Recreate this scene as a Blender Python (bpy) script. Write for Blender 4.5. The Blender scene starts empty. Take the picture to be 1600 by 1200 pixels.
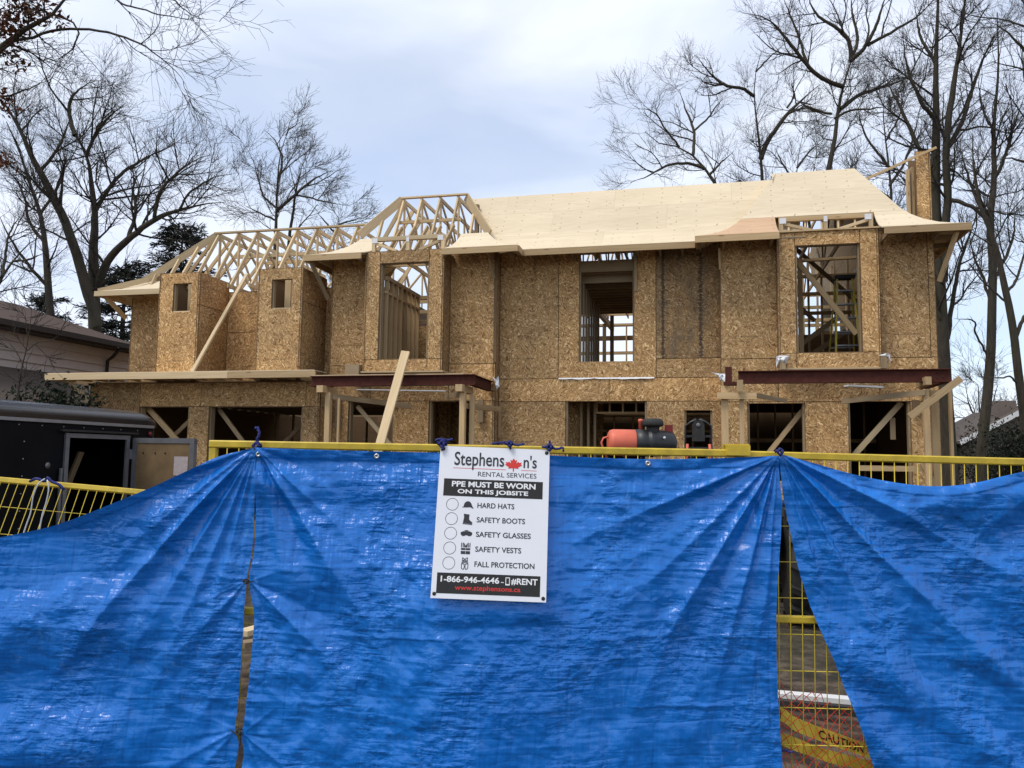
import bpy, math, random
import numpy as np
from mathutils import Matrix, Vector

# ------------------------------------------------------------------ camera, sky, sun, exposure
scene = bpy.context.scene
PSI, PITCH, ROLL = math.radians(13.2), math.radians(5.25), 0.013
CAM = Vector((0.0, -16.0, 1.7))
FH = Vector((-math.sin(PSI), math.cos(PSI), 0.0))
RH = Vector((math.cos(PSI), math.sin(PSI), 0.0))
_u0 = FH * -math.sin(PITCH) + Vector((0, 0, 1)) * math.cos(PITCH)
_f = FH * math.cos(PITCH) + Vector((0, 0, 1)) * math.sin(PITCH)
_r = RH * math.cos(ROLL) + _u0 * math.sin(ROLL)
_u = RH * -math.sin(ROLL) + _u0 * math.cos(ROLL)
cd = bpy.data.cameras.new('camera')
cam = bpy.data.objects.new('camera', cd)
scene.collection.objects.link(cam)
cam.matrix_world = Matrix(((_r.x, _u.x, -_f.x, CAM.x), (_r.y, _u.y, -_f.y, CAM.y), (_r.z, _u.z, -_f.z, CAM.z), (0, 0, 0, 1)))
cd.sensor_fit = 'HORIZONTAL'
cd.sensor_width = 36.0
cd.lens = 36.0 * 1250.0 / 1600.0
cd.clip_start = 0.05
cd.clip_end = 4000.0
scene.camera = cam

SUN_DIR = Vector((-0.55, -0.60, 1.42)).normalized()
world = bpy.data.worlds.new('World')
scene.world = world
world.use_nodes = True
wn = world.node_tree.nodes
wl = world.node_tree.links
wn.clear()
wout = wn.new('ShaderNodeOutputWorld')
wmix = wn.new('ShaderNodeMixShader')
bg_sky = wn.new('ShaderNodeBackground')
bg_cloud = wn.new('ShaderNodeBackground')
sky = wn.new('ShaderNodeTexSky')
sky.sky_type = 'NISHITA'
sky.sun_disc = False
sky.sun_elevation = math.asin(SUN_DIR.z)
sky.sun_rotation = math.atan2(SUN_DIR.x, SUN_DIR.y)
sky.air_density = 1.0
sky.dust_density = 0.6
sky.ozone_density = 1.5
bg_sky.inputs['Strength'].default_value = 0.15
bg_cloud.inputs["Strength"].default_value = 1.0
wl.new(sky.outputs['Color'], bg_sky.inputs['Color'])
tc = wn.new('ShaderNodeTexCoord')
mp = wn.new('ShaderNodeMapping')
mp.inputs['Scale'].default_value = (1.6, 2.4, 4.6)
mp.inputs['Rotation'].default_value = (0.15, 0.25, 0.35)
mp.inputs['Location'].default_value = (3.1, 0.4, 1.7)
wl.new(tc.outputs['Generated'], mp.inputs['Vector'])
nz = wn.new('ShaderNodeTexNoise')
nz.inputs['Scale'].default_value = 1.3
nz.inputs['Detail'].default_value = 5.0
nz.inputs['Roughness'].default_value = 0.46
nz.inputs['Distortion'].default_value = 0.35
wl.new(mp.outputs['Vector'], nz.inputs['Vector'])
cr = wn.new('ShaderNodeValToRGB')
cr.color_ramp.elements[0].position = 0.36
cr.color_ramp.elements[0].color = (0.50, 0.50, 0.50, 1)
cr.color_ramp.elements[1].position = 0.60
cr.color_ramp.elements[1].color = (0.98, 0.98, 0.98, 1)
wl.new(nz.outputs['Fac'], cr.inputs['Fac'])
wl.new(cr.outputs['Color'], wmix.inputs['Fac'])
# cloud tone: thin grey-blue undersides to near white
nz2 = wn.new('ShaderNodeTexNoise')
nz2.inputs['Scale'].default_value = 2.1
nz2.inputs['Detail'].default_value = 4.0
wl.new(mp.outputs['Vector'], nz2.inputs['Vector'])
cr2 = wn.new('ShaderNodeValToRGB')
cr2.color_ramp.elements[0].position = 0.32
cr2.color_ramp.elements[0].color = (0.70, 0.77, 0.94, 1)
cr2.color_ramp.elements[1].position = 0.70
cr2.color_ramp.elements[1].color = (0.88, 0.92, 1.0, 1)
wl.new(nz2.outputs['Fac'], cr2.inputs['Fac'])
wl.new(cr2.outputs['Color'], bg_cloud.inputs['Color'])
wl.new(bg_sky.outputs[0], wmix.inputs[1])
wl.new(bg_cloud.outputs[0], wmix.inputs[2])
wl.new(wmix.outputs[0], wout.inputs['Surface'])

sd = bpy.data.lights.new('sun', 'SUN')
sd.energy = 2.05
sd.angle = math.radians(24)
sd.color = (1.0, 0.95, 0.87)
sun = bpy.data.objects.new('sun', sd)
scene.collection.objects.link(sun)
sun.location = (-20, -30, 40)
sun.rotation_euler = (-SUN_DIR).to_track_quat('-Z', 'Y').to_euler()

scene.view_settings.view_transform = 'Standard'
scene.view_settings.look = 'None'
scene.view_settings.exposure = 0.30
scene.view_settings.gamma = 1.0
scene.view_settings.use_curve_mapping = False
scene.render.engine = 'CYCLES'
scene.cycles.use_denoising = True
scene.cycles.max_bounces = 8

# ------------------------------------------------------------------ helpers
RNG = np.random.default_rng(7)
random.seed(11)
LINK = scene.collection.objects.link
WM = {}


def parent_to(o, p, world_matrix):
    WM[o] = world_matrix
    if p is None:
        o.matrix_world = world_matrix
        return
    o.parent = p
    o.matrix_parent_inverse = WM[p].inverted()
    o.matrix_basis = world_matrix


def tag(o, label, cat, group=None, kind=None):
    o['label'] = label
    if cat:
        o['category'] = cat
    if group:
        o['group'] = group
    if kind:
        o['kind'] = kind
    return o


def thing(name, label, cat, loc=(0, 0, 0), group=None, rotz=0.0):
    o = bpy.data.objects.new(name, None)
    o.empty_display_size = 0.2
    LINK(o)
    m = Matrix.Translation(Vector(loc)) @ Matrix.Rotation(rotz, 4, 'Z')
    parent_to(o, None, m)
    return tag(o, label, cat, group)


def part_group(name, parent):
    o = bpy.data.objects.new(name, None)
    o.empty_display_size = 0.1
    LINK(o)
    parent_to(o, parent, WM[parent].copy())
    return o


def obj(name, verts, faces, mat, parent=None, M=None, smooth=False):
    me = bpy.data.meshes.new(name)
    me.from_pydata([tuple(v) for v in verts], [], faces)
    if mat:
        me.materials.append(mat)
    if smooth:
        me.polygons.foreach_set('use_smooth', [True] * len(me.polygons))
    me.update()
    o = bpy.data.objects.new(name, me)
    LINK(o)
    parent_to(o, parent, M if M is not None else Matrix.Identity(4))
    return o


def big_mesh(name, V, Fq, mat, parent=None, smooth=True, M=None):
    """V (n,3) float, Fq (m,k) int with k = 3 or 4, made with foreach_set."""
    me = bpy.data.meshes.new(name)
    k = Fq.shape[1]
    me.vertices.add(len(V))
    me.vertices.foreach_set('co', np.ascontiguousarray(V, dtype=np.float32).ravel())
    me.loops.add(Fq.size)
    me.loops.foreach_set('vertex_index', np.ascontiguousarray(Fq, dtype=np.int32).ravel())
    me.polygons.add(len(Fq))
    me.polygons.foreach_set('loop_start', np.arange(0, Fq.size, k, dtype=np.int32))
    me.polygons.foreach_set('loop_total', np.full(len(Fq), k, dtype=np.int32))
    me.polygons.foreach_set('use_smooth', np.full(len(Fq), smooth, dtype=bool))
    if mat:
        me.materials.append(mat)
    me.update(calc_edges=True)
    me.validate()
    o = bpy.data.objects.new(name, me)
    LINK(o)
    parent_to(o, parent, M if M is not None else Matrix.Identity(4))
    return o


CUBE_F = [(0, 3, 2, 1), (4, 5, 6, 7), (0, 1, 5, 4), (1, 2, 6, 5), (2, 3, 7, 6), (3, 0, 4, 7)]


def box_v(a, b):
    return [(a[0], a[1], a[2]), (b[0], a[1], a[2]), (b[0], b[1], a[2]), (a[0], b[1], a[2]),
            (a[0], a[1], b[2]), (b[0], a[1], b[2]), (b[0], b[1], b[2]), (a[0], b[1], b[2])]


def box(name, a, b, mat, parent=None):
    """axis-aligned box between corners a and b, its origin at its centre"""
    c = [(a[i] + b[i]) / 2 for i in range(3)]
    h = [abs(b[i] - a[i]) / 2 for i in range(3)]
    return obj(name, box_v([-x for x in h], h), CUBE_F, mat, parent, Matrix.Translation(Vector(c)))


def basis(p0, p1, up=(0, 0, 1)):
    p0 = Vector(p0)
    p1 = Vector(p1)
    x = (p1 - p0).normalized()
    u = Vector(up)
    if abs(x.dot(u.normalized())) > 0.985:
        u = Vector((0, 1, 0)) if abs(x.y) < 0.9 else Vector((1, 0, 0))
    y = u.cross(x).normalized()
    z = x.cross(y)
    return Matrix(((x.x, y.x, z.x, p0.x), (x.y, y.y, z.y, p0.y), (x.z, y.z, z.z, p0.z), (0, 0, 0, 1)))


def board(name, p0, p1, w, h, mat, parent=None, up=(0, 0, 1)):
    """sawn board from p0 to p1: w across, h along 'up'; local X is the grain"""
    L = (Vector(p1) - Vector(p0)).length
    return obj(name, box_v((0, -w / 2, -h / 2), (L, w / 2, h / 2)), CUBE_F, mat, parent, basis(p0, p1, up))


def tube_arrays(P, R, sides, cap=False):
    """P (N,K,3), R (N,K) -> verts, quads"""
    N, K, _ = P.shape
    T = np.empty_like(P)
    T[:, 1:-1] = P[:, 2:] - P[:, :-2]
    T[:, 0] = P[:, 1] - P[:, 0]
    T[:, -1] = P[:, -1] - P[:, -2]
    T /= np.linalg.norm(T, axis=2, keepdims=True) + 1e-12
    ref = np.where(np.abs(T[:, :1, 2:3]) > 0.9, np.array([1.0, 0, 0]), np.array([0, 0, 1.0]))
    A = np.cross(np.broadcast_to(ref, T.shape), T)
    A /= np.linalg.norm(A, axis=2, keepdims=True) + 1e-12
    B = np.cross(T, A)
    ang = np.arange(sides) * (2 * math.pi / sides)
    ring = (A[:, :, None, :] * np.cos(ang)[None, None, :, None] + B[:, :, None, :] * np.sin(ang)[None, None, :, None])
    V = P[:, :, None, :] + ring * R[:, :, None, None]
    idx = np.arange(N * K * sides).reshape(N, K, sides)
    a = idx[:, :-1, :]
    b = idx[:, 1:, :]
    F = np.stack([a, np.roll(a, -1, axis=2), np.roll(b, -1, axis=2), b], axis=-1)
    return V.reshape(-1, 3), F.reshape(-1, 4)


def tube(name, pts, r, mat, parent=None, sides=8, smooth=True):
    P = np.array([[tuple(p) for p in pts]], dtype=float)
    K = P.shape[1]
    R = np.full((1, K), r) if np.isscalar(r) else np.array([r], dtype=float)
    V, Fq = tube_arrays(P, R, sides)
    n = len(V)
    V = np.vstack([V, P[0, :1], P[0, -1:]])
    verts = V.tolist()
    faces = [tuple(int(i) for i in f) for f in Fq]
    for i in range(sides):
        faces.append((n, (i + 1) % sides, i))
        faces.append((n + 1, n - sides + i, n - sides + (i + 1) % sides))
    c = P[0].mean(axis=0)
    verts = [(v[0] - c[0], v[1] - c[1], v[2] - c[2]) for v in verts]
    return obj(name, verts, faces, mat, parent, Matrix.Translation(Vector(c)), smooth)


def prism(name, poly, axis, t0, t1, mat, parent=None, smooth=False):
    """extrude a polygon; axis 'x': poly is (y,z); 'y': (x,z); 'z': (x,y)"""
    def P(q, t):
        return {'x': (t, q[0], q[1]), 'y': (q[0], t, q[1]), 'z': (q[0], q[1], t)}[axis]
    n = len(poly)
    v = [P(q, t0) for q in poly] + [P(q, t1) for q in poly]
    c = [sum(x[i] for x in v) / len(v) for i in range(3)]
    v = [(x[0] - c[0], x[1] - c[1], x[2] - c[2]) for x in v]
    f = [tuple(range(n - 1, -1, -1)), tuple(range(n, 2 * n))] + [(i, (i + 1) % n, n + (i + 1) % n, n + i) for i in range(n)]
    return obj(name, v, f, mat, parent, Matrix.Translation(Vector(c)), smooth)


def lathe(name, prof, origin, axis, mat, parent=None, n=20, smooth=True):
    """prof: (radius, along) pairs turned round 'axis' (a vector) from origin"""
    M = basis(origin, Vector(origin) + Vector(axis))
    v, f = [], []
    for r, t in prof:
        for i in range(n):
            a = 2 * math.pi * i / n
            v.append((t, r * math.cos(a), r * math.sin(a)))
    for k in range(len(prof) - 1):
        for i in range(n):
            j = (i + 1) % n
            f.append((k * n + i, k * n + j, (k + 1) * n + j, (k + 1) * n + i))
    f.append(tuple(range(n - 1, -1, -1)))
    f.append(tuple(range((len(prof) - 1) * n, len(prof) * n)))
    return obj(name, v, f, mat, parent, M, smooth)


# smooth lattice noise in numpy
def _hash(ix, iy, seed):
    h = (ix.astype(np.int64) * 374761393 + iy.astype(np.int64) * 668265263 + seed * 974711) & 0x7fffffff
    h = ((h ^ (h >> 13)) * 1274126177) & 0x7fffffff
    return ((h ^ (h >> 16)) & 0xffff) / 65535.0


def vnoise(x, y, seed=0):
    ix = np.floor(x)
    iy = np.floor(y)
    fx = x - ix
    fy = y - iy
    fx = fx * fx * fx * (fx * (fx * 6 - 15) + 10)
    fy = fy * fy * fy * (fy * (fy * 6 - 15) + 10)
    a = _hash(ix, iy, seed)
    b = _hash(ix + 1, iy, seed)
    c = _hash(ix, iy + 1, seed)
    d = _hash(ix + 1, iy + 1, seed)
    return (a * (1 - fx) + b * fx) * (1 - fy) + (c * (1 - fx) + d * fx) * fy


def fbm(x, y, seed=0, octv=4):
    s, a, t = 0.0, 0.5, 0.0
    for o in range(octv):
        s = s + a * vnoise(x * 2 ** o + 13.7 * o, y * 2 ** o - 7.3 * o, seed + o)
        t += a
        a *= 0.5
    return s / t


# ------------------------------------------------------------------ materials
class NT:
    def __init__(self, name, rough=0.7, spec=0.3):
        self.m = bpy.data.materials.new(name)
        self.m.use_nodes = True
        self.t = self.m.node_tree
        self.b = self.t.nodes['Principled BSDF']
        self.b.inputs['Roughness'].default_value = rough
        self.b.inputs['Specular IOR Level'].default_value = spec

    def n(self, kind, **props):
        x = self.t.nodes.new(kind)
        for k, v in props.items():
            setattr(x, k, v)
        return x

    def l(self, a, b):
        self.t.links.new(a, b)

    def coord(self, scale=(1, 1, 1), rot=(0, 0, 0), out='Object'):
        c = self.n('ShaderNodeTexCoord')
        m = self.n('ShaderNodeMapping')
        m.inputs['Scale'].default_value = scale
        m.inputs['Rotation'].default_value = rot
        self.l(c.outputs[out], m.inputs['Vector'])
        return m.outputs['Vector']

    def rand(self):
        return self.n('ShaderNodeObjectInfo').outputs['Random']

    def noise(self, vec, scale, detail=3, rough=0.55, dist=0.0):
        x = self.n('ShaderNodeTexNoise')
        x.inputs['Scale'].default_value = scale
        x.inputs['Detail'].default_value = detail
        x.inputs['Roughness'].default_value = rough
        x.inputs['Distortion'].default_value = dist
        if vec is not None:
            self.l(vec, x.inputs['Vector'])
        return x.outputs['Fac']

    def voro(self, vec, scale=1.0, feature='F1', out='Color', rnd=1.0):
        x = self.n('ShaderNodeTexVoronoi', feature=feature)
        x.inputs['Scale'].default_value = scale
        x.inputs['Randomness'].default_value = rnd
        self.l(vec, x.inputs['Vector'])
        return x.outputs[out]

    def ramp(self, fac, stops):
        x = self.n('ShaderNodeValToRGB')
        e = x.color_ramp.elements
        while len(e) < len(stops):
            e.new(0.5)
        for el, (p, c) in zip(e, stops):
            el.position = p
            el.color = (*c, 1) if isinstance(c, (tuple, list)) else (c, c, c, 1)
        self.l(fac, x.inputs['Fac'])
        return x.outputs['Color']

    def math(self, op, a, b=None, c=None):
        x = self.n('ShaderNodeMath', operation=op)
        for i, v in enumerate((a, b, c)):
            if v is None:
                continue
            if isinstance(v, (int, float)):
                x.inputs[i].default_value = v
            else:
                self.l(v, x.inputs[i])
        return x.outputs[0]

    def mix(self, fac, a, b, blend='MIX'):
        x = self.n('ShaderNodeMix', data_type='RGBA', blend_type=blend)
        for s, v in ((x.inputs[0], fac), (x.inputs[6], a), (x.inputs[7], b)):
            if isinstance(v, (int, float)):
                s.default_value = v
            elif isinstance(v, tuple):
                s.default_value = (*v, 1)
            else:
                self.l(v, s)
        return x.outputs[2]

    def bump(self, h, strength=0.3, dist=0.01, normal=None):
        x = self.n('ShaderNodeBump')
        x.inputs['Strength'].default_value = strength
        x.inputs['Distance'].default_value = dist
        self.l(h, x.inputs['Height'])
        if normal is not None:
            self.l(normal, x.inputs['Normal'])
        self.l(x.outputs['Normal'], self.b.inputs['Normal'])
        return x.outputs['Normal']

    def color(self, c):
        if isinstance(c, tuple):
            self.b.inputs['Base Color'].default_value = (*c, 1)
        else:
            self.l(c, self.b.inputs['Base Color'])

    def rough(self, r):
        self.l(r, self.b.inputs['Roughness'])


def osb_material(name, tilt=0.0, stained=False, value=1.0, red=0.0):
    t = NT(name, 0.75, 0.25)
    warp = t.n('ShaderNodeTexNoise')
    warp.inputs['Scale'].default_value = 4.0
    warp.inputs['Detail'].default_value = 2.0
    co = t.n('ShaderNodeTexCoord')
    off = t.n('ShaderNodeVectorMath', operation='ADD')
    rnd = t.n('ShaderNodeObjectInfo')
    cmb = t.n('ShaderNodeCombineXYZ')
    t.l(t.math('MULTIPLY', rnd.outputs['Random'], 31.0), cmb.inputs[0])
    t.l(t.math('MULTIPLY', rnd.outputs['Random'], 17.0), cmb.inputs[2])
    t.l(co.outputs['Object'], off.inputs[0])
    t.l(cmb.outputs[0], off.inputs[1])
    t.l(off.outputs[0], warp.inputs['Vector'])
    wsub = t.n('ShaderNodeVectorMath', operation='SUBTRACT')
    t.l(warp.outputs['Color'], wsub.inputs[0])
    wsub.inputs[1].default_value = (0.5, 0.5, 0.5)
    wsc = t.n('ShaderNodeVectorMath', operation='SCALE')
    t.l(wsub.outputs[0], wsc.inputs[0])
    wsc.inputs['Scale'].default_value = 0.30
    wadd = t.n('ShaderNodeVectorMath', operation='ADD')
    t.l(off.outputs[0], wadd.inputs[0])
    t.l(wsc.outputs[0], wadd.inputs[1])
    vals = []
    for k, (rot, sc) in enumerate(((tilt, (62, 40, 13)), (tilt + 0.42, (70, 40, 15)), (tilt - 0.50, (60, 40, 14)), (tilt + 0.95, (64, 40, 16)))):
        m = t.n('ShaderNodeMapping')
        m.vector_type = 'POINT'
        m.inputs['Rotation'].default_value = (0, rot, 0)
        t.l(wadd.outputs[0], m.inputs['Vector'])
        m2 = t.n('ShaderNodeMapping')
        m2.inputs['Scale'].default_value = sc
        m2.inputs['Location'].default_value = (k * 3.3, 0, k * 5.1)
        t.l(m.outputs['Vector'], m2.inputs['Vector'])
        v = t.n('ShaderNodeTexVoronoi')
        v.inputs['Scale'].default_value = 1.0
        t.l(m2.outputs['Vector'], v.inputs['Vector'])
        s = t.n('ShaderNodeSeparateColor')
        t.l(v.outputs['Color'], s.inputs[0])
        vals.append((s.outputs[0], s.outputs[1]))
    # each layer of strands covers the one below where its own cell says so
    cur = vals[0][0]
    for a, b in vals[1:]:
        msk = t.math('GREATER_THAN', b, 0.56)
        mx = t.n('ShaderNodeMix', data_type='FLOAT')
        t.l(msk, mx.inputs[0])
        t.l(cur, mx.inputs[2])
        t.l(a, mx.inputs[3])
        cur = mx.outputs[0]
    v = value
    col = t.ramp(cur, [(0.0, (0.155 * v, 0.080 * v, 0.030 * v)), (0.20, (0.325 * v, 0.190 * v, 0.078 * v)),
                       (0.58, (0.435 * v, 0.268 * v, 0.117 * v)), (0.84, (0.545 * v, 0.36 * v, 0.172 * v)), (1.0, (0.80 * v, 0.59 * v, 0.33 * v))])
    big = t.noise(off.outputs[0], 1.3, 3)
    col = t.mix(1.0, col, t.ramp(big, [(0.3, (0.80, 0.79, 0.78)), (0.7, (1.12, 1.10, 1.06))]), 'MULTIPLY')
    col = t.mix(1.0, col, t.ramp(rnd.outputs['Random'], [(0.0, (0.78, 0.775, 0.79)), (0.5, (0.98, 0.98, 0.98)), (1.0, (1.16 + red, 1.10, 1.03))]), 'MULTIPLY')
    # nail rows at the studs
    sq = t.n('ShaderNodeSeparateXYZ')
    t.l(co.outputs['Object'], sq.inputs[0])
    nxj = t.math('MULTIPLY', t.math('SUBTRACT', t.noise(off.outputs[0], 5.0, 1), 0.5), 0.05)
    fxn = t.math('ABSOLUTE', t.math('SUBTRACT', t.math('FRACT', t.math('DIVIDE', t.math('ADD', sq.outputs[0], nxj), 0.406)), 0.5))
    fzn = t.math('ABSOLUTE', t.math('SUBTRACT', t.math('FRACT', t.math('DIVIDE', t.math('ADD', sq.outputs[2], nxj), 0.155)), 0.5))
    nlr = t.math('MULTIPLY', t.math('LESS_THAN', fxn, 0.022), t.math('LESS_THAN', fzn, 0.06))
    col = t.mix(t.math('MULTIPLY', nlr, 0.6), col, (0.05, 0.03, 0.015))
    pr = t.math('MULTIPLY', t.math('LESS_THAN', t.math('ABSOLUTE', t.math('SUBTRACT', sq.outputs[2], 0.42)), 0.014), t.math('MULTIPLY', t.math('GREATER_THAN', sq.outputs[0], 0.25), t.math('LESS_THAN', sq.outputs[0], 0.72)))
    pr = t.math('MULTIPLY', pr, t.math('GREATER_THAN', t.noise(t.coord((60, 1, 25)), 1.0, 2), 0.5))
    col = t.mix(t.math('MULTIPLY', pr, 0.55), col, (0.05, 0.035, 0.025))
    if stained:
        co2 = t.n('ShaderNodeTexCoord')
        sp = t.n('ShaderNodeSeparateXYZ')
        t.l(co2.outputs['Object'], sp.inputs[0])
        nn = t.noise(t.coord((8, 1, 30)), 1.0, 4, 0.7)
        nb = t.noise(t.coord((1, 1, 1)), 2.2, 3)
        for x0, w0 in ((0.13, 0.030), (0.86, 0.040)):
            dd = t.math('ABSOLUTE', t.math('SUBTRACT', sp.outputs[0], x0))
            ln = t.math('LESS_THAN', dd, t.math('MULTIPLY', t.math('SUBTRACT', nn, 0.40), w0 * 7.5))
            col = t.mix(t.math('MULTIPLY', ln, 0.85), col, (0.022, 0.019, 0.018))
        gr = t.ramp(t.noise(t.coord((3.2, 1, 0.8)), 1.5, 4), [(0.40, 0.0), (0.68, 0.62)])
        col = t.mix(gr, col, (0.115, 0.090, 0.062))
    t.color(col)
    t.bump(cur, 0.25, 0.004)
    return t.m


def lumber_material(name, lo, hi, rough=0.7, knots=True):
    t = NT(name, rough, 0.2)
    rnd = t.n('ShaderNodeObjectInfo').outputs['Random']
    g = t.noise(t.coord((1.2, 26, 26)), 1.0, 4, 0.6, 0.6)
    col = t.ramp(g, [(0.25, lo), (0.75, hi)])
    col = t.mix(1.0, col, t.ramp(rnd, [(0.0, (0.70, 0.67, 0.63)), (0.45, (0.95, 0.94, 0.92)), (1.0, (1.14, 1.09, 1.02))]), 'MULTIPLY')
    if knots:
        k = t.voro(t.coord((2.2, 11, 11)), 1.0, 'F1', 'Distance')
        col = t.mix(t.ramp(k, [(0.08, 0.75), (0.16, 0.0)]), col, (0.20, 0.11, 0.05))
    t.color(col)
    t.bump(g, 0.15, 0.003)
    return t.m


def plain(name, c, rough=0.6, spec=0.4, metal=0.0, vary=0.12, scale=6.0, bump=0.0, bscale=40.0):
    t = NT(name, rough, spec)
    t.b.inputs['Metallic'].default_value = metal
    n = t.noise(t.coord(), scale, 4, 0.6)
    col = t.ramp(n, [(0.3, tuple(x * (1 - vary) for x in c)), (0.7, tuple(min(1, x * (1 + vary)) for x in c))])
    t.color(col)
    if bump:
        t.bump(t.noise(t.coord(), bscale, 3), bump, 0.01)
    return t.m


def sheathing_material(name, lo, hi):
    """pale plywood with long grain, nail rows and little football patches"""
    t = NT(name, 0.75, 0.2)
    rnd = t.n('ShaderNodeObjectInfo').outputs['Random']
    g = t.noise(t.coord((1.6, 9, 26)), 1.0, 5, 0.6, 1.2)
    col = t.ramp(g, [(0.25, lo), (0.75, hi)])
    col = t.mix(1.0, col, t.ramp(rnd, [(0.0, (0.965, 0.96, 0.95)), (0.6, (1, 1, 1)), (1.0, (1.02, 1.015, 1.0))]), 'MULTIPLY')
    big = t.noise(t.coord((0.5, 0.9, 1.2)), 1.6, 3)
    col = t.mix(1.0, col, t.ramp(big, [(0.3, (0.93, 0.92, 0.9)), (0.7, (1.04, 1.03, 1.02))]), 'MULTIPLY')
    # nails: columns every 0.4 m, one every 0.15 m up the slope, jittered
    co = t.n('ShaderNodeTexCoord')
    sp = t.n('ShaderNodeSeparateXYZ')
    t.l(co.outputs['Object'], sp.inputs[0])
    jit = t.math('MULTIPLY', t.math('SUBTRACT', t.noise(t.coord(), 6.0, 1), 0.5), 0.10)
    fx = t.math('ABSOLUTE', t.math('SUBTRACT', t.math('FRACT', t.math('DIVIDE', t.math('ADD', sp.outputs[0], jit), 0.406)), 0.5))
    fz = t.math('ABSOLUTE', t.math('SUBTRACT', t.math('FRACT', t.math('DIVIDE', t.math('ADD', sp.outputs[2], jit), 0.135)), 0.5))
    dx = t.math('LESS_THAN', fx, 0.036)
    dz = t.math('LESS_THAN', fz, 0.09)
    keep = t.math('GREATER_THAN', t.noise(t.coord(), 13.0, 1), 0.47)
    nail = t.math('MULTIPLY', t.math('MULTIPLY', dx, dz), keep)
    col = t.mix(t.math('MULTIPLY', nail, 0.62), col, (0.20, 0.12, 0.06))
    # plugs and knots
    k = t.voro(t.coord((2.6, 5, 5)), 1.0, 'F1', 'Distance')
    col = t.mix(t.ramp(k, [(0.07, 0.40), (0.12, 0.0)]), col, (0.33, 0.21, 0.11))
    t.color(col)
    t.bump(g, 0.1, 0.002)
    return t.m


M_OSB = osb_material('osb_vertical_strands', 0.0, value=1.07)
M_OSB_H = osb_material('osb_level_strands', 1.45, value=1.07)
M_OSB_STAIN = osb_material('osb_weathered', 0.1, stained=True, value=0.92)
M_OSB_SHADED = osb_material('osb_reddish_shaded', 0.2, value=0.86, red=0.1)  # darker copy: shade put into the colour of turned-away sides and inner wall
M_PLY = sheathing_material('roof_sheathing', (0.60, 0.50, 0.345), (0.70, 0.595, 0.43))
M_PLY_PINK = sheathing_material('roof_sheathing_reddish', (0.46, 0.30, 0.18), (0.58, 0.40, 0.26))
M_LUM = lumber_material('spruce_lumber', (0.43, 0.30, 0.155), (0.58, 0.43, 0.25))
M_LUM_PALE = lumber_material('fresh_spruce', (0.55, 0.42, 0.245), (0.70, 0.56, 0.36), knots=False)
M_LUM_GREY = lumber_material('weathered_lumber', (0.27, 0.20, 0.12), (0.38, 0.29, 0.18))
M_LUM_DARK = lumber_material('dark_lumber', (0.15, 0.095, 0.05), (0.22, 0.145, 0.08))  # dark brown lumber, also for the sheets that stand in for shade
M_DECK = plain('subfloor', (0.22, 0.15, 0.08), 0.85, 0.2)
M_PRIMER = plain('red_oxide_primer', (0.078, 0.024, 0.017), 0.75, 0.15, vary=0.25, scale=9)
M_WRAP = plain('white_house_wrap', (0.74, 0.75, 0.76), 0.5, 0.3, vary=0.06)
M_PLATE = plain('galvanised_plate', (0.72, 0.73, 0.74), 0.45, 0.5, metal=0.1, vary=0.05)
M_YEL = plain('yellow_fence_paint', (0.52, 0.365, 0.026), 0.45, 0.5, vary=0.22, scale=14, bump=0.1, bscale=60)
M_YEL_WIRE = plain('yellow_wire_paint', (0.55, 0.41, 0.03), 0.5, 0.4, vary=0.15)
M_BLACK = plain('black_trailer_skin', (0.004, 0.0045, 0.006), 0.5, 0.10, vary=0.3, scale=3)
M_BLACK_ROUGH = plain('black_rubber', (0.026, 0.025, 0.023), 0.7, 0.35, vary=0.35, scale=12)
M_BLACK_PAINT = plain('black_machine_paint', (0.014, 0.015, 0.016), 0.45, 0.5, vary=0.3, scale=5)
M_ALU = plain('mill_aluminium', (0.30, 0.31, 0.33), 0.4, 0.5, metal=0.7, vary=0.12)
M_ALU_DULL = plain('dull_aluminium_trim', (0.16, 0.16, 0.165), 0.5, 0.5, metal=0.4, vary=0.15)
M_TRAILER_ROOF = plain('trailer_roof_skin', (0.006, 0.007, 0.010), 0.25, 0.4, vary=0.2)
M_DOORPLY = plain('door_plywood_lining', (0.17, 0.112, 0.056), 0.75, 0.2, vary=0.25, scale=5)
M_DARKIN = plain('dark_interior_lining', (0.03, 0.026, 0.022), 0.9, 0.1)
M_ORANGE = plain('faded_orange_paint', (0.62, 0.135, 0.075), 0.5, 0.4, vary=0.12, scale=5)
M_REDBOX = plain('dark_red_plastic', (0.16, 0.012, 0.01), 0.5, 0.4)
M_WHITE = plain('white_paint', (0.62, 0.62, 0.60), 0.5, 0.3, vary=0.04)
M_PAPER = plain('paper_sheet', (0.42, 0.36, 0.35), 0.8, 0.1, vary=0.12, scale=30)
M_ROPE = plain('blue_poly_rope', (0.015, 0.022, 0.13), 0.6, 0.3, vary=0.4, scale=90)
M_STRING = plain('white_string', (0.62, 0.62, 0.62), 0.7, 0.2)
M_BRASS = plain('grommet_metal', (0.55, 0.55, 0.53), 0.3, 0.5, metal=0.8, vary=0.05)
M_SHINGLE = plain('brown_shingle', (0.078, 0.054, 0.044), 0.9, 0.15, vary=0.28, scale=30, bump=0.3, bscale=50)
M_SHINGLE_G = plain('grey_shingle', (0.092, 0.074, 0.062), 0.9, 0.15, vary=0.28, scale=30, bump=0.3, bscale=50)
M_SIDING = plain('taupe_vinyl_siding', (0.43, 0.375, 0.35), 0.6, 0.3, vary=0.05)
M_TRIMBR = plain('dark_brown_trim', (0.030, 0.022, 0.019), 0.55, 0.3)
M_BRICK = plain('grey_brick', (0.16, 0.13, 0.11), 0.9, 0.1, vary=0.25, scale=20)
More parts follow.
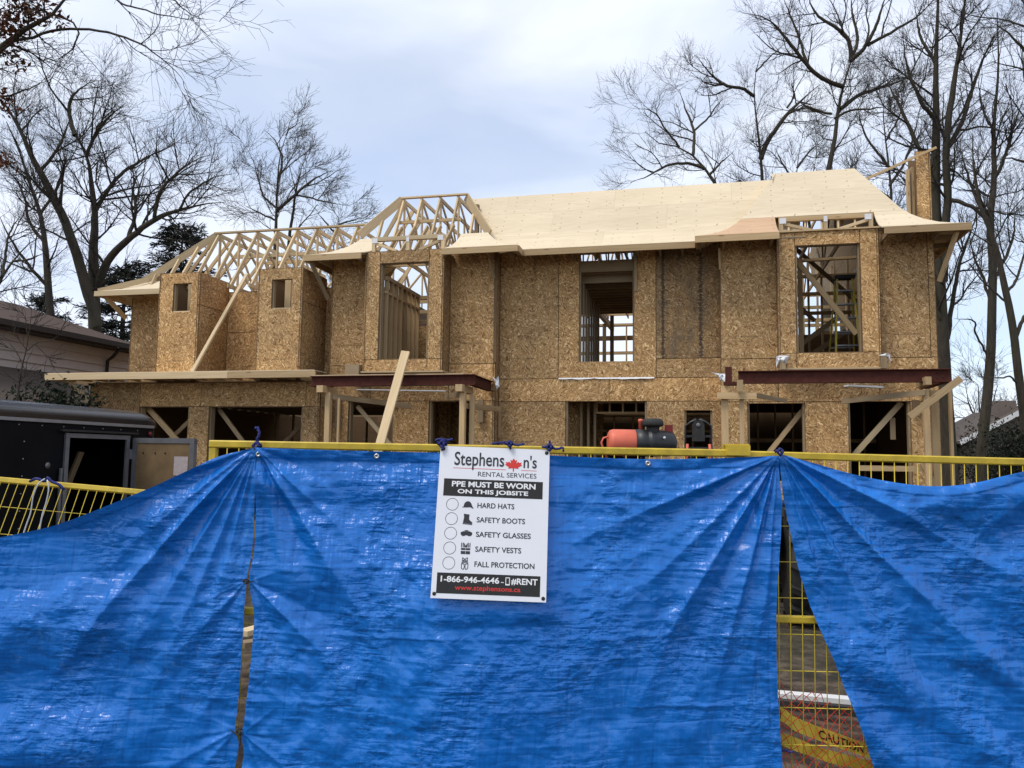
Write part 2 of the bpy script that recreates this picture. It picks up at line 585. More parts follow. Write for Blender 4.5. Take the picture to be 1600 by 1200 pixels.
M_NET = plain('orange_red_netting', (0.62, 0.05, 0.02), 0.6, 0.3)
M_TAPE = plain('yellow_caution_film', (0.66, 0.53, 0.07), 0.5, 0.4, vary=0.25, scale=12)
M_TAPE_INK = plain('black_tape_ink', (0.012, 0.012, 0.012), 0.5, 0.3)
M_LADDER_Y = plain('yellow_fibreglass', (0.50, 0.40, 0.03), 0.45, 0.4)
M_NEEDLE = plain('evergreen_needles', (0.020, 0.026, 0.018), 0.8, 0.2, vary=0.4, scale=2)
M_SHRUB = plain('shrub_leaves', (0.014, 0.021, 0.011), 0.8, 0.2, vary=0.4, scale=5)
M_OAKLEAF = plain('withered_oak_leaf', (0.115, 0.040, 0.016), 0.75, 0.2, vary=0.4, scale=8)


def bark_material(name, c):
    t = NT(name, 0.9, 0.15)
    n = t.noise(t.coord((7, 7, 1.4)), 1.6, 5, 0.65, 0.5)
    n2 = t.noise(t.coord(), 0.7, 2)
    col = t.ramp(n, [(0.3, tuple(x * 0.55 for x in c)), (0.72, tuple(x * 1.35 for x in c))])
    col = t.mix(t.ramp(n2, [(0.4, 0.0), (0.7, 0.4)]), col, (c[0] * 0.8, c[1] * 1.05, c[2] * 0.75))
    t.color(col)
    t.bump(n, 0.6, 0.03)
    return t.m


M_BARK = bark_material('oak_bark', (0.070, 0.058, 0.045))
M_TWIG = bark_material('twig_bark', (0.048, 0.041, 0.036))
M_TWIG_FAR = bark_material('hazed_twig_bark', (0.088, 0.078, 0.070))  # paler copy, distance haze put into the bark colour


def mud_material():
    t = NT('mud', 0.75, 0.35)
    n = t.noise(t.coord(), 4.3, 9, 0.72, 0.3)
    n2 = t.noise(t.coord(), 0.25, 3)
    col = t.ramp(n, [(0.40, (0.020, 0.012, 0.007)), (0.50, (0.070, 0.045, 0.027)), (0.60, (0.17, 0.122, 0.08))])
    col = t.mix(t.ramp(n2, [(0.45, 0.0), (0.65, 0.5)]), col, (0.05, 0.055, 0.026))
    t.color(col)
    t.bump(t.noise(t.coord(), 9.0, 7, 0.7), 1.0, 0.10)
    return t.m


M_MUD = mud_material()


def tarp_material():
    t = NT('blue_polyethylene_weave', 0.36, 0.5)
    # object space is metres in the plane of the fence
    c = t.coord()
    sp = t.n('ShaderNodeSeparateXYZ')
    t.l(c, sp.inputs[0])
    big = t.noise(c, 1.8, 4, 0.6)
    mid = t.noise(c, 12.0, 4, 0.65)

    def ridge(vec, dist, detail=2):
        n = t.noise(vec, 1.0, detail, 0.5, dist)
        return t.math('ABSOLUTE', t.math('SUBTRACT', n, 0.5))

    def facet(scale):
        x = t.n('ShaderNodeTexVoronoi', feature='F1', distance='CHEBYCHEV')
        x.inputs['Scale'].default_value = 1.0
        t.l(t.coord(scale), x.inputs['Vector'])
        return x.outputs['Distance']
    r1 = ridge(t.coord((2.2, 1, 15)), 0.25)      # creases along the sheet
    r2 = ridge(t.coord((15, 1, 2.2)), 0.25)      # creases up the sheet
    r3 = ridge(t.coord((9, 1, 8), (0, 0.6, 0)), 0.6)
    r4 = ridge(t.coord((30, 1, 44)), 0.4, 3)
    v1 = facet((8, 1, 11))
    v2 = facet((23, 1, 30))
    pm1 = t.ramp(t.noise(c, 2.3, 3), [(0.42, 0.0), (0.58, 1.0)])
    pm2 = t.ramp(t.noise(t.coord((3.1, 1, 2.7)), 1.0, 3), [(0.44, 0.1), (0.60, 1.0)])
    col = t.ramp(big, [(0.3, (0.0026, 0.126, 0.48)), (0.7, (0.0044, 0.156, 0.56))])
    col = t.mix(1.0, col, t.ramp(mid, [(0.3, (0.92, 0.93, 0.94)), (0.7, (1.08, 1.07, 1.05))]), 'MULTIPLY')
    # whitened, dusty fold lines; the finer ones paint crease glints into the colour
    line = t.math('MAXIMUM', t.ramp(r1, [(0.0, 1.0), (0.010, 0.0)]), t.ramp(r2, [(0.0, 1.0), (0.010, 0.0)]))
    r5 = ridge(t.coord((6, 1, 34), (0, 0.08, 0)), 0.3)
    r6 = ridge(t.coord((30, 1, 7), (0, -0.06, 0)), 0.3)
    fine = t.math('MAXIMUM', t.ramp(r5, [(0.0, 1.0), (0.016, 0.0)]), t.ramp(r6, [(0.0, 1.0), (0.016, 0.0)]))
    line = t.math('MAXIMUM', line, t.math('MULTIPLY', fine, pm2))
    crm = t.math('MULTIPLY', line, t.ramp(mid, [(0.48, 0.0), (0.70, 0.6)]))
    col = t.mix(t.math('MULTIPLY', crm, 0.85), col, (0.12, 0.30, 0.68))
    dust = t.ramp(t.noise(c, 3.1, 6, 0.7), [(0.55, 0.0), (0.85, 0.14)])
    col = t.mix(dust, col, (0.05, 0.20, 0.56))
    t.color(col)
    wx = t.math('SINE', t.math('MULTIPLY', sp.outputs[0], 2 * math.pi / 0.0042))
    wz = t.math('SINE', t.math('MULTIPLY', sp.outputs[2], 2 * math.pi / 0.0042))
    n1 = t.n('ShaderNodeBump')
    n1.inputs['Strength'].default_value = 0.10
    n1.inputs['Distance'].default_value = 0.0006
    t.l(t.math('ADD', wx, wz), n1.inputs['Height'])
    h = t.math('ADD', t.math('MULTIPLY', r1, 0.50), t.math('MULTIPLY', r2, 0.55))
    h = t.math('ADD', h, t.math('MULTIPLY', t.math('MULTIPLY', t.math('ADD', r5, r6), pm2), 0.42))
    h = t.math('ADD', h, t.math('MULTIPLY', t.math('MULTIPLY', r3, pm2), 0.6))
    h = t.math('ADD', h, t.math('MULTIPLY', t.math('MULTIPLY', v1, pm1), 0.55))
    h = t.math('ADD', h, t.math('MULTIPLY', t.math('MULTIPLY', v2, pm2), 0.26))
    h = t.math('ADD', h, t.math('MULTIPLY', t.math('MULTIPLY', r4, pm2), 0.12))
    n2 = t.n('ShaderNodeBump')
    n2.inputs['Strength'].default_value = 0.9
    n2.inputs['Distance'].default_value = 0.030
    t.l(h, n2.inputs['Height'])
    t.l(n1.outputs[0], n2.inputs['Normal'])
    t.l(n2.outputs[0], t.b.inputs['Normal'])
    t.rough(t.ramp(mid, [(0.3, 0.20), (0.7, 0.38)]))
    return t.m


M_TARP = tarp_material()
M_SIGN = plain('sign_white_board', (0.74, 0.75, 0.78), 0.38, 0.4, vary=0.02)
M_SIGN_BLACK = plain('sign_black_print', (0.022, 0.021, 0.020), 0.5, 0.3, vary=0.05)
M_SIGN_GREY = plain('sign_dark_grey_print', (0.035, 0.035, 0.04), 0.5, 0.3, vary=0.05)
M_SIGN_RED = plain('sign_red_print', (0.62, 0.045, 0.035), 0.5, 0.3, vary=0.03)
M_SIGN_WHITE = plain('sign_white_print', (0.78, 0.78, 0.78), 0.5, 0.3, vary=0.02)

# ------------------------------------------------------------------ ground
def build_ground():
    fine = np.arange(-14, 8.01, 0.11)
    xs = np.concatenate([[-900, -400, -150, -60, -30, -20], fine, [12, 20, 40, 120, 400, 900]])
    fy = np.arange(-14.5, -2.0, 0.11)
    ys = np.concatenate([[-300, -100, -40, -20], fy, np.arange(-1.8, 10, 0.8), [14, 20, 40, 90, 200, 500, 1800]])
    X, Y = np.meshgrid(xs, ys, indexing='ij')
    near = np.clip(1 - np.abs(Y + 8.5) / 6.5, 0, 1) * ((X > -14) & (X < 8))
    Z = near * (0.13 * (fbm(X * 0.7, Y * 1.1, 3, 5) - 0.5) + 0.05 * (np.abs(vnoise(X * 4, Y * 3, 9) - 0.5)) + 0.03 * np.sin(X * 3.1 + 2 * vnoise(X, Y * 0.3, 4)) * vnoise(X * 0.5, Y * 0.5, 5))
    Z = Z - 0.02
    V = np.stack([X, Y, Z], -1).reshape(-1, 3)
    nx, ny = X.shape
    i = np.arange(nx * ny).reshape(nx, ny)
    F = np.stack([i[:-1, :-1], i[1:, :-1], i[1:, 1:], i[:-1, 1:]], -1).reshape(-1, 4)
    g = big_mesh('ground', V, F, M_MUD)
    g['kind'] = 'structure'
    tag(g, 'churned dark brown mud of the building site', None, kind='structure')


build_ground()

# ------------------------------------------------------------------ the house being framed
house = thing('unfinished_house', 'large two storey wooden house under construction, sheathed in bare strand board with open window holes', 'house', (-4.4, 0.0, 0.0))
TH = 0.011


def panel_mesh(rect, holes):
    x0, x1, z0, z1 = rect
    xs = sorted({x0, x1, *[min(max(h[k], x0), x1) for h in holes for k in (0, 1)]})
    zs = sorted({z0, z1, *[min(max(h[k], z0), z1) for h in holes for k in (2, 3)]})
    keep = {}
    for i in range(len(xs) - 1):
        for j in range(len(zs) - 1):
            cx, cz = (xs[i] + xs[i + 1]) / 2, (zs[j] + zs[j + 1]) / 2
            keep[i, j] = not any(h[0] < cx < h[1] and h[2] < cz < h[3] for h in holes)
    if not any(keep.values()):
        return None
    ox, oz = x0, z0
    vid, v, f = {}, [], []

    def vert(i, j, s):
        k = (i, j, s)
        if k not in vid:
            vid[k] = len(v)
            v.append((xs[i] - ox, s * TH, zs[j] - oz))
        return vid[k]
    for (i, j), ok in keep.items():
        if not ok:
            continue
        f.append((vert(i, j, 0), vert(i + 1, j, 0), vert(i + 1, j + 1, 0), vert(i, j + 1, 0)))
        f.append((vert(i, j, 1), vert(i, j + 1, 1), vert(i + 1, j + 1, 1), vert(i + 1, j, 1)))
        for di, dj, e in ((-1, 0, ((0, 0), (0, 1))), (1, 0, ((1, 1), (1, 0))), (0, -1, ((1, 0), (0, 0))), (0, 1, ((0, 1), (1, 1)))):
            if not keep.get((i + di, j + dj), False):
                a, b = e
                f.append((vert(i + a[0], j + a[1], 0), vert(i + b[0], j + b[1], 0), vert(i + b[0], j + b[1], 1), vert(i + a[0], j + a[1], 1)))
    return v, f


def osb_wall(wall, rects, holes, plane, at_, out, mats=None):
    """wall panels in a plane: plane 'y' = front or back wall at Y=at_, 'x' = side wall at X=at_; out is +1/-1, the outward side"""
    for k, r in enumerate(rects):
        g = 0.0065
        r0_ = r
        r = (r[0] + g, r[1] - g, r[2] + g, r[3] - g)
        pm = panel_mesh(r, [h for h in holes if h[0] < r[1] and h[1] > r[0] and h[2] < r[3] and h[3] > r[2]])
        if pm is None:
            continue
        mat = (mats[k] if mats else None) or (M_OSB if (r[3] - r[2]) > 0.8 * (r[1] - r[0]) else M_OSB_H)
        proud = random.uniform(0.0, 0.004)
        if plane == 'y':
            M = Matrix.Translation((r[0], at_ + out * proud, r[2]))
            if out > 0:
                M = Matrix.Translation((r[0], at_ + proud - TH, r[2]))
        else:
            # local x runs along world Y
            M = Matrix.Translation((at_ + out * proud - (TH if out > 0 else 0) + TH, r[0], r[2])) @ Matrix.Rotation(math.pi / 2, 4, 'Z')
        obj('osb_panel', pm[0], pm[1], mat, wall, M)
        # dark sheet added behind each panel to block light and darken the joints
        rb = (r0_[0] - 0.012, r0_[1] + 0.012, r0_[2] - 0.012, r0_[3] + 0.012)
        bm_ = panel_mesh(rb, [h for h in holes if h[0] < rb[1] and h[1] > rb[0] and h[2] < rb[3] and h[3] > rb[2]])
        dpt = TH + 0.006 + 0.0011 * (k % 5)
        if plane == 'y':
            MB_ = Matrix.Translation((rb[0], at_ - out * dpt - (TH if out > 0 else 0), rb[2]))
        else:
            MB_ = Matrix.Translation((at_ - out * dpt - (TH if out > 0 else 0) + TH, rb[0], rb[2])) @ Matrix.Rotation(math.pi / 2, 4, 'Z')
        if bm_:
            obj('joint_light_block', bm_[0], bm_[1], M_LUM_DARK, wall, MB_)


def studs_y(wall, x0, x1, z0, z1, y, holes=(), step=0.406, mat=None, depth=0.14):
    """studs and plates behind a front wall whose panels' inner face is at y"""
    mat = mat or M_LUM
    yc = y + depth / 2 + 0.002
    x = x0 + 0.03
    while x < x1 - 0.01:
        segs = [(z0 + 0.045, z1 - 0.045)]
        for h in holes:
            if h[0] - 0.02 < x < h[1] + 0.02:
                new = []
                for a, b in segs:
                    if h[2] > a:
                        new.append((a, min(b, h[2] - 0.05)))
                    if h[3] < b:
                        new.append((max(a, h[3] + 0.2), b))
                segs = [s for s in new if s[1] - s[0] > 0.08]
        for a, b in segs:
            board('stud', (x, yc, a), (x, yc, b), depth, 0.038, mat, wall, up=(1, 0, 0))
        x += step
    board('plate', (x0, yc, z1 - 0.02), (x1, yc, z1 - 0.02), depth, 0.04, mat, wall)
    for h in holes:      # rough frame of each opening
        for hx in (h[0] + 0.017, h[1] - 0.017):
            board('jamb', (hx, yc, max(z0, h[2])), (hx, yc, h[3]), depth - 0.006, 0.036, M_LUM_GREY, wall, up=(1, 0, 0))
        board('lintel', (h[0] - 0.03, yc, h[3] + 0.12), (h[1] + 0.03, yc, h[3] + 0.12), depth - 0.01, 0.235, M_LUM_GREY, wall)
        if h[2] > z0 + 0.3:
            board('sill', (h[0] - 0.01, yc - 0.012, h[2] + 0.008), (h[1] + 0.01, yc - 0.012, h[2] + 0.008), depth, 0.036, M_LUM_PALE, wall)


FZ = 0.62          # first floor deck
SZ = 3.42          # second floor deck

# --- centre wall, Y = 0
w = part_group('wall', house)
hole_c2 = (-2.37, -1.25, 3.65, 5.86)
hole_cA = (-2.63, -1.01, 1.15, 2.85)
hole_cB = (-0.28, 0.25, 1.35, 2.665)
holes_c = [hole_c2, hole_cA, hole_cB]
osb_wall(w, [(-4.03, -2.79, 3.31, 5.97), (-2.79, -0.82, 3.31, 5.97), (-0.82, 0.42, 3.69, 5.97), (-0.82, 0.42, 3.31, 3.69),
             (-4.03, -1.75, 2.845, 3.31), (-1.75, 0.42, 2.845, 3.31), (-4.03, -2.63, 1.6, 2.845), (-4.03, -2.63, 0.4, 1.6),
             (-2.63, -1.01, 0.4, 2.845), (-1.01, 0.42, 1.15, 2.845), (-1.01, 0.42, 0.4, 1.15)], holes_c, 'y', 0.0, -1,
         [M_OSB, M_OSB, M_OSB_STAIN, M_OSB_H, M_OSB_H, M_OSB_H, M_OSB_H, M_OSB_H, M_OSB_H, M_OSB, M_OSB_H])
studs_y(w, -4.03, 0.42, SZ, 5.95, TH + 0.02, [(-2.37, -1.25, 3.65, 5.50)])
studs_y(w, -4.03, 0.42, FZ, 3.1, TH + 0.02, [hole_cA, hole_cB])

# --- left bay, Y = -0.35, with its wall dormer at Y = -0.8
w = part_group('wall', house)
hole_l1 = (-7.21, -6.20, 0.62, 2.84)
hole_l2 = (-5.42, -4.45, 0.62, 2.83)
hole_ld = (-6.40, -5.33, 3.68, 5.66)
YB = -0.35
osb_wall(w, [(-7.69, -6.72, 3.60, 5.97), (-5.01, -4.03, 3.60, 5.97), (-7.69, -6.72, 2.84, 3.60), (-6.72, -5.01, 2.84, 3.43), (-5.01, -4.03, 2.84, 3.60),
             (-7.69, -7.21, 0.4, 2.84), (-6.20, -5.42, 0.4, 2.84), (-4.45, -4.03, 0.4, 2.84), (-7.21, -6.20, 0.4, 2.84), (-5.42, -4.45, 0.4, 2.84)], [hole_l1, hole_l2], 'y', YB, -1,
         [M_OSB, M_OSB, M_OSB_H, M_OSB_H, M_OSB_H, M_OSB, M_OSB, M_OSB, None, None])
osb_wall(w, [(YB, 0.04, 0.4, 2.84), (YB, 0.04, 2.84, 5.97)], [], 'x', -4.03 - TH, 1, [M_OSB_SHADED, M_OSB_SHADED])
studs_y(w, -7.69, -6.72, SZ, 5.95, YB + TH + 0.02)
studs_y(w, -5.01, -4.03, SZ, 5.95, YB + TH + 0.02)
studs_y(w, -7.69, -4.03, FZ, 3.1, YB + TH + 0.02, [hole_l1, hole_l2])
board('corner_trim', (-4.035, YB - 0.011, 3.62), (-4.035, YB - 0.011, 5.90), 0.018, 0.055, M_LUM_DARK, w, up=(1, 0, 0))

w = part_group('wall', house)
YD = -0.80
osb_wall(w, [(-6.72, -6.40, 3.66, 5.91), (-5.33, -5.01, 3.66, 5.91), (-6.40, -5.33, 5.66, 5.91), (-6.72, -5.33, 3.42, 3.66), (-5.33, -5.01, 3.42, 3.66)],
         [], 'y', YD, -1, [M_OSB, M_OSB, M_OSB_H, M_OSB_H, M_OSB_H])
osb_wall(w, [(YD, YB + 0.03, 3.42, 5.91)], [], 'x', -5.01 - TH, 1, [M_OSB_SHADED])
osb_wall(w, [(YD, YB, 3.42, 5.91)], [], 'x', -6.72, -1, [M_OSB])
studs_y(w, -6.72, -5.01, SZ, 5.90, YD + TH + 0.02, [hole_ld])
board('ledge', (-6.75, -0.60, 3.405), (-4.98, -0.60, 3.405), 0.46, 0.03, M_LUM_PALE, w)
box('block', (-7.08, YD - 0.06, 3.27), (-6.78, YB - 0.03, 3.56), M_LUM_GREY, w)

# --- right bay, Y = -0.35, with its wall dormer at Y = -0.6
w = part_group('wall', house)
hole_r1 = (0.89, 1.91, 1.3, 2.775)
hole_r2 = (2.66, 3.71, 0.62, 2.805)
osb_wall(w, [(0.42, 1.45, 3.62, 5.97), (3.205, 4.08, 3.60, 5.97), (4.08, 4.19, 3.60, 5.97), (0.42, 1.45, 2.80, 3.62), (1.45, 3.205, 2.80, 3.40), (3.205, 4.19, 2.80, 3.60),
             (0.42, 0.89, 0.4, 2.80), (0.89, 1.91, 0.4, 2.80), (1.91, 2.66, 0.4, 2.80), (2.66, 3.71, 0.4, 2.81), (3.71, 4.19, 0.4, 2.80)], [hole_r1, hole_r2], 'y', YB, -1,
         [M_OSB, M_OSB, M_OSB, M_OSB_H, M_OSB_H, M_OSB_H, M_OSB, None, M_OSB, None, M_OSB])
studs_y(w, 0.42, 1.45, SZ, 5.95, YB + TH + 0.02)
studs_y(w, 3.205, 4.19, SZ, 5.95, YB + TH + 0.02)
studs_y(w, 0.42, 4.19, FZ, 3.1, YB + TH + 0.02, [hole_r1, hole_r2])
osb_wall(w, [(YB + TH, 2.1, 0.4, 2.84), (YB + TH, 2.1, 2.84, 5.97), (2.1, 4.55, 0.4, 2.84), (2.1, 4.55, 2.84, 5.97), (4.55, 7.0, 0.4, 2.84), (4.55, 7.0, 2.84, 5.97), (7.0, 9.4, 0.4, 2.84), (7.0, 9.4, 2.84, 5.97)], [(5.0, 6.2, 4.2, 5.4)], 'x', 4.19 - TH, 1)
osb_wall(w, [(YB + TH, 0.0, 0.4, 2.84), (YB + TH, 0.0, 2.84, 5.97)], [], 'x', 0.42, -1)

w = part_group('wall', house)
YR = -0.60
hole_rd = (1.76, 2.89, 3.68, 5.69)
osb_wall(w, [(1.45, 1.76, 3.68, 5.95), (2.89, 3.205, 3.68, 5.95), (1.76, 2.89, 5.69, 5.95), (1.45, 1.76, 3.40, 3.68), (1.76, 3.205, 3.40, 3.68)], [], 'y', YR, -1,
         [M_OSB, M_OSB, M_OSB_H, M_OSB_H, M_OSB_H])
osb_wall(w, [(YR, YB, 3.40, 5.95)], [], 'x', 1.45, -1)
osb_wall(w, [(YR, YB, 3.40, 5.95)], [], 'x', 3.205 - TH, 1)
studs_y(w, 1.45, 3.205, SZ, 5.94, YR + TH + 0.02, [hole_rd])
board('ledge', (1.42, -0.50, 3.385), (3.24, -0.50, 3.385), 0.32, 0.03, M_LUM_PALE, w)
board('trim', (1.42, YR - 0.01, 5.965), (3.23, YR - 0.01, 5.965), 0.06, 0.03, M_LUM, w)

# --- garage front, Y = -1.0
w = part_group('wall', house)
YG = -1.0
hole_g1 = (-11.79, -10.58, 0.3, 2.69)
hole_g2 = (-10.09, -7.93, 0.3, 2.69)
osb_wall(w, [(-13.07, -11.79, 2.0, 3.20), (-13.07, -11.79, 0.3, 2.0), (-11.79, -10.3, 2.69, 3.20), (-10.3, -7.86, 2.69, 3.20), (-7.86, -7.55, 2.69, 3.20), (-10.58, -10.09, 0.3, 2.69), (-7.93, -7.55, 0.3, 2.69)],
         [], 'y', YG, -1, [M_OSB_H, M_OSB_H, M_OSB_H, M_OSB_H, M_OSB, M_OSB, M_OSB])
studs_y(w, -13.07, -7.55, 0.3, 3.18, YG + TH + 0.02, [hole_g1, hole_g2])
osb_wall(w, [(YG, 1.4, 0.3, 3.2), (1.4, 3.8, 0.3, 3.2), (3.8, 6.2, 0.3, 3.2), (6.2, 8.6, 0.3, 3.2)], [], 'x', -13.07, -1)
osb_wall(w, [(YG, YB, 0.3, 3.2)], [], 'x', -7.55 - TH, 1)

# --- upper wing wall, Y = 0.1, with two box dormers out to Y = -1.0
w = part_group('wall', house)
YW = 0.1
osb_wall(w, [(-13.02, -11.46, 3.25, 5.40), (-10.46, -9.06, 3.25, 4.45), (-10.46, -9.06, 4.45, 5.38), (-8.03, -7.69, 3.25, 5.40)], [], 'y', YW, -1, [M_OSB, M_OSB_H, M_OSB_H, M_OSB])
osb_wall(w, [(YW, 2.4, 3.25, 5.4), (2.4, 4.8, 3.25, 5.4), (4.8, 7.2, 3.25, 5.4)], [], 'x', -13.02, -1)
studs_y(w, -13.0, -7.7, 3.3, 5.36, YW + TH + 0.02)
for xa, xb, ha in ((-11.46, -10.46, (-11.11, -10.67, 4.74, 5.37)), (-9.06, -8.03, (-8.74, -8.27, 4.74, 5.37))):
    w = part_group('wall', house)
    osb_wall(w, [(xa, xb, 3.25, 5.60)], [ha], 'y', YG, -1, [M_OSB])
    osb_wall(w, [(YG, YW + 0.03, 3.25, 4.9), (YG, YW + 0.03, 4.9, 5.60)], [], 'x', xb - TH, 1, [M_OSB_SHADED, M_OSB_SHADED])
    osb_wall(w, [(YG, YW, 3.25, 5.60)], [], 'x', xa, -1, [M_OSB])
    studs_y(w, xa + 0.01, xb - 0.01, 3.3, 5.58, YG + TH + 0.02, [ha], depth=0.09)
    board('plate', (xb - 0.07, YG + 0.12, 5.58), (xb - 0.07, YW, 5.58), 0.09, 0.04, M_LUM, w)
    board('plate', (xa + 0.07, YG + 0.12, 5.58), (xa + 0.07, YW, 5.58), 0.09, 0.04, M_LUM, w)
    # cripple boards seen inside the little window
    board('cripple', (ha[0] + 0.13, YG + 0.45, 4.5), (ha[0] + 0.13, YG + 0.45, 5.5), 0.03, 0.14, M_LUM_PALE, w, up=(1, 0, 0))
    board('cripple', (ha[0] + 0.33, YG + 0.7, 4.5), (ha[0] + 0.33, YG + 0.7, 5.5), 0.03, 0.09, M_LUM, w, up=(1, 0, 0))

# --- rear wall, Y = 9.4
w = part_group('wall', house)
rear_holes = [
              (-6.9, -4.9, 4.2, 5.7), (-4.6, -0.6, 4.5, 5.46), (0.8, 3.4, 4.1, 5.75)]
xs_ = [-13.07, -10.6, -8.16, -5.72, -3.28, -0.84, 1.6, 4.19]
osb_wall(w, [(a, b, z0, z1) for a, b in zip(xs_[:-1], xs_[1:]) for z0, z1 in ((0.3, 2.84), (2.84, 3.4), (3.4, 5.6)) if not (z0 > 3.3 and b < -8)], rear_holes, 'y', 9.4, 1)
for x in np.arange(-7.5, 4.19, 0.406):
    inh = [h for h in rear_holes if h[0] < x < h[1] and h[2] > 3]
    if not inh or random.random() < 0.5:
        board('stud', (x, 9.3, SZ), (x, 9.3, 5.9), 0.14, 0.038, M_LUM, w, up=(1, 0, 0))
board('plate', (-8, 9.3, 5.92), (4.19, 9.3, 5.92), 0.14, 0.04, M_LUM, w)
osb_wall(w, [(YB, 2.0, 3.3, 5.97), (2.0, 5.0, 3.3, 5.9), (5.0, 9.4, 3.3, 5.9)], [(2.6, 3.5, 3.42, 5.45)], 'x', -7.69, -1)

# --- floors and slabs
box('subfloor', (-7.66, 0.16, 3.14), (4.15, 9.2, 3.40), M_DECK, house)
box('subfloor', (-13.0, -0.93, 3.20), (-7.70, 7.2, 3.245), M_DECK, house)
box('floor_slab', (-7.66, 0.05, -0.05), (4.15, 9.2, 0.60), M_DECK, house)
box('floor_slab', (-13.0, -0.9, -0.05), (-7.70, 8.5, 0.28), M_DECK, house)

# --- first floor partitions and braces in the dark rooms
w = part_group('partition', house)
board('plate', (-2.12, 0.8, 2.66), (-0.9, 0.8, 2.66), 0.09, 0.04, M_LUM, w)
board('plate', (-2.12, 0.8, 2.88), (-0.9, 0.8, 2.88), 0.09, 0.04, M_LUM, w)
for x in np.arange(-2.10, -0.9, 0.275):
    board('cripple', (x, 0.8, 2.68), (x, 0.8, 2.86), 0.09, 0.035, M_LUM, w, up=(1, 0, 0))
for x in (-2.42, -2.27, -2.13):
    board('stud', (x, 0.8, 0.62), (x, 0.8, 3.1), 0.12, 0.05, M_LUM_GREY, w, up=(1, 0, 0))
osb_wall(w, [(-3.2, -2.45, 0.62, 3.1)], [], 'y', 0.86, -1)
w = part_group('partition', house)
for x in np.arange(-3.4, 0.4, 0.406):
    board('stud', (x, 3.6, 0.6), (x, 3.6, 2.4), 0.09, 0.038, M_LUM, w, up=(1, 0, 0))
board('plate', (-3.6, 3.6, 2.38), (0.5, 3.6, 2.38), 0.09, 0.05, M_LUM, w)
board('plate', (-3.6, 3.6, 2.74), (0.5, 3.6, 2.74), 0.09, 0.05, M_LUM, w)
for x in np.arange(-3.4, 0.5, 0.46):
    board('cripple', (x, 3.6, 2.4), (x, 3.6, 2.73), 0.09, 0.038, M_LUM, w, up=(1, 0, 0))
osb_wall(w, [(-3.6, -2.3, 0.6, 3.1)], [], 'y', 3.7, -1)
w = part_group('partition', house)
for y in np.arange(0.1, 3.6, 0.406):
    board('stud', (-2.72, y, 0.6), (-2.72, y, 3.1), 0.038, 0.12, M_LUM, w, up=(0, 1, 0))
w = part_group('partition', house)
for x in np.arange(0.6, 4.1, 0.406):
    board('stud', (x, 4.6, 0.6), (x, 4.6, 3.1), 0.09, 0.038, M_LUM, w, up=(1, 0, 0))
board('plate', (0.5, 4.6, 2.2), (4.1, 4.6, 2.2), 0.09, 0.09, M_LUM, w)
w = part_group('partition', house)
for x in np.arange(-7.3, -4.2, 0.406):
    board('stud', (x, 3.2, 0.6), (x, 3.2, 3.1), 0.09, 0.038, M_LUM, w, up=(1, 0, 0))
osb_wall(w, [(-7.6, -6.2, 0.6, 3.1), (-6.2, -4.1, 0.6, 3.1)], [(-5.6, -4.9, 0.6, 2.6)], 'y', 3.3, -1)
board('brace', (2.72, -0.10, 1.75), (3.62, -0.10, 2.80), 0.038, 0.10, M_LUM_PALE, house)
board('brace', (1.20, -0.08, 1.75), (1.95, -0.08, 2.72), 0.038, 0.09, M_LUM, house)
board('brace', (-7.12, -0.10, 2.75), (-6.12, -0.10, 1.70), 0.038, 0.09, M_LUM_PALE, house)
board('brace', (-11.85, -0.75, 2.75), (-10.75, -0.75, 1.75), 0.038, 0.12, M_LUM, house)
board('brace', (-11.55, -0.4, 1.9), (-10.7, -0.4, 2.65), 0.038, 0.09, M_LUM, house)
board('brace', (-10.05, -0.7, 2.65), (-9.3, -0.7, 1.8), 0.038, 0.09, M_LUM_GREY, house)
board('brace', (-9.5, 0.8, 1.8), (-8.6, 0.8, 2.66), 0.038, 0.09, M_LUM_GREY, house)
for x in np.arange(-12.8, -7.9, 0.61):
    board('stud', (x, 6.5, 0.3), (x, 6.5, 3.2), 0.09, 0.038, M_LUM_GREY, house, up=(1, 0, 0))
for y in np.arange(-0.8, 8.5, 0.5):
    board('joist', (-13.0, y, 3.07), (-7.7, y, 3.07), 0.04, 0.235, M_LUM_GREY, house)

# --- second floor partitions seen through the window holes
w = part_group('partition', house)
for y in np.arange(-0.55, 1.4, 0.27):
    board('stud', (-6.34, y, SZ), (-6.34, y, 5.36), 0.09, 0.038, M_LUM, w, up=(0, 1, 0))
board('plate', (-6.34, -0.6, 5.40), (-6.34, 1.4, 5.40), 0.09, 0.08, M_LUM, w)
board('plate', (-6.34, -0.6, 5.10), (-6.34, 1.4, 5.10), 0.06, 0.05, M_LUM, w)
osb_wall(w, [(-0.6, 0.5, SZ, 5.0)], [], 'x', -6.42, 1)
w = part_group('partition', house)
for x in np.arange(-7.5, -4.6, 0.30):
    board('stud', (x, 2.1, SZ), (x, 2.1, 5.5), 0.09, 0.045, M_LUM, w, up=(1, 0, 0))
board('plate', (-7.6, 2.1, 5.52), (-4.5, 2.1, 5.52), 0.09, 0.09, M_LUM, w)
board('plate', (-7.6, 2.1, 4.95), (-4.5, 2.1, 4.95), 0.08, 0.06, M_LUM_GREY, w)
osb_wall(w, [(-8.0, -7.0, SZ, 5.2), (-7.0, -6.1, SZ, 5.2), (-6.1, -4.8, SZ, 5.2)], [(-6.7, -6.45, 4.2, 4.9)], 'y', 4.2, -1, [M_OSB_SHADED] * 3)
for z in (5.35, 5.62, 5.9):
    board('girt', (-8.0, 4.4, z), (-4.6, 4.4, z), 0.05, 0.09, M_LUM, w)
board('brace', (-5.75, 0.9, 5.75), (-5.18, 0.9, 4.2), 0.038, 0.09, M_LUM_GREY, w)
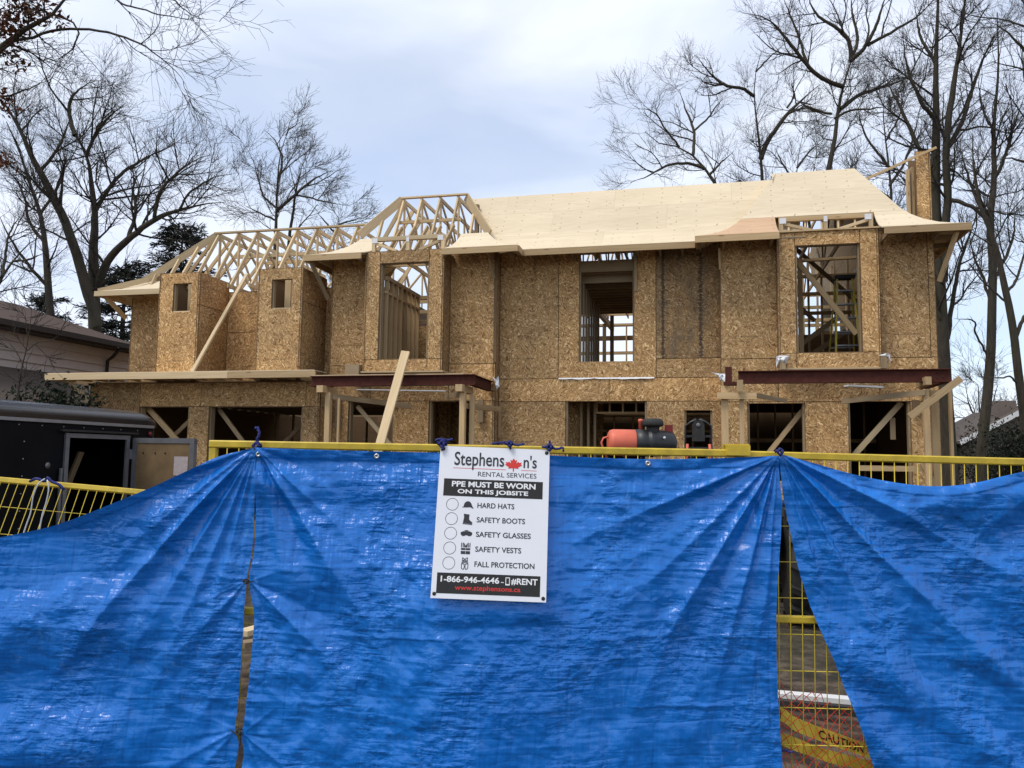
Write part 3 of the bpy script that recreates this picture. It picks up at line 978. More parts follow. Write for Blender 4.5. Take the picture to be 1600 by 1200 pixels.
board('brace', (-6.1, 1.9, 5.85), (-4.7, 1.9, 5.1), 0.038, 0.12, M_LUM, w)
w = part_group('partition', house)          # centre room: dropped ceiling joists, side partition
board('header', (-2.40, 0.30, 5.60), (-1.22, 0.30, 5.60), 0.09, 0.17, M_LUM, w)
for y in np.arange(0.42, 4.3, 0.30):
    board('joist', (-4.0, y, 5.44), (0.4, y, 5.44), 0.05, 0.18, M_LUM_GREY, w)
box('ceiling_board', (-4.0, 0.38, 5.535), (0.4, 4.4, 5.56), M_LUM_DARK, w)
for y in np.arange(0.4, 3.3, 0.42):
    board('stud', (-2.33, y, SZ), (-2.33, y, 5.32), 0.038, 0.12, M_LUM_GREY, w, up=(0, 1, 0))
for x, y in ((-2.12, 4.0), (-2.45, 5.2)):
    board('stud', (x, y, SZ), (x, y, 5.3), 0.09, 0.09, M_LUM_GREY, w, up=(1, 0, 0))
board('plate', (-2.5, 3.2, 5.42), (-2.4, 6.8, 5.42), 0.09, 0.14, M_LUM_GREY, w)
for z, hh in ((5.02, 0.10), (5.93, 0.06), (6.28, 0.15)):
    board('girt', (-4.6, 9.1, z), (0.4, 9.1, z), 0.04, hh, M_LUM, w)
w = part_group('partition', house)          # right room: open framing
for x in np.arange(0.8, 4.1, 0.30):
    board('stud', (x, 4.2, SZ), (x, 4.2, 6.6), 0.09, 0.045, M_LUM_PALE, w, up=(1, 0, 0))
for x in np.arange(0.95, 4.1, 0.36):
    board('stud', (x, 6.4, SZ), (x, 6.4, 6.9), 0.09, 0.045, M_LUM_PALE, w, up=(1, 0, 0))
for z in (5.25, 5.72, 6.15):
    board('girt', (0.6, 4.14, z), (4.1, 4.14, z), 0.06, 0.08, M_LUM, w)
for z in (5.45, 5.6, 5.95, 6.3):
    board('girt', (0.6, 7.2, z), (4.1, 7.2, z), 0.05, 0.09, M_LUM_PALE, w)
board('brace', (1.3, 3.2, 6.3), (2.6, 3.2, 4.9), 0.038, 0.09, M_LUM_GREY, w)
board('brace', (2.1, 2.6, 6.5), (3.4, 2.6, 5.2), 0.038, 0.09, M_LUM_GREY, w)
board('brace', (1.82, 0.12, 5.66), (2.92, 0.12, 4.12), 0.038, 0.10, M_LUM, w)
board('brace', (1.78, 1.6, 3.9), (2.9, 1.6, 4.75), 0.038, 0.10, M_LUM_GREY, w)
board('brace', (2.0, 2.2, 3.75), (3.1, 2.2, 4.5), 0.038, 0.10, M_LUM_GREY, w)
board('stud', (2.02, 0.9, SZ), (2.02, 0.9, 5.75), 0.09, 0.09, M_LUM, w, up=(1, 0, 0))
box('shade_sheet', (0.6, 4.6, SZ), (4.1, 4.64, 4.80), M_LUM_DARK, w)  # dark sheet added to stand in for shade low in the room
board('plate', (1.5, 0.35, 5.62), (3.15, 0.35, 5.66), 0.09, 0.05, M_LUM, w)

# ------------------------------------------------------------------ roof framing
ZTOP = 7.60
PROF = [(0.0, 0.0), (0.22, 0.07), (0.45, 0.165), (0.68, 0.30), (0.88, 0.46), (1.05, 0.64), (1.18, 0.82)]


def prof_z(dy, rise_total=1.74, slope=1.40):
    for (a, za), (b, zb) in zip(PROF[:-1], PROF[1:]):
        if dy <= b:
            return za + (zb - za) * (dy - a) / (b - a)
    return min(PROF[-1][1] + (dy - PROF[-1][0]) * slope, rise_total)


DY_TOP = PROF[-1][0] + (1.74 - PROF[-1][1]) / 1.40       # run from eave to flat top
T_KNOTS = [p[0] for p in PROF] + [PROF[-1][0] + (DY_TOP - PROF[-1][0]) * k for k in (0.34, 0.67, 1.0)]


def roof_sheet(name, x_of, y_e, z_e, d0, d1, mat, parent, thick=0.018):
    """one curved sheet of the front slope: x_of(d) gives its left and right edge at run d from the eave at y_e"""
    ds = [d0] + [t for t in T_KNOTS if d0 + 0.01 < t < d1 - 0.01] + [d1]
    v, f = [], []
    xl0, _ = x_of(ds[0])
    for d in ds:
        a, b = x_of(d)
        y, z = y_e + d, z_e + prof_z(d)
        for x in (a, b):
            v.append((x - xl0, y - y_e, z - z_e))
    n = len(v)
    v += [(x, y + thick * 0.5, z - thick) for x, y, z in v]
    for k in range(len(ds) - 1):
        i = 2 * k
        f.append((i, i + 1, i + 3, i + 2))
        f.append((n + i, n + i + 2, n + i + 3, n + i + 1))
        f.append((i, i + 2, n + i + 2, n + i))
        f.append((i + 1, n + i + 1, n + i + 3, i + 3))
    f.append((0, n, n + 1, 1))
    e = 2 * (len(ds) - 1)
    f.append((e, e + 1, n + e + 1, n + e))
    lift = random.uniform(0, 0.0015)
    return obj(name, v, f, mat, parent, Matrix.Translation((xl0, y_e, z_e + lift)))


def side_sheet(x_e, z_e, sign, y_of, d0, d1, mat, parent, run_scale=0.74, thick=0.018):
    """a sheet of a hip side: it climbs inwards from the eave at x_e; y_of(d) gives front and back edge"""
    ds = [d0] + [t for t in T_KNOTS if d0 + 0.01 < t < d1 - 0.01] + [d1]
    v, f = [], []
    for d in ds:
        a, b = y_of(d)
        for y in (a, b):
            v.append((-sign * d * run_scale, y, prof_z(d)))
    n = len(v)
    v += [(x - sign * thick * 0.5, y, z - thick) for x, y, z in v]
    for k in range(len(ds) - 1):
        i = 2 * k
        f.append((i, i + 1, i + 3, i + 2))
        f.append((n + i, n + i + 2, n + i + 3, n + i + 1))
    f.append((0, n, n + 1, 1))
    for k in range(len(ds) - 1):
        i = 2 * k
        f.append((i, i + 2, n + i + 2, n + i))
        f.append((i + 1, n + i + 1, n + i + 3, i + 3))
    return obj('sheathing_sheet', v, f, mat, parent, Matrix.Translation((x_e, 0, z_e)))


roof = part_group('roof', house)
YE_B, YE_C, ZE = -1.0, -0.62, 5.865
# rows of sheets up the slope (run from the eave) and their joints along X
rows = [(0.0, 0.98), (0.98, 1.46), (1.46, DY_TOP)]
# centre slope, cut on the left along the valley with the left bay, running under the right bay


def valley_l(d):
    return -3.50 - 1.55 * d / DY_TOP


for k, (d0, d1) in enumerate(rows):
    joints = [[-9, -1.9, 0.55, 1.95], [-9, -3.05, -0.62, 1.95], [-9, -4.15, -1.75, 0.7, 1.95]][k]
    for a, b in zip(joints[:-1], joints[1:]):
        def xo(d, a=a, b=b):
            return (max(a, valley_l(d)) + 0.001, b - 0.001)
        roof_sheet('sheathing_sheet', xo, YE_C, ZE, d0 + 0.0008, d1 - 0.0008, M_PLY, roof)
# right bay: hip on both sides


def hip(xe, s):
    return lambda d: xe + s * 1.50 * d / DY_TOP


hl, hr = hip(-0.03, 1.08), hip(4.60, -1.0)
dorm_r = (1.47, 3.19)
for k, (d0, d1) in enumerate(rows):
    if k == 0:
        roof_sheet('sheathing_sheet', lambda d: (hl(d), dorm_r[0]), YE_B, ZE, d0, d1 - 0.002, M_PLY_PINK, roof)
        roof_sheet('sheathing_sheet', lambda d: (dorm_r[1] + 0.02 + 0.05 * d, hr(d)), YE_B, ZE, d0, d1 - 0.002, M_PLY, roof)
    else:
        joints = [[-1, 2.2, 9], [-1, 1.5, 9]][k - 1]
        for a, b in zip(joints[:-1], joints[1:]):
            roof_sheet('sheathing_sheet', lambda d, a=a, b=b: (max(a, hl(d)), min(b, hr(d))), YE_B, ZE, d0 + 0.0008, d1 - 0.0008, M_PLY, roof)
side_sheet(4.60, ZE, 1, lambda d: (YE_B + d, 10.2 - d), 0.0, 0.98, M_PLY, roof, 1.50 / DY_TOP)
side_sheet(4.60, ZE, 1, lambda d: (YE_B + d, 10.2 - d), 0.985, DY_TOP, M_PLY, roof, 1.50 / DY_TOP)
side_sheet(-0.03, ZE, -1, lambda d: (YE_B + d, 1.6), 0.0, DY_TOP, M_PLY, roof, 1.62 / DY_TOP)
# left bay: only the flared eave row is sheathed
ll, lr = hip(-8.0, 1.0), hip(-3.45, -1.08)
dorm_l = (-6.70, -5.02)
roof_sheet('sheathing_sheet', lambda d: (ll(d), dorm_l[0] - 0.0 + 0.10 * d), YE_B, ZE, 0.0, 0.98, M_PLY, roof)
roof_sheet('sheathing_sheet', lambda d: (dorm_l[1] + 0.12 * d, lr(d)), YE_B, ZE, 0.0, 0.98, M_PLY, roof)
side_sheet(-8.0, ZE, -1, lambda d: (YE_B + d, 2.2), 0.0, 0.98, M_PLY, roof, 1.50 / DY_TOP)
side_sheet(-3.45, ZE, 1, lambda d: (YE_B + d, 0.9), 0.0, 0.98, M_PLY, roof, 1.62 / DY_TOP)
# flat top sheets
for a, b in ((-4.6, -2.2), (-2.2, 0.2), (0.2, 1.6), (1.6, 3.12)):
    box('sheathing_sheet', (a + 0.003, YE_C + DY_TOP + 0.02, ZTOP - 0.02), (b - 0.003, 3.6, ZTOP - 0.002), M_PLY, roof)
box('sheathing_sheet', (1.62, YE_B + DY_TOP + 0.01, ZTOP - 0.018), (3.08, YE_C + DY_TOP + 0.015, ZTOP - 0.001), M_PLY, roof)
# fascias
FH_ = 0.115


def fascia(p0, p1, mat=M_LUM, h=0.125):
    board('fascia', (p0[0], p0[1], p0[2]), (p1[0], p1[1], p1[2]), 0.04, h, mat, roof)


zf = ZE - 0.075
fascia((-8.02, YE_B - 0.02, zf), (-6.73, YE_B - 0.02, zf))
fascia((-5.0, YE_B - 0.02, zf), (-3.43, YE_B - 0.02, zf), M_LUM)
fascia((-3.43, YE_B - 0.0, zf), (-3.43, YE_C - 0.05, zf), M_LUM)
fascia((-3.41, YE_C - 0.02, zf), (-0.05, YE_C - 0.02, zf), M_LUM)
fascia((-0.05, YE_B - 0.02, zf), (1.45, YE_B - 0.02, zf))
fascia((-0.03, YE_B + 0.0, zf), (-0.03, YE_C - 0.05, zf))
fascia((3.22, YE_B - 0.02, zf), (4.62, YE_B - 0.02, zf))
fascia((4.60, YE_B - 0.0, zf), (4.60, 10.2, zf))
fascia((-8.0, YE_B - 0.0, zf), (-8.0, 2.2, zf))
# eave lookouts (rafter tails) under every overhang
for x0, x1, ye, yw in ((-7.7, -6.75, YE_B, YB), (-4.95, -3.5, YE_B, YB), (-3.3, -0.1, YE_C, 0.0), (0.05, 1.4, YE_B, YB), (3.3, 4.55, YE_B, YB)):
    for x in np.arange(x0, x1, 0.43):
        board('lookout', (x, ye + 0.01, ZE - 0.085), (x, yw - 0.005, ZE - 0.085), 0.038, 0.09, M_LUM_GREY, roof)
for y in np.arange(-0.4, 9.8, 0.6):
    board('lookout', (4.21, y, ZE - 0.085), (4.57, y, ZE - 0.085), 0.038, 0.09, M_LUM_GREY, roof)
# soffit-shadowing strips of sheathing behind the tails are the roof sheets themselves
# braces from wall to eave corner, hangers
board('eave_brace', (4.22, -0.50, 4.95), (4.42, -0.90, 5.74), 0.04, 0.09, M_LUM, roof)
board('eave_brace', (-7.72, -0.45, 5.02), (-7.90, -0.95, 5.74), 0.04, 0.09, M_LUM_GREY, roof)
board('hanger', (0.42, -0.40, 5.35), (0.40, -0.52, 5.74), 0.04, 0.06, M_LUM, roof)
board('hanger', (-4.06, -0.42, 5.35), (-4.12, -0.6, 5.74), 0.04, 0.06, M_LUM_GREY, roof)
board('hanger', (-1.22, -0.03, 5.05), (-1.22, -0.03, 5.84), 0.04, 0.05, M_LUM_GREY, roof, up=(1, 0, 0))


def truss(x, y0, z0, ytop0, ytop1, y1, ztop, mat=None, tail=None, b=0.089, bottom=True):
    """flat-topped roof truss standing across the house at X = x"""
    t = part_group('roof_truss', house)
    m = mat or M_LUM
    th = 0.038
    x += random.uniform(-0.008, 0.008)
    board('rafter', (x, y0, z0), (x, ytop0 + 0.02, ztop - 0.03), th, b, m, t)
    board('top_chord', (x, ytop0, ztop - 0.05), (x, ytop1, ztop - 0.05), th - 0.004, b, m, t)
    board('rafter', (x, y1, z0), (x, ytop1 - 0.02, ztop - 0.03), th, b, m, t)
    if bottom:
        board('bottom_chord', (x, y0 - 0.1, z0 + 0.03), (x, y1, z0 + 0.03), th - 0.003, b, m, t)
    zb = z0 + 0.07
    n = max(3, int((ytop1 - ytop0) / 1.3))
    ys = np.linspace(ytop0 + 0.05, ytop1 - 0.05, n)
    for k, y in enumerate(ys):
        board('web', (x, y, zb), (x, y, ztop - 0.09), th - 0.008, 0.07, m, t, up=(0, 1, 0))
        if k < n - 1:
            a, c = (zb, ztop - 0.1) if k % 2 else (ztop - 0.1, zb)
            board('web', (x, y + 0.04, a), (x, ys[k + 1] - 0.04, c), th - 0.012, 0.07, m, t)
    ym = (y0 + ytop0) / 2
    zm = (z0 + ztop) / 2
    board('web', (x, ym, zm - 0.06), (x, ytop0 + 0.02, zb), th - 0.012, 0.06, m, t)
    return t


YT_C = YE_C + DY_TOP
YT_B = YE_B + DY_TOP
# main roof
for x in np.arange(-6.55, -5.0, 0.43):                       # open end over the left bay
    truss(x, 0.12, 6.15, YT_B + 0.02, 6.6, 8.2, ZTOP - 0.02, M_LUM_PALE)
for x in np.arange(-4.55, 3.1, 0.61):
    truss(x, 0.22, 6.05, YT_C + 0.02, 6.6, 8.6, ZTOP - 0.035)
hip_t = part_group('hip_framing', house)
board('hip_rafter', (-7.22, -0.02, 6.52), (-6.60, YT_B, ZTOP - 0.05), 0.04, 0.19, M_LUM_PALE, hip_t)
board('hip_rafter', (-4.35, 0.25, 6.48), (-5.08, YT_B + 0.05, ZTOP - 0.05), 0.04, 0.19, M_LUM_PALE, hip_t)
board('top_plate', (-6.64, YT_B + 0.0, ZTOP - 0.01), (-5.05, YT_B + 0.0, ZTOP - 0.01), 0.09, 0.035, M_LUM_PALE, hip_t)
for y0 in (1.0, 1.6, 2.2, 3.0):
    board('jack_rafter', (-7.45, y0, 6.05), (-6.62, y0, ZTOP - 0.08), 0.038, 0.09, M_LUM_PALE, hip_t)
board('jack_rafter', (-6.90, 0.12, 6.30), (-6.90, YT_B - 0.36, 7.02), 0.04, 0.09, M_LUM_PALE, hip_t)
board('jack_rafter', (-4.80, 0.22, 6.30), (-4.80, YT_B - 0.30, 7.00), 0.04, 0.09, M_LUM_PALE, hip_t)
board('purlin', (-6.6, 0.62, 6.95), (-5.1, 0.62, 6.95), 0.04, 0.07, M_LUM, hip_t)
board('girder', (-7.55, 1.7, 6.35), (-4.3, 1.7, 6.35), 0.05, 0.28, M_LUM, hip_t)
board('valley_post', (-4.82, 0.9, 6.3), (-4.82, 0.9, 7.35), 0.09, 0.09, M_LUM_GREY, hip_t, up=(1, 0, 0))

# little header frames over the two wall dormers
for (xa, xb, yy, z0, z1, pl) in ((-6.66, -5.06, -0.62, 5.93, 6.22, False), (1.50, 3.16, -0.42, 5.99, 6.25, True)):
    hd = part_group('dormer_header', house)
    board('top_chord', (xa, yy, z1), (xb, yy, z1), 0.09, 0.085, M_LUM_PALE if not pl else M_LUM, hd)
    board('bottom_chord', (xa, yy, z0), (xb, yy, z0), 0.09, 0.04, M_LUM, hd)
    for x in (xa + 0.04, (xa + xb) / 2, xb - 0.04):
        board('post', (x, yy, z0 + 0.02), (x, yy, z1 - 0.043), 0.085, 0.07, M_LUM_PALE, hd, up=(1, 0, 0))
    board('web', (xa + 0.08, yy, z1 - 0.08), ((xa + xb) / 2 - 0.25, yy, z0 + 0.03), 0.06, 0.055, M_LUM_PALE, hd)
    board('web', (xb - 0.08, yy, z1 - 0.08), ((xa + xb) / 2 + 0.25, yy, z0 + 0.03), 0.06, 0.055, M_LUM_PALE, hd)
    for x in (xa + 0.07, (xa + xb) / 2, xb - 0.09):
        box('gusset_plate', (x - 0.06 * (1 if x != (xa + xb) / 2 else 0.55), yy - 0.049, z1 - 0.085), (x + 0.06 * (1 if x != (xa + xb) / 2 else 0.55), yy - 0.046, z1 + 0.02), M_PLATE, hd)
    for x in np.arange(xa + 0.2, xb, 0.3):
        board('web', (x, yy + 0.25, z0), (x + 0.1, yy + 0.9, z1 + 0.5), 0.035, 0.08, M_LUM, hd)

# wing roof: bare trusses
ZW = 7.07
for x in np.arange(-11.40, -7.6, 0.52):
    truss(x, -0.02, 5.46, 1.02, 5.6, 6.9, ZW, M_LUM_PALE)
wf = part_group('hip_framing', house)
board('ridge_plate', (-11.5, 1.0, ZW + 0.0), (-7.5, 1.0, ZW + 0.0), 0.09, 0.04, M_LUM_PALE, wf)
board('purlin', (-11.3, 1.6, 6.62), (-8.6, 1.6, 6.62), 0.04, 0.09, M_LUM_PALE, wf)
board('purlin', (-11.3, 3.0, 6.80), (-7.6, 3.0, 6.80), 0.04, 0.09, M_LUM, wf)
board('hip_rafter', (-12.55, -0.05, 5.72), (-11.46, 1.02, ZW - 0.04), 0.04, 0.16, M_LUM_PALE, wf)
board('hip_rafter', (-13.35, -0.62, 5.36), (-12.50, -0.02, 5.74), 0.04, 0.12, M_LUM_PALE, wf)
for x in (-12.4, -12.05, -11.75):
    zt = 5.72 + (x + 12.55) / 1.09 * 1.31
    yt = -0.05 + (x + 12.55) / 1.09 * 1.07
    board('jack_rafter', (x, -0.1, 5.45), (x, yt, zt - 0.03), 0.038, 0.085, M_LUM_PALE, wf)
for y in np.arange(1.1, 5.5, 0.55):
    board('jack_rafter', (-12.75, y, 5.5), (-11.52, y, ZW - 0.05), 0.038, 0.085, M_LUM, wf)
# flared eave at the wing's end, part sheathed
v = []
for d in (0.0, 0.25, 0.5, 0.75):
    z = 5.37 + prof_z(d)
    v += [(-13.38 + d * 0.80, -0.62 + d, z), (-11.48, -0.62 + d, z)]
fa = [(2 * k, 2 * k + 1, 2 * k + 3, 2 * k + 2) for k in range(3)]
n = len(v)
v2 = v + [(a, b + 0.008, c - 0.016) for a, b, c in v]
obj('sheathing_sheet', v2, fa + [tuple(n + i for i in reversed(q)) for q in fa] + [(0, n, n + 1, 1)], M_PLY, wf)
v = []
for d in (0.0, 0.25, 0.5, 0.75, 1.0):
    z = 5.37 + prof_z(d)
    v += [(-13.38 + d * 0.80, -0.62 + d, z), (-13.38 + d * 0.80, 5.0, z)]
fa = [(2 * k, 2 * k + 2, 2 * k + 3, 2 * k + 1) for k in range(4)]
n = len(v)
v2 = v + [(a + 0.008, b, c - 0.016) for a, b, c in v]
obj('sheathing_sheet', v2, fa + [tuple(n + i for i in reversed(q)) for q in fa] + [(0, 1, n + 1, n)], M_PLY, wf)
board('fascia', (-13.42, -0.64, 5.30), (-11.48, -0.64, 5.30), 0.04, 0.115, M_LUM_PALE, wf)
board('fascia', (-13.40, -0.62, 5.30), (-13.40, 5.0, 5.30), 0.04, 0.115, M_LUM_PALE, wf)
for x in np.arange(-13.2, -11.5, 0.5):
    board('lookout', (x, -0.6, 5.30), (x, 0.09, 5.30), 0.038, 0.085, M_LUM, wf)
board('eave_brace', (-13.06, -0.02, 4.83), (-13.24, -0.52, 5.26), 0.04, 0.10, M_LUM, wf)

# garage eave: long fascia, lookouts and a corner brace
ge = part_group('garage_eave', house)
board('fascia', (-13.70, -1.60, 3.295), (-9.3, -1.60, 3.295), 0.04, 0.135, M_LUM_PALE, ge)
board('fascia', (-9.296, -1.602, 3.295), (-7.36, -1.602, 3.295), 0.04, 0.135, M_LUM, ge)
board('fascia', (-13.68, -1.58, 3.295), (-13.68, 4.0, 3.295), 0.04, 0.135, M_LUM_PALE, ge)
for x in np.arange(-13.45, -7.4, 0.41):
    board('lookout', (x, -1.58, 3.29), (x, -1.005, 3.29), 0.038, 0.11, M_LUM_PALE, ge)
for a, b in ((-13.66, -11.2), (-11.2, -8.8), (-8.8, -7.4)):
    board('sheathing_sheet', (a + 0.003, -1.30, 3.372), (b - 0.003, -1.30, 3.372), 0.58, 0.014, M_PLY, ge)
board('eave_brace', (-13.02, -1.06, 2.78), (-13.28, -1.42, 3.24), 0.04, 0.09, M_LUM_PALE, ge)

# strand board chase rising beyond the right end of the roof, with its brace
ch = part_group('chase', house)
cx0, cx1, cy0, cy1 = 4.60, 4.89, 2.3, 2.9
osb_wall(ch, [(cx0, cx1, 6.2, 8.40)], [], 'y', cy0, -1, [M_OSB])
osb_wall(ch, [(cy0, cy1, 6.2, 8.40)], [], 'x', cx1 - TH, 1, [M_OSB])
osb_wall(ch, [(cx0, cx1, 6.2, 8.40)], [], 'y', cy1, 1, [M_OSB])
for x in (cx0 - 0.03, cx0 - 0.12):
    board('stud', (x, cy0 + 0.2, 6.2), (x, cy0 + 0.2, 8.12 if x > cx0 - 0.1 else 8.07), 0.14, 0.05, M_LUM, ch, up=(1, 0, 0))
board('brace', (3.30, 2.0, 7.66), (5.0, 2.24, 8.44), 0.04, 0.05, M_LUM, ch)

# ------------------------------------------------------------------ the two porch frames of primed steel on timber posts
def i_beam(name, p0, p1, h, bw, mat, parent):
    """rolled I-section from p0 to p1, its centre line between them"""
    L = (Vector(p1) - Vector(p0)).length
    t, tw = 0.014, 0.010
    poly = [(-bw / 2, -h / 2), (bw / 2, -h / 2), (bw / 2, -h / 2 + t), (tw / 2, -h / 2 + t), (tw / 2, h / 2 - t), (bw / 2, h / 2 - t), (bw / 2, h / 2), (-bw / 2, h / 2), (-bw / 2, h / 2 - t), (-tw / 2, h / 2 - t), (-tw / 2, -h / 2 + t), (-bw / 2, -h / 2 + t)]
    n = len(poly)
    v = [(0, y, z) for y, z in poly] + [(L, y, z) for y, z in poly]
    f = [(i, (i + 1) % n, n + (i + 1) % n, n + i) for i in range(n)]
    f += [(0, 11, 2, 1), (11, 10, 3, 2), (10, 9, 4, 3), (9, 8, 5, 4), (8, 7, 6, 5)]
    f += [(n + 1, n + 2, n + 11, n), (n + 2, n + 3, n + 10, n + 11), (n + 3, n + 4, n + 9, n + 10), (n + 4, n + 5, n + 8, n + 9), (n + 5, n + 6, n + 7, n + 8)]
    return obj(name, v, f, mat, parent, basis(p0, p1))


pf = part_group('porch_frame', house)
zb = 3.125
i_beam('steel_beam', (-7.34, -1.80, zb), (-4.03, -1.80, zb), 0.20, 0.13, M_PRIMER, pf)
i_beam('steel_beam', (-4.10, -1.72, zb), (-4.10, -0.37, zb), 0.198, 0.13, M_PRIMER, pf)
i_beam('steel_beam', (-7.27, -1.72, zb), (-7.27, -1.02, zb), 0.198, 0.13, M_PRIMER, pf)
board('top_board', (-7.34, -1.75, 3.236), (-4.24, -1.75, 3.236), 0.16, 0.018, M_LUM_PALE, pf)
# posts, crossheads and struts
for x in (-6.96, -4.26):
    board('post', (x, -1.80, 0.0), (x, -1.80, 2.90), 0.10, 0.11, M_LUM, pf, up=(0, 1, 0))
board('post', (-6.78, -1.72, 1.7), (-6.78, -1.72, 2.80), 0.04, 0.05, M_LUM, pf, up=(0, 1, 0))
board('post', (-4.12, -1.66, 0.0), (-4.12, -1.66, 2.86), 0.09, 0.05, M_LUM, pf, up=(0, 1, 0))
board('crosshead', (-7.05, -2.02, 2.96), (-7.05, -1.40, 2.96), 0.13, 0.13, M_LUM, pf)
board('crosshead', (-4.28, -2.02, 2.96), (-4.28, -1.3, 2.96), 0.13, 0.13, M_LUM, pf)
board('strut', (-6.90, -1.78, 2.83), (-5.75, -0.55, 2.72), 0.04, 0.10, M_LUM_GREY, pf)
board('strut', (-4.30, -1.78, 2.85), (-5.00, -0.60, 2.92), 0.04, 0.10, M_LUM_GREY, pf)
board('strut', (-4.26, -1.72, 2.65), (-3.90, -0.50, 2.66), 0.09, 0.10, M_LUM, pf)
board('scab', (-7.42, -0.40, 2.25), (-7.42, -0.40, 2.86), 0.05, 0.12, M_LUM_GREY, pf, up=(1, 0, 0))
board('scab', (-4.30, -0.42, 2.40), (-4.30, -0.42, 2.86), 0.05, 0.12, M_LUM_GREY, pf, up=(1, 0, 0))
board('scab', (-4.0, -0.02, 2.1), (-4.0, -0.02, 2.75), 0.03, 0.05, M_LUM, pf, up=(1, 0, 0))
board('soffit_board', (-6.6, -1.30, 3.0), (-4.85, -1.0, 2.985), 0.12, 0.02, M_PLATE, pf)

pf = part_group('porch_frame', house)
i_beam('steel_beam', (0.66, -1.80, zb - 0.005), (3.98, -1.80, zb - 0.005), 0.215, 0.13, M_PRIMER, pf)
i_beam('steel_beam', (0.50, -1.80, 3.04), (0.50, -1.80, 3.30), 0.11, 0.11, M_PRIMER, pf)
box('bearing_plate', (0.42, -1.90, 2.985), (0.68, -1.70, 3.038), M_PRIMER, pf)
i_beam('steel_beam', (3.92, -1.72, zb - 0.006), (3.92, -0.38, zb - 0.006), 0.21, 0.13, M_PRIMER, pf)
for x, wd in ((0.43, 0.12), (0.71, 0.075), (3.60, 0.08), (3.79, 0.11), (3.96, 0.04)):
    board('post', (x, -1.80 + (0.25 if x in (3.79, 3.98) else 0.0), 0.0), (x, -1.80 + (0.25 if x in (3.79, 3.98) else 0.0), 2.98 if x < 0.5 else 2.90), 0.09, wd, M_LUM, pf, up=(1, 0, 0))
board('crosshead', (0.30, -1.90, 2.80), (0.95, -1.90, 2.79), 0.07, 0.11, M_LUM, pf)
board('crosshead', (0.68, -1.98, 2.86), (0.68, -1.98, 3.06), 0.05, 0.10, M_LUM, pf, up=(1, 0, 0))
board('crosshead', (3.60, -2.0, 3.02), (3.60, -1.4, 3.02), 0.09, 0.13, M_LUM, pf)
board('strut', (0.80, -1.85, 2.83), (1.50, -1.2, 2.76), 0.04, 0.07, M_LUM_GREY, pf)
board('strut', (3.58, -1.88, 2.84), (2.40, -1.3, 2.74), 0.04, 0.09, M_LUM_GREY, pf)
board('strut', (3.28, -2.08, 2.43), (4.05, -2.08, 3.04), 0.05, 0.105, M_LUM, pf)
board('scab', (3.79, -0.40, 2.60), (3.79, -0.40, 2.82), 0.05, 0.12, M_LUM_DARK, pf, up=(1, 0, 0))
board('scab', (3.47, -0.05, 2.12), (3.47, -0.05, 2.52), 0.03, 0.09, M_LUM_GREY, pf, up=(1, 0, 0))
board('ledger', (2.45, -1.45, 2.995), (3.05, -1.2, 2.985), 0.14, 0.03, M_PLATE, pf)
for bx in (3.78, 3.86):
    for bz in (3.16, 3.09):
        lathe('bolt', [(0.010, 0), (0.010, 0.012)], (bx, -1.808, bz), (0, -1, 0), M_BLACK_PAINT, pf, 6)
board('rail', (2.60, -1.6, 1.60), (3.70, -1.6, 1.60), 0.04, 0.09, M_LUM, pf)
board('brace', (3.55, -1.7, 1.7), (3.85, -1.7, 1.0), 0.04, 0.09, M_LUM, pf)


# crumpled scraps of house wrap
def scrap(name, label, cx, y, cz, pts, parent=None, sd=0):
    """ragged sheet of wrap: polygon fanned from its centre and creased in depth"""
    rg = random.Random(sd)
    ring = []
    for k in range(len(pts)):
        a, b = pts[k], pts[(k + 1) % len(pts)]
        for t in (0, 0.5):
            ring.append((a[0] + (b[0] - a[0]) * t, a[1] + (b[1] - a[1]) * t))
    v = [(0, -0.03, 0)] + [(x, rg.uniform(-0.06, 0.02), z) for x, z in ring] + [(x * 0.5, rg.uniform(-0.07, 0.0), z * 0.5) for x, z in ring]
    n = len(ring)
    f = []
    for k in range(n):
        j = (k + 1) % n
        f.append((1 + k, 1 + j, 1 + n + j, 1 + n + k))
        f.append((0, 1 + n + k, 1 + n + j))
    m = len(v)
    v2 = v + [(x, yy + 0.004, z) for x, yy, z in v]
    f2 = f + [tuple(m + i for i in reversed(q)) for q in f]
    o = obj(name, v2, f2, M_WRAP, parent, Matrix.Translation((cx, y, cz)))
    if label:
        tag(o, label, 'house wrap', 'scraps of white house wrap')
    return o


scrap('house_wrap_scrap', 'white house wrap flap hanging at the left foot of the ladder window', 1.46, -0.68, 3.56, [(-0.08, 0.05), (-0.07, -0.15), (-0.03, 0.0), (0.07, -0.15), (0.16, 0.05), (0.0, 0.07)], sd=1)
scrap('house_wrap_scrap', 'white house wrap tuft behind the stub post below the ladder window', 3.28, -0.66, 3.58, [(-0.14, 0.03), (-0.02, 0.06), (0.05, 0.05), (0.06, -0.12), (0.03, -0.01), (-0.06, 0.01)], sd=2)
scrap('house_wrap_scrap', 'crumpled white wrap beside the steel stub at the end of the longer porch beam', 0.38, -1.0, 3.22, [(-0.16, 0.08), (0.0, 0.05), (0.09, 0.05), (0.08, -0.10), (0.0, -0.06), (-0.04, 0.02)], sd=3)
scrap('house_wrap_scrap', 'white wrap crumpled where the shorter porch beam meets the wall', -3.98, -0.47, 3.20, [(-0.05, 0.12), (0.0, 0.06), (0.07, 0.13), (0.08, -0.08), (0.02, -0.14), (0.0, 0.0)], sd=4)
for x in (1.50, 3.22):
    board('stub_post', (x, -0.66, 3.37), (x, -0.66, 3.60), 0.09, 0.10, M_LUM_GREY, house, up=(1, 0, 0))
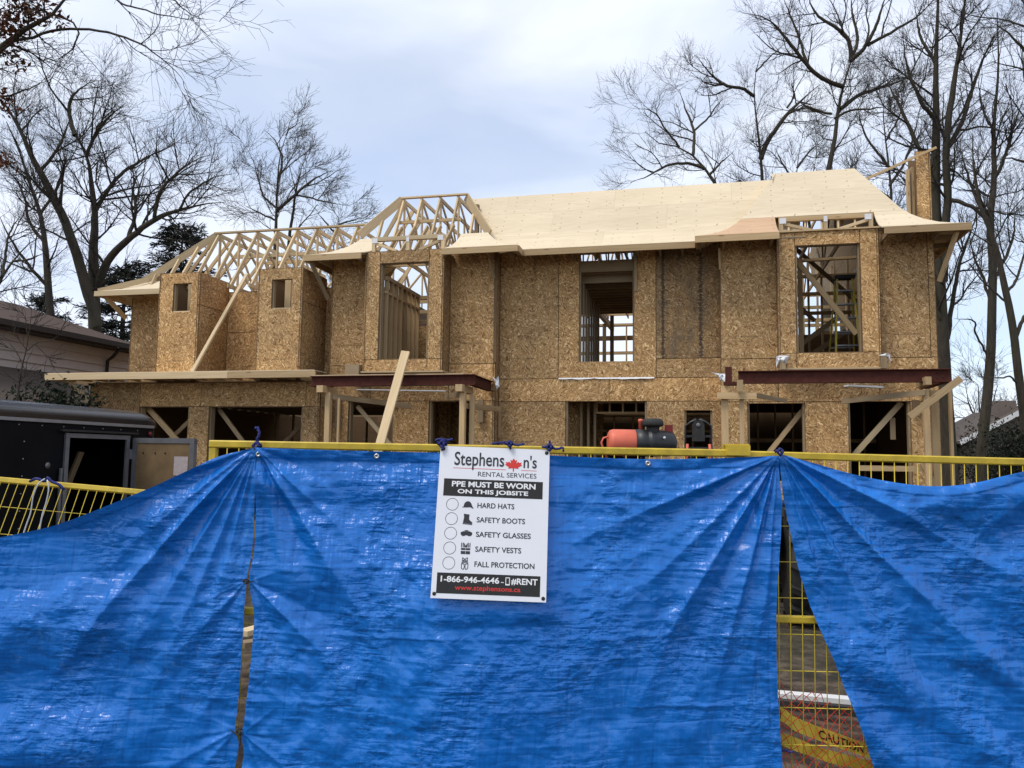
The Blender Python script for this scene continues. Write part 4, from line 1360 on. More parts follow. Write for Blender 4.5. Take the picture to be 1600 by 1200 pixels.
# long loose strip along the panel joint below the middle window
rg = random.Random(5)
v, f = [], []
nst = 22
for k in range(nst):
    x = -2.78 + 1.92 * k / (nst - 1)
    h = 0.02 + 0.02 * math.sin(k * 0.45) * math.exp(-((k - 12) / 6.0) ** 2) + 0.012 * rg.random() + (0.018 if 8 < k < 15 else 0)
    yb_ = -0.02 - 0.02 * rg.random()
    v += [(x, -0.008, 3.325), (x, yb_, 3.325 - h)]
for k in range(nst - 1):
    f.append((2 * k, 2 * k + 2, 2 * k + 3, 2 * k + 1))
tag(obj('house_wrap_strip', v, f, M_WRAP), 'long thin white wrap strip along the joint below the middle window', 'house wrap', 'scraps of white house wrap')

# loose timbers
tag(board('leaning_plank', (-5.88, -3.03, -0.03), (-5.36, -1.93, 3.66), 0.045, 0.165, M_LUM_PALE, None, up=(1, 0.1, 0.3)), 'wide pale plank leaning on the shorter steel porch beam', 'plank')
tag(board('leaning_stud', (-10.194, -1.500, 3.364), (-10.034, 0.120, 5.800), 0.04, 0.085, M_LUM_PALE, None, up=(1, 0, 0.2)), 'long pale stud propped from the garage eave up to the bare trusses', 'lumber')


# ------------------------------------------------------------------ yellow step ladder standing inside the right window
def ladder():
    t = thing('step_ladder', 'yellow step ladder with black top standing inside the window hole', 'ladder', (2.86, 0.9, SZ))
    zt = 5.36
    for s in (-1, 1):
        board('rail', (2.86 + s * 0.25, 0.62, SZ), (2.86 + s * 0.14, 0.86, zt), 0.03, 0.07, M_LADDER_Y, t, up=(0, 1, 0))
        board('rear_rail', (2.86 + s * 0.27, 1.55, SZ), (2.86 + s * 0.15, 0.96, zt), 0.025, 0.045, M_LADDER_Y, t, up=(0, 1, 0))
    for k in range(1, 7):
        z = SZ + 0.28 * k
        q = 0.28 * k / (zt - SZ)
        hw = 0.25 - 0.11 * q
        board('step', (2.86 - hw, 0.62 + 0.24 * q, z), (2.86 + hw, 0.62 + 0.24 * q, z), 0.08, 0.025, M_ALU, t)
        board('rear_brace', (2.86 - hw - 0.01, 1.55 - 0.59 * q, z + 0.05), (2.86 + hw + 0.01, 1.55 - 0.59 * q, z + 0.05), 0.02, 0.025, M_ALU, t)
    box('top_cap', (2.67, 0.80, zt - 0.01), (3.05, 1.02, zt + 0.06), M_BLACK_ROUGH, t)


ladder()


# ------------------------------------------------------------------ black enclosed trailer
def trailer():
    x1, x0 = -6.85, -8.95
    y0, y1 = -13.4, -6.92
    zb, ze, zc = 0.55, 2.03, 2.27
    t = thing('enclosed_trailer', 'black enclosed cargo trailer parked by the garage, side door open', 'trailer', ((x0 + x1) / 2, (y0 + y1) / 2, 0))
    dy0, dy1, dz0, dz1 = -8.43, -7.50, 0.65, 1.86
    th = 0.03
    # side facing the site, cut for the door
    for nm, a, b in (('side_panel', (x1 - th, y0, zb), (x1, dy0, ze)), ('side_panel', (x1 - th, dy0, dz1), (x1, dy1, ze)), ('side_panel', (x1 - th, dy1, zb), (x1, y1 - 0.10, ze)), ('side_panel', (x1 - th, dy0, zb), (x1, dy1, dz0))):
        box(nm, a, b, M_BLACK, t)
    box('side_panel', (x0, y0, zb), (x0 + th, y1, ze), M_BLACK, t)
    box('end_panel', (x0 + th, y0, zb), (x1 - th, y0 + th, ze), M_BLACK, t)
    box('end_panel', (x0 + th, y1 - th, zb), (x1 - 0.10, y1, ze), M_BLACK, t)
    # rounded corner post
    pl = [(x1 - 0.10 + 0.10 * math.cos(a), y1 - 0.10 + 0.10 * math.sin(a)) for a in np.linspace(0, math.pi / 2, 9)]
    prism('corner_post', pl + [(x1 - 0.10, y1 - 0.10)], 'z', zb, ze, M_BLACK, t, True)
    box('floor', (x0 + th, y0 + th, zb), (x1 - th, y1 - th, zb + 0.05), M_DARKIN, t)
    box('inner_lining', (x0 + th + 0.002, y0 + 0.1, zb + 0.05), (x0 + th + 0.02, y1 - 0.1, ze), M_DARKIN, t)
    # domed roof with curved shoulders and a rounded nose at the far end
    prof = [(x1 + 0.012, ze - 0.01), (x1 + 0.012, ze + 0.06), (x1 - 0.02, ze + 0.12), (x1 - 0.09, ze + 0.17), (x1 - 0.25, ze + 0.205), ((x0 + x1) / 2, zc), (x0 + 0.25, ze + 0.205), (x0 + 0.09, ze + 0.17), (x0 + 0.02, ze + 0.12), (x0 - 0.012, ze + 0.06), (x0 - 0.012, ze - 0.01)]
    v, f = [], []
    ends = [(y0 - 0.02, 1.0), (y1 - 0.22, 1.0), (y1 - 0.10, 0.93), (y1 - 0.02, 0.74), (y1 + 0.015, 0.45), (y1 + 0.02, 0.05)]
    for y, k in ends:
        for i, (x, z) in enumerate(prof):
            xs = x if k > 0.9 else (x0 + x1) / 2 + (x - (x0 + x1) / 2) * (0.985 if k > 0.5 else 0.955)
            v.append((xs, y, ze - 0.01 + (z - ze + 0.01) * k))
    n = len(prof)
    for a in range(len(ends) - 1):
        for i in range(n - 1):
            f.append((a * n + i, a * n + i + 1, (a + 1) * n + i + 1, (a + 1) * n + i))
    f.append(tuple(range(n)))
    obj('roof', v, f, M_TRAILER_ROOF, t, None, True)
    board('roof_trim', (x1 + 0.016, y0, ze + 0.0), (x1 + 0.016, y1 - 0.09, ze + 0.0), 0.012, 0.035, M_ALU, t)
    for y in np.arange(y0 + 0.4, y1 - 0.1, 0.30):
        lathe('rivet', [(0.009, 0), (0.006, 0.006)], (x1 + 0.001, y, ze - 0.055), (1, 0, 0), M_ALU, t, 6)
    for z in np.arange(0.9, 1.95, 0.18):
        lathe('rivet', [(0.010, 0), (0.007, 0.006)], (x1 + 0.001, -9.02, z), (1, 0, 0), M_ALU, t, 6)
    # door frame
    for a, b in (((x1 + 0.012, dy0 - 0.02, dz0), (x1 + 0.012, dy0 - 0.02, dz1)), ((x1 + 0.012, dy1 + 0.02, dz0), (x1 + 0.012, dy1 + 0.02, dz1))):
        board('door_frame', a, b, 0.025, 0.055, M_ALU_DULL, t, up=(0, 1, 0))
    board('door_frame', (x1 + 0.012, dy0 - 0.05, dz1 + 0.022), (x1 + 0.012, dy1 + 0.05, dz1 + 0.022), 0.025, 0.05, M_ALU_DULL, t)
    board('rain_gutter', (x1 + 0.03, dy0 - 0.14, dz1 + 0.075), (x1 + 0.03, dy1 + 0.16, dz1 + 0.075), 0.05, 0.022, M_BLACK_PAINT, t)
    # open door leaf swung square to the side
    d = part_group('door', t)
    ly = dy1 + 0.12
    lx0, lx1 = x1 + 0.06, x1 + 0.86
    box('door_lining', (lx0 + 0.03, ly - 0.022, dz0), (lx1 - 0.03, ly + 0.018, dz1 - 0.04), M_DOORPLY, d)
    for a, b in (((lx0, ly, dz0), (lx0, ly, dz1)), ((lx1, ly, dz0), (lx1, ly, dz1))):
        board('door_edge', a, b, 0.06, 0.06, M_ALU_DULL, d, up=(1, 0, 0))
    board('door_edge', (lx0 - 0.03, ly, dz1 - 0.01), (lx1 + 0.03, ly, dz1 - 0.01), 0.062, 0.062, M_ALU_DULL, d)
    box('paper_notice', (lx1 - 0.24, ly - 0.026, 1.43), (lx1 - 0.05, ly - 0.0235, 1.66), M_PAPER, d)
    for kx in (0.12, 0.29, 0.43):
        lathe('screw', [(0.012, 0), (0.008, 0.008)], (lx0 + kx, ly - 0.023, 1.70), (0, -1, 0), M_BLACK_PAINT, d, 8)
    box('hinge', (x1 + 0.004, dy1 + 0.05, 1.62), (x1 + 0.03, dy1 + 0.12, 1.74), M_ALU, t)
    board('latch_bar', (x1 + 0.03, dy0 - 0.10, 0.9), (x1 + 0.03, dy0 - 0.10, 1.52), 0.02, 0.03, M_ALU_DULL, t, up=(0, 1, 0))
    lathe('badge', [(0.034, 0), (0.034, 0.004)], (x1 + 0.001, dy0 - 0.26, 1.55), (1, 0, 0), M_ALU_DULL, t, 14)
    # contents hinted at in the dark door hole
    board('inner_post', (x1 - 0.7, dy0 + 0.3, 0.6), (x1 - 0.7, dy0 + 0.3, 1.5), 0.1, 0.1, M_LUM_GREY, t, up=(0, 1, 0))
    box('inner_shelf', (x0 + 0.1, dy0 + 0.2, 1.3), (x0 + 0.5, y1 - 0.2, 1.34), M_LUM_GREY, t)
    board('inner_post', (x1 - 0.9, dy1 - 0.2, 0.6), (x1 - 0.5, dy1 - 0.15, 1.7), 0.03, 0.08, M_LUM_GREY, t, up=(0, 1, 0))
    lathe('marker_lamp', [(0.03, 0), (0.03, 0.02), (0.018, 0.032)], (x1 + 0.001, y1 - 0.16, ze - 0.09), (1, 0, 0), M_REDBOX, t, 12)
    # roof vent
    box('roof_vent', (x1 - 0.75, -9.85, 2.21), (x1 - 0.42, -9.45, 2.33), M_WHITE, t)
    # running gear
    box('chassis_rail', (x1 - 0.35, y0, 0.42), (x1 - 0.27, y1, 0.548), M_BLACK_PAINT, t)
    box('chassis_rail', (x0 + 0.27, y0, 0.42), (x0 + 0.35, y1, 0.548), M_BLACK_PAINT, t)
    for y in (-10.6, -9.8):
        for x, s in ((x1 - 0.12, 1), (x0 + 0.12, -1)):
            wl_ = lathe('wheel', [(0.12, -0.09), (0.30, -0.10), (0.345, -0.06), (0.345, 0.06), (0.30, 0.10), (0.12, 0.09)], (x, y, 0.34), (1, 0, 0), M_BLACK_ROUGH, t, 24)
            lathe('rim', [(0.19, 0.0), (0.19, 0.105), (0.05, 0.085)], (x, y, 0.34), (s, 0, 0), M_ALU, wl_, 20)


trailer()


# ------------------------------------------------------------------ orange and black machine behind the fence
def machine():
    t = thing('construction_machine', 'orange and black wheeled machine behind the tarp, round air cleaner on top', 'machine', (0.1, -6.1, 0))
    ax = Vector((math.cos(0.26), math.sin(0.26), 0))
    o = Vector((-1.03, -6.75, 1.885))
    ks = 0.87

    def at_(s, dz=0.0, dy=0.0):
        return o + (ax * s + Vector((-ax.y * dy, ax.x * dy, dz))) * ks
    # horizontal tank-like hood: orange, black mid section, dark curved end
    lathe('tank', [(0.0522, 0), (0.1131, 0.00696), (0.1436, 0.0261), (0.1549, 0.0609), (0.1549, 0.3132), (0.1436, 0.3262)], at_(0), ax, M_ORANGE, t, 28)
    lathe('band', [(0.1392, 0.3132), (0.1583, 0.3149), (0.1583, 0.435), (0.1531, 0.4437), (0.1531, 0.4698), (0.1618, 0.4742), (0.1618, 0.522), (0.1531, 0.5263), (0.1496, 0.696), (0.1305, 0.7569), (0.0696, 0.7917)], at_(0), ax, M_BLACK_PAINT, t, 28)
    lathe('tank', [(0.1392, 0), (0.1479, 0.0174), (0.1479, 0.174), (0.1218, 0.2088), (0.0435, 0.2262)], at_(0.62, 0.01, 0.14), ax, M_ORANGE, t, 24)
    # air cleaner: neck, bowl and mushroom cap
    lathe('intake_neck', [(0.1001, 0), (0.087, 0.087), (0.07395, 0.1392), (0.07395, 0.2175)], at_(0.60, 0.0, -0.02), (0, 0, 1), M_BLACK_ROUGH, t, 20)
    lathe('air_cleaner', [(0.07395, 0), (0.1175, 0.01044), (0.1235, 0.0261), (0.1218, 0.0522), (0.1087, 0.087), (0.0522, 0.09831)], at_(0.60, 0.215, -0.02), (0, 0, 1), M_BLACK_ROUGH, t, 24)
    lathe('filler_cap', [(0.02436, 0), (0.02436, 0.1044), (0.02958, 0.1087), (0.02958, 0.1348), (0.0174, 0.1436)], at_(0.46, 0.16, 0.10), (0, 0, 1), M_ORANGE, t, 14)
    a = at_(0.80, 0.14, 0.0)
    box('red_box', (a.x - 0.03, a.y - 0.05, a.z), (a.x + 0.06, a.y + 0.05, a.z + 0.09), M_REDBOX, t)
    lathe('lamp', [(0.01566, 0), (0.01566, 0.01044)], at_(0.72, 0.07, -0.175), (ax.y, -ax.x, 0), M_WHITE, t, 12)
    tube('hose', [at_(-0.02, -0.2, -0.05), at_(-0.09, 0.0, -0.05), at_(-0.06, 0.06, -0.05), at_(0.02, 0.08, -0.05)], 0.012, M_ORANGE, t)
    # frame below the tank
    box('frame', (-1.05, -6.75, 0.75), (0.0, -6.20, 1.70), M_BLACK_PAINT, t)
    # operator guard: arched black frame with a seat back
    gx, gy = -0.01, -6.25
    pts = [(gx - 0.15, gy, 1.0), (gx - 0.15, gy, 2.10), (gx - 0.09, gy, 2.145), (gx - 0.03, gy, 2.18), (gx + 0.03, gy, 2.18), (gx + 0.09, gy, 2.145), (gx + 0.15, gy, 2.10), (gx + 0.15, gy, 1.0)]
    tube('guard_hoop', pts, 0.014, M_BLACK_PAINT, t, 10)
    for z in (1.98, 1.84):
        board('guard_bar', (gx - 0.15, gy, z), (gx + 0.15, gy, z), 0.02, 0.025, M_BLACK_PAINT, t)
    sb = [(gx - 0.075, 1.92), (gx + 0.075, 1.92), (gx + 0.07, 2.12), (gx + 0.04, 2.165), (gx - 0.04, 2.165), (gx - 0.07, 2.12)]
    prism('seat_back', sb, 'y', gy - 0.03, gy + 0.03, M_BLACK_ROUGH, t)
    lathe('knob', [(0.025, 0), (0.025, 0.01), (0.015, 0.014)], (gx, gy - 0.031, 2.11), (0, -1, 0), M_ALU_DULL, t, 12)
    board('seat', (gx - 0.16, gy - 0.1, 1.80), (gx + 0.16, gy - 0.1, 1.80), 0.3, 0.06, M_BLACK_ROUGH, t)
    for s in (-1, 1):
        tube('lever', [(gx + s * 0.13, gy - 0.28, 1.5), (gx + s * 0.13, gy - 0.26, 1.80), (gx + s * 0.125, gy - 0.24, 1.88)], 0.016, M_ORANGE, t, 8)
        tube('hose', [(gx + s * 0.06, gy - 0.3, 1.5), (gx + s * 0.09, gy - 0.3, 1.74), (gx + s * 0.05, gy - 0.25, 1.82), (gx + s * 0.02, gy - 0.2, 1.74)], 0.012, M_BLACK_PAINT, t, 8)
    box('frame', (-0.25, -6.6, 0.6), (0.85, -6.02, 1.45), M_BLACK_PAINT, t)
    # lugged wheels
    for (wx, wy) in ((1.10, -6.75), (-0.85, -6.75), (1.10, -4.9), (-0.85, -4.9)):
        r, hw = 0.60, 0.21
        wl_ = lathe('wheel', [(0.30, -hw * 0.8), (r - 0.10, -hw), (r - 0.03, -hw * 0.85), (r - 0.025, hw * 0.85), (r - 0.10, hw), (0.30, hw * 0.8)], (wx, wy, r - 0.03), (1, 0, 0), M_BLACK_ROUGH, t, 36)
        lathe('rim', [(0.31, -hw * 0.6), (0.31, hw * 0.6), (0.1, hw * 0.5)], (wx, wy, r - 0.03), (1, 0, 0), M_ORANGE, wl_, 24)
        v, f = [], []
        for k in range(30):
            a = 2 * math.pi * k / 30
            s = 1 if k % 2 else -1
            q = len(v)
            for rr in (r - 0.07, r + 0.022):
                for (aa, yy) in ((a, s * hw * 1.03), (a + 0.10, s * hw * 1.03), (a + 0.16, -s * 0.03), (a + 0.27, -s * 0.03)):
                    v.append((yy, rr * math.cos(aa), rr * math.sin(aa)))
            f += [(q, q + 1, q + 3, q + 2), (q + 4, q + 6, q + 7, q + 5), (q, q + 4, q + 5, q + 1), (q + 1, q + 5, q + 7, q + 3), (q + 3, q + 7, q + 6, q + 2), (q + 2, q + 6, q + 4, q)]
        tr = obj('tread_lugs', v, f, M_BLACK_ROUGH, wl_, Matrix.Translation((wx, wy, r - 0.03)))
        tr['kind'] = 'stuff'


machine()

# lumber lying in the mud behind the fence
tag(board('white_board', (0.455, -9.646, -0.011), (1.086, -9.811, 0.027), 0.10, 0.045, M_WHITE, None), 'dirty white board lying on the mud behind the orange net', 'board')
tag(board('black_pipe', (0.445, -10.066, 0.044), (1.027, -10.137, 0.053), 0.06, 0.06, M_BLACK_ROUGH, None), 'black square tube lying just in front of the white board', 'tube')
for k, (a, b) in enumerate((((-3.474, -10.289, 0.314), (-3.471, -9.873, 0.291)), ((-3.268, -10.654, 0.320), (-3.213, -10.223, 0.268)))):
    tag(board('scrap_board', a, b, 0.12, 0.04, (M_LUM_PALE, M_LUM_GREY)[k], None), ('pale offcut board on the mud seen through the slit between two tarps', 'grey offcut board on the mud just below the pale offcut in the tarp slit')[k], 'board')


# ------------------------------------------------------------------ neighbour's house on the left
def neighbour_left():
    t = thing('neighbour_house', 'low house with brown shingle roof and taupe siding beyond the trailer', 'house', (-17.5, 0, 0))
    X, y0, y1 = -15.5, -6.0, 3.15
    ze = 4.50
    box('wall', (-23.0, y0, 0.0), (X - 0.02, y1 - 0.02, ze), M_SIDING, t)
    nb = 19
    h = (ze - 0.35) / nb
    for k in range(nb):       # lapped siding boards
        z = 0.3 + k * h
        prism('siding_board', [(X - 0.02, z), (X + 0.042, z), (X + 0.002, z + h), (X - 0.02, z + h)], 'y', y0, y1, M_SIDING, t)
    box('corner_trim', (X - 0.01, y1, 0.2), (X + 0.03, y1 + 0.09, ze), M_WHITE, t)
    # roof slope towards us, gable rake at the far end
    rx, rz = -19.6, 6.02
    ov = 0.45
    v = [(X + ov, y0 - 0.3, ze + 0.10), (X + ov, y1 + 0.30, ze + 0.10), (rx, y1 + 0.30, rz), (rx, y0 - 0.3, rz)]
    v += [(a, b, c - 0.10) for a, b, c in v]
    obj('roof', v, [(0, 1, 2, 3), (7, 6, 5, 4), (0, 4, 5, 1), (1, 5, 6, 2), (2, 6, 7, 3), (3, 7, 4, 0)], M_SHINGLE, t)
    v = [(rx, y0 - 0.3, rz), (rx, y1 + 0.3, rz), (-23.6, y1 + 0.3, ze + 0.1), (-23.6, y0 - 0.3, ze + 0.1)]
    v += [(a, b, c - 0.10) for a, b, c in v]
    obj('roof', v, [(0, 1, 2, 3), (7, 6, 5, 4), (0, 4, 5, 1), (1, 5, 6, 2), (2, 6, 7, 3), (3, 7, 4, 0)], M_SHINGLE, t)
    prism('gable', [(X, ze), (rx, rz - 0.1), (-23.0, ze)], 'y', y1 - 0.12, y1 - 0.02, M_SIDING, t)
    board('gutter', (X + ov + 0.05, y0 - 0.3, ze + 0.05), (X + ov + 0.05, y1 + 0.30, ze + 0.05), 0.12, 0.13, M_TRIMBR, t)
    box('soffit', (X + 0.02, y0, ze - 0.05), (X + ov, y1 + 0.28, ze - 0.02), M_TRIMBR, t)
    tube('downspout', [(X + ov, y1 - 0.9, ze - 0.05), (X + 0.25, y1 - 0.9, ze - 0.25), (X + 0.09, y1 - 0.9, ze - 0.36), (X + 0.09, y1 - 0.9, 0.3)], 0.045, M_TRIMBR, t)
    # low front roof with a small cross gable
    r = part_group('low_roof', t)
    v = [(-13.9, -4.0, 2.75), (-13.9, 1.2, 2.75), (X + 0.05, 1.2, 3.62), (X + 0.05, -4.0, 3.62)]
    v += [(a, b, c - 0.09) for a, b, c in v]
    obj('roof_slope', v, [(0, 1, 2, 3), (7, 6, 5, 4), (0, 4, 5, 1), (1, 5, 6, 2), (2, 6, 7, 3), (3, 7, 4, 0)], M_SHINGLE_G, r)
    v = [(-13.75, -0.3, 2.78), (-13.75, 0.45, 3.42), (-13.75, 1.2, 2.78), (-15.3, -0.3, 2.9), (-15.3, 0.45, 3.54), (-15.3, 1.2, 2.9)]
    obj('gable_roof', v, [(0, 1, 2), (0, 3, 4, 1), (1, 4, 5, 2), (3, 5, 4)], M_SHINGLE_G, r)
    board('rake_board', (-13.72, -0.36, 2.75), (-13.72, 0.45, 3.45), 0.05, 0.09, M_TRIMBR, r)
    board('rake_board', (-13.72, 1.26, 2.75), (-13.72, 0.45, 3.45), 0.05, 0.09, M_TRIMBR, r)
    board('gutter', (-13.88, -4.0, 2.70), (-13.88, -0.4, 2.70), 0.10, 0.10, M_TRIMBR, r)


neighbour_left()


def neighbour_right():
    t = thing('neighbour_house', 'small far house with grey gable roof and chimney behind the bare trees', 'house', (14.0, 27.0, 0))
    Y = 26.0
    xl, xp, xr = 12.2, 14.2, 17.6
    box('wall', (xl + 0.3, Y, 0), (19.0, Y + 8, 2.9), M_BRICK, t)
    prism('gable', [(xl + 0.3, 2.9), (19.0, 2.9), (15.2, 4.4)], 'y', Y + 0.005, Y + 0.2, M_BRICK, t)
    for sgn, xe in ((1, xl - 0.25), (-1, 18.6)):
        v = [(xe, Y - 0.4, 2.75), (xe, Y + 8.4, 2.75), (15.2, Y + 8.4, 4.55), (15.2, Y - 0.4, 4.55)]
        v += [(a, b, c - 0.14) for a, b, c in v]
        obj('roof', v, [(0, 1, 2, 3), (7, 6, 5, 4), (0, 4, 5, 1), (1, 5, 6, 2), (2, 6, 7, 3), (3, 7, 4, 0)], M_SHINGLE_G, t)
        board('rake_board', (xe, Y - 0.45, 2.66), (15.2, Y - 0.45, 4.46), 0.05, 0.22, M_WHITE, t)
    box('chimney', (14.0, Y + 1.0, 2.9), (14.9, Y + 1.7, 4.75), M_BRICK, t)
    # side roof plane seen at its left
    v = [(10.9, Y + 1.5, 2.5), (12.6, Y + 1.5, 2.5), (12.9, Y + 4.0, 3.9), (11.4, Y + 4.0, 3.9)]
    v += [(a, b, c - 0.1) for a, b, c in v]
    obj('roof', v, [(0, 1, 2, 3), (7, 6, 5, 4), (0, 4, 5, 1), (1, 5, 6, 2), (2, 6, 7, 3), (3, 7, 4, 0)], M_SHINGLE_G, t)
    box('wall', (11.1, Y + 1.8, 0), (12.45, Y + 4.2, 2.55), M_BRICK, t)


neighbour_right()

# ------------------------------------------------------------------ trees
def resample(pts, K):
    P = np.array(pts, dtype=float)
    # Catmull-Rom through the points, then even spacing
    Q = np.vstack([2 * P[0] - P[1], P, 2 * P[-1] - P[-2]])
    out = []
    for i in range(1, len(Q) - 2):
        for t in np.linspace(0, 1, 8, endpoint=False):
            out.append(0.5 * ((2 * Q[i]) + (-Q[i - 1] + Q[i + 1]) * t + (2 * Q[i - 1] - 5 * Q[i] + 4 * Q[i + 1] - Q[i + 2]) * t * t + (-Q[i - 1] + 3 * Q[i] - 3 * Q[i + 1] + Q[i + 2]) * t ** 3))
    out.append(Q[-2])
    out = np.array(out)
    s = np.concatenate([[0], np.cumsum(np.linalg.norm(np.diff(out, axis=0), axis=1))])
    tt = np.linspace(0, s[-1], K)
    return np.stack([np.interp(tt, s, out[:, k]) for k in range(3)], -1), s[-1]


def spawn(P, R, count, length, angle, K, rng, wig=0.18, trop=0.05, tmin=0.15, rscale=0.55, rmin=0.004, flat=None, taper=0.35):
    """children of the branches P (N,K0,3): count per parent (array), vectorised"""
    N, K0, _ = P.shape
    par = np.repeat(np.arange(N), count)
    M = len(par)
    if M == 0:
        return np.zeros((0, K, 3)), np.zeros((0, K))
    t = tmin + (1 - tmin) * rng.random(M) ** 0.85
    f = t * (K0 - 1)
    i = np.minimum(f.astype(int), K0 - 2)
    w = (f - i)[:, None]
    pos = P[par, i] * (1 - w) + P[par, i + 1] * w
    tan = P[par, i + 1] - P[par, i]
    tan /= np.linalg.norm(tan, axis=1, keepdims=True) + 1e-9
    rad = R[par, i] * (1 - w[:, 0]) + R[par, i + 1] * w[:, 0]
    rv = rng.normal(size=(M, 3))
    perp = rv - tan * (rv * tan).sum(1, keepdims=True)
    perp /= np.linalg.norm(perp, axis=1, keepdims=True) + 1e-9
    a = rng.uniform(angle[0], angle[1], M)[:, None]
    d = tan * np.cos(a) + perp * np.sin(a)
    L = length(par, t, rng)
    step = (L / (K - 1))[:, None]
    out = np.empty((M, K, 3))
    out[:, 0] = pos
    p = pos.copy()
    for k in range(1, K):
        d = d + wig * rng.normal(size=(M, 3)) + np.array([0, 0, trop])
        d /= np.linalg.norm(d, axis=1, keepdims=True) + 1e-9
        p = p + d * step
        out[:, k] = p
    r0 = np.maximum(np.minimum(rad * rscale, 0.02 * L + 0.003), rmin)
    Rr = r0[:, None] * (1 - (1 - taper) * np.linspace(0, 1, K))[None]
    return out, np.maximum(Rr, rmin * 0.8)


def plant_tree(name, label, guides, seed, dens=1.0, group='bare trees round the site', scale=1.0, wood=None, twig=None, droop=0.05, rmin=0.0038, l1=(0.9, 2.6), base=None, cat='tree', wig=0.11, twigs=1.1):
    """guides: list of (points, r0, r1): the limbs that can be made out; finer branches grow from them"""
    rng = np.random.default_rng(seed)
    wood = wood or M_BARK
    twig = twig or M_TWIG
    base = base or guides[0][0][0]
    t = thing(name, label, cat, (base[0], base[1], 0), group)
    KG = 24
    GP, GR, GL = [], [], []
    for gi, (pts, r0, r1) in enumerate(guides):
        if gi == 0 and pts[0][2] > 0.2:
            b = Vector(pts[0])
            pts = [(b.x + 0.05, b.y, -0.15), (b.x + 0.02, b.y, b.z * 0.5)] + list(pts)
        P, L = resample(pts, KG)
        wob = np.cumsum(rng.normal(size=(KG, 3)) * 0.012 * scale, axis=0)
        wob -= np.linspace(0, 1, KG)[:, None] * wob[-1]
        P = P + wob * (0.4 if gi == 0 else 1.0)
        GP.append(P)
        tip = 1 - 0.72 * np.clip((np.linspace(0, 1, KG) - 0.6) / 0.4, 0, 1)
        GR.append((np.linspace(1, 0, KG) ** 0.8 * (r0 - r1) + r1) * (0.82 if gi == 0 else 0.70) * tip)
        GL.append(L)
    GP, GR, GL = np.array(GP), np.array(GR), np.array(GL)
    for k in range(len(guides)):
        V, F = tube_arrays(GP[k:k + 1], GR[k:k + 1], 10)
        big_mesh('trunk' if k == 0 else 'limb', V, F, wood, t)
    # level 1: boughs
    cnt = np.maximum(2, (GL * 1.3 * dens / scale).astype(int))
    cnt[0] = max(3, int(cnt[0] * 0.7))

    def len1(par, tt, r):
        return scale * r.uniform(l1[0], l1[1], len(par)) * (1.15 - 0.55 * tt)
    tm = 0.12
    P1, R1 = spawn(GP[1:], GR[1:], cnt[1:], len1, (0.45, 1.15), 9, rng, wig, droop, tm, 0.6, rmin * 1.6)
    P1b, R1b = spawn(GP[:1], GR[:1], cnt[:1], len1, (0.6, 1.25), 9, rng, wig, droop, 0.55, 0.45, rmin * 1.6)
    P1, R1 = np.concatenate([P1, P1b]), np.concatenate([R1, R1b])
    n2 = rng.integers(6, 10, len(P1))
    P2, R2 = spawn(P1, R1, n2, lambda p, tt, r: scale * r.uniform(0.45, 1.25, len(p)) * (1.1 - 0.5 * tt), (0.4, 1.0), 7, rng, wig * 0.9, droop, 0.15, 0.65, rmin * 1.15)
    n3 = rng.integers(3, 7, len(P2))
    n3 = (n3 * twigs).astype(int)
    P3, R3 = spawn(P2, R2, n3, lambda p, tt, r: scale * r.uniform(0.2, 0.65, len(p)), (0.35, 0.9), 5, rng, wig * 0.8, droop, 0.2, 0.75, rmin * 0.9)
    n4 = (rng.random(len(P3)) < 0.75 * twigs).astype(int) * rng.integers(1, 3, len(P3))
    P4, R4 = spawn(P3, R3, n4, lambda p, tt, r: scale * r.uniform(0.12, 0.38, len(p)), (0.3, 0.8), 3, rng, 0.12, droop, 0.3, 0.8, rmin * 0.75)
    parts = [tube_arrays(P1, R1, 5), tube_arrays(P2, R2, 4), tube_arrays(P3, R3, 3), tube_arrays(P4, R4, 3)]
    Vs, Fs, o = [], [], 0
    for V, F in parts:
        Vs.append(V)
        Fs.append(F + o)
        o += len(V)
    cr_ = big_mesh('crown', np.vstack(Vs), np.vstack(Fs), twig, t)
    return t, (P1, P2, P3)


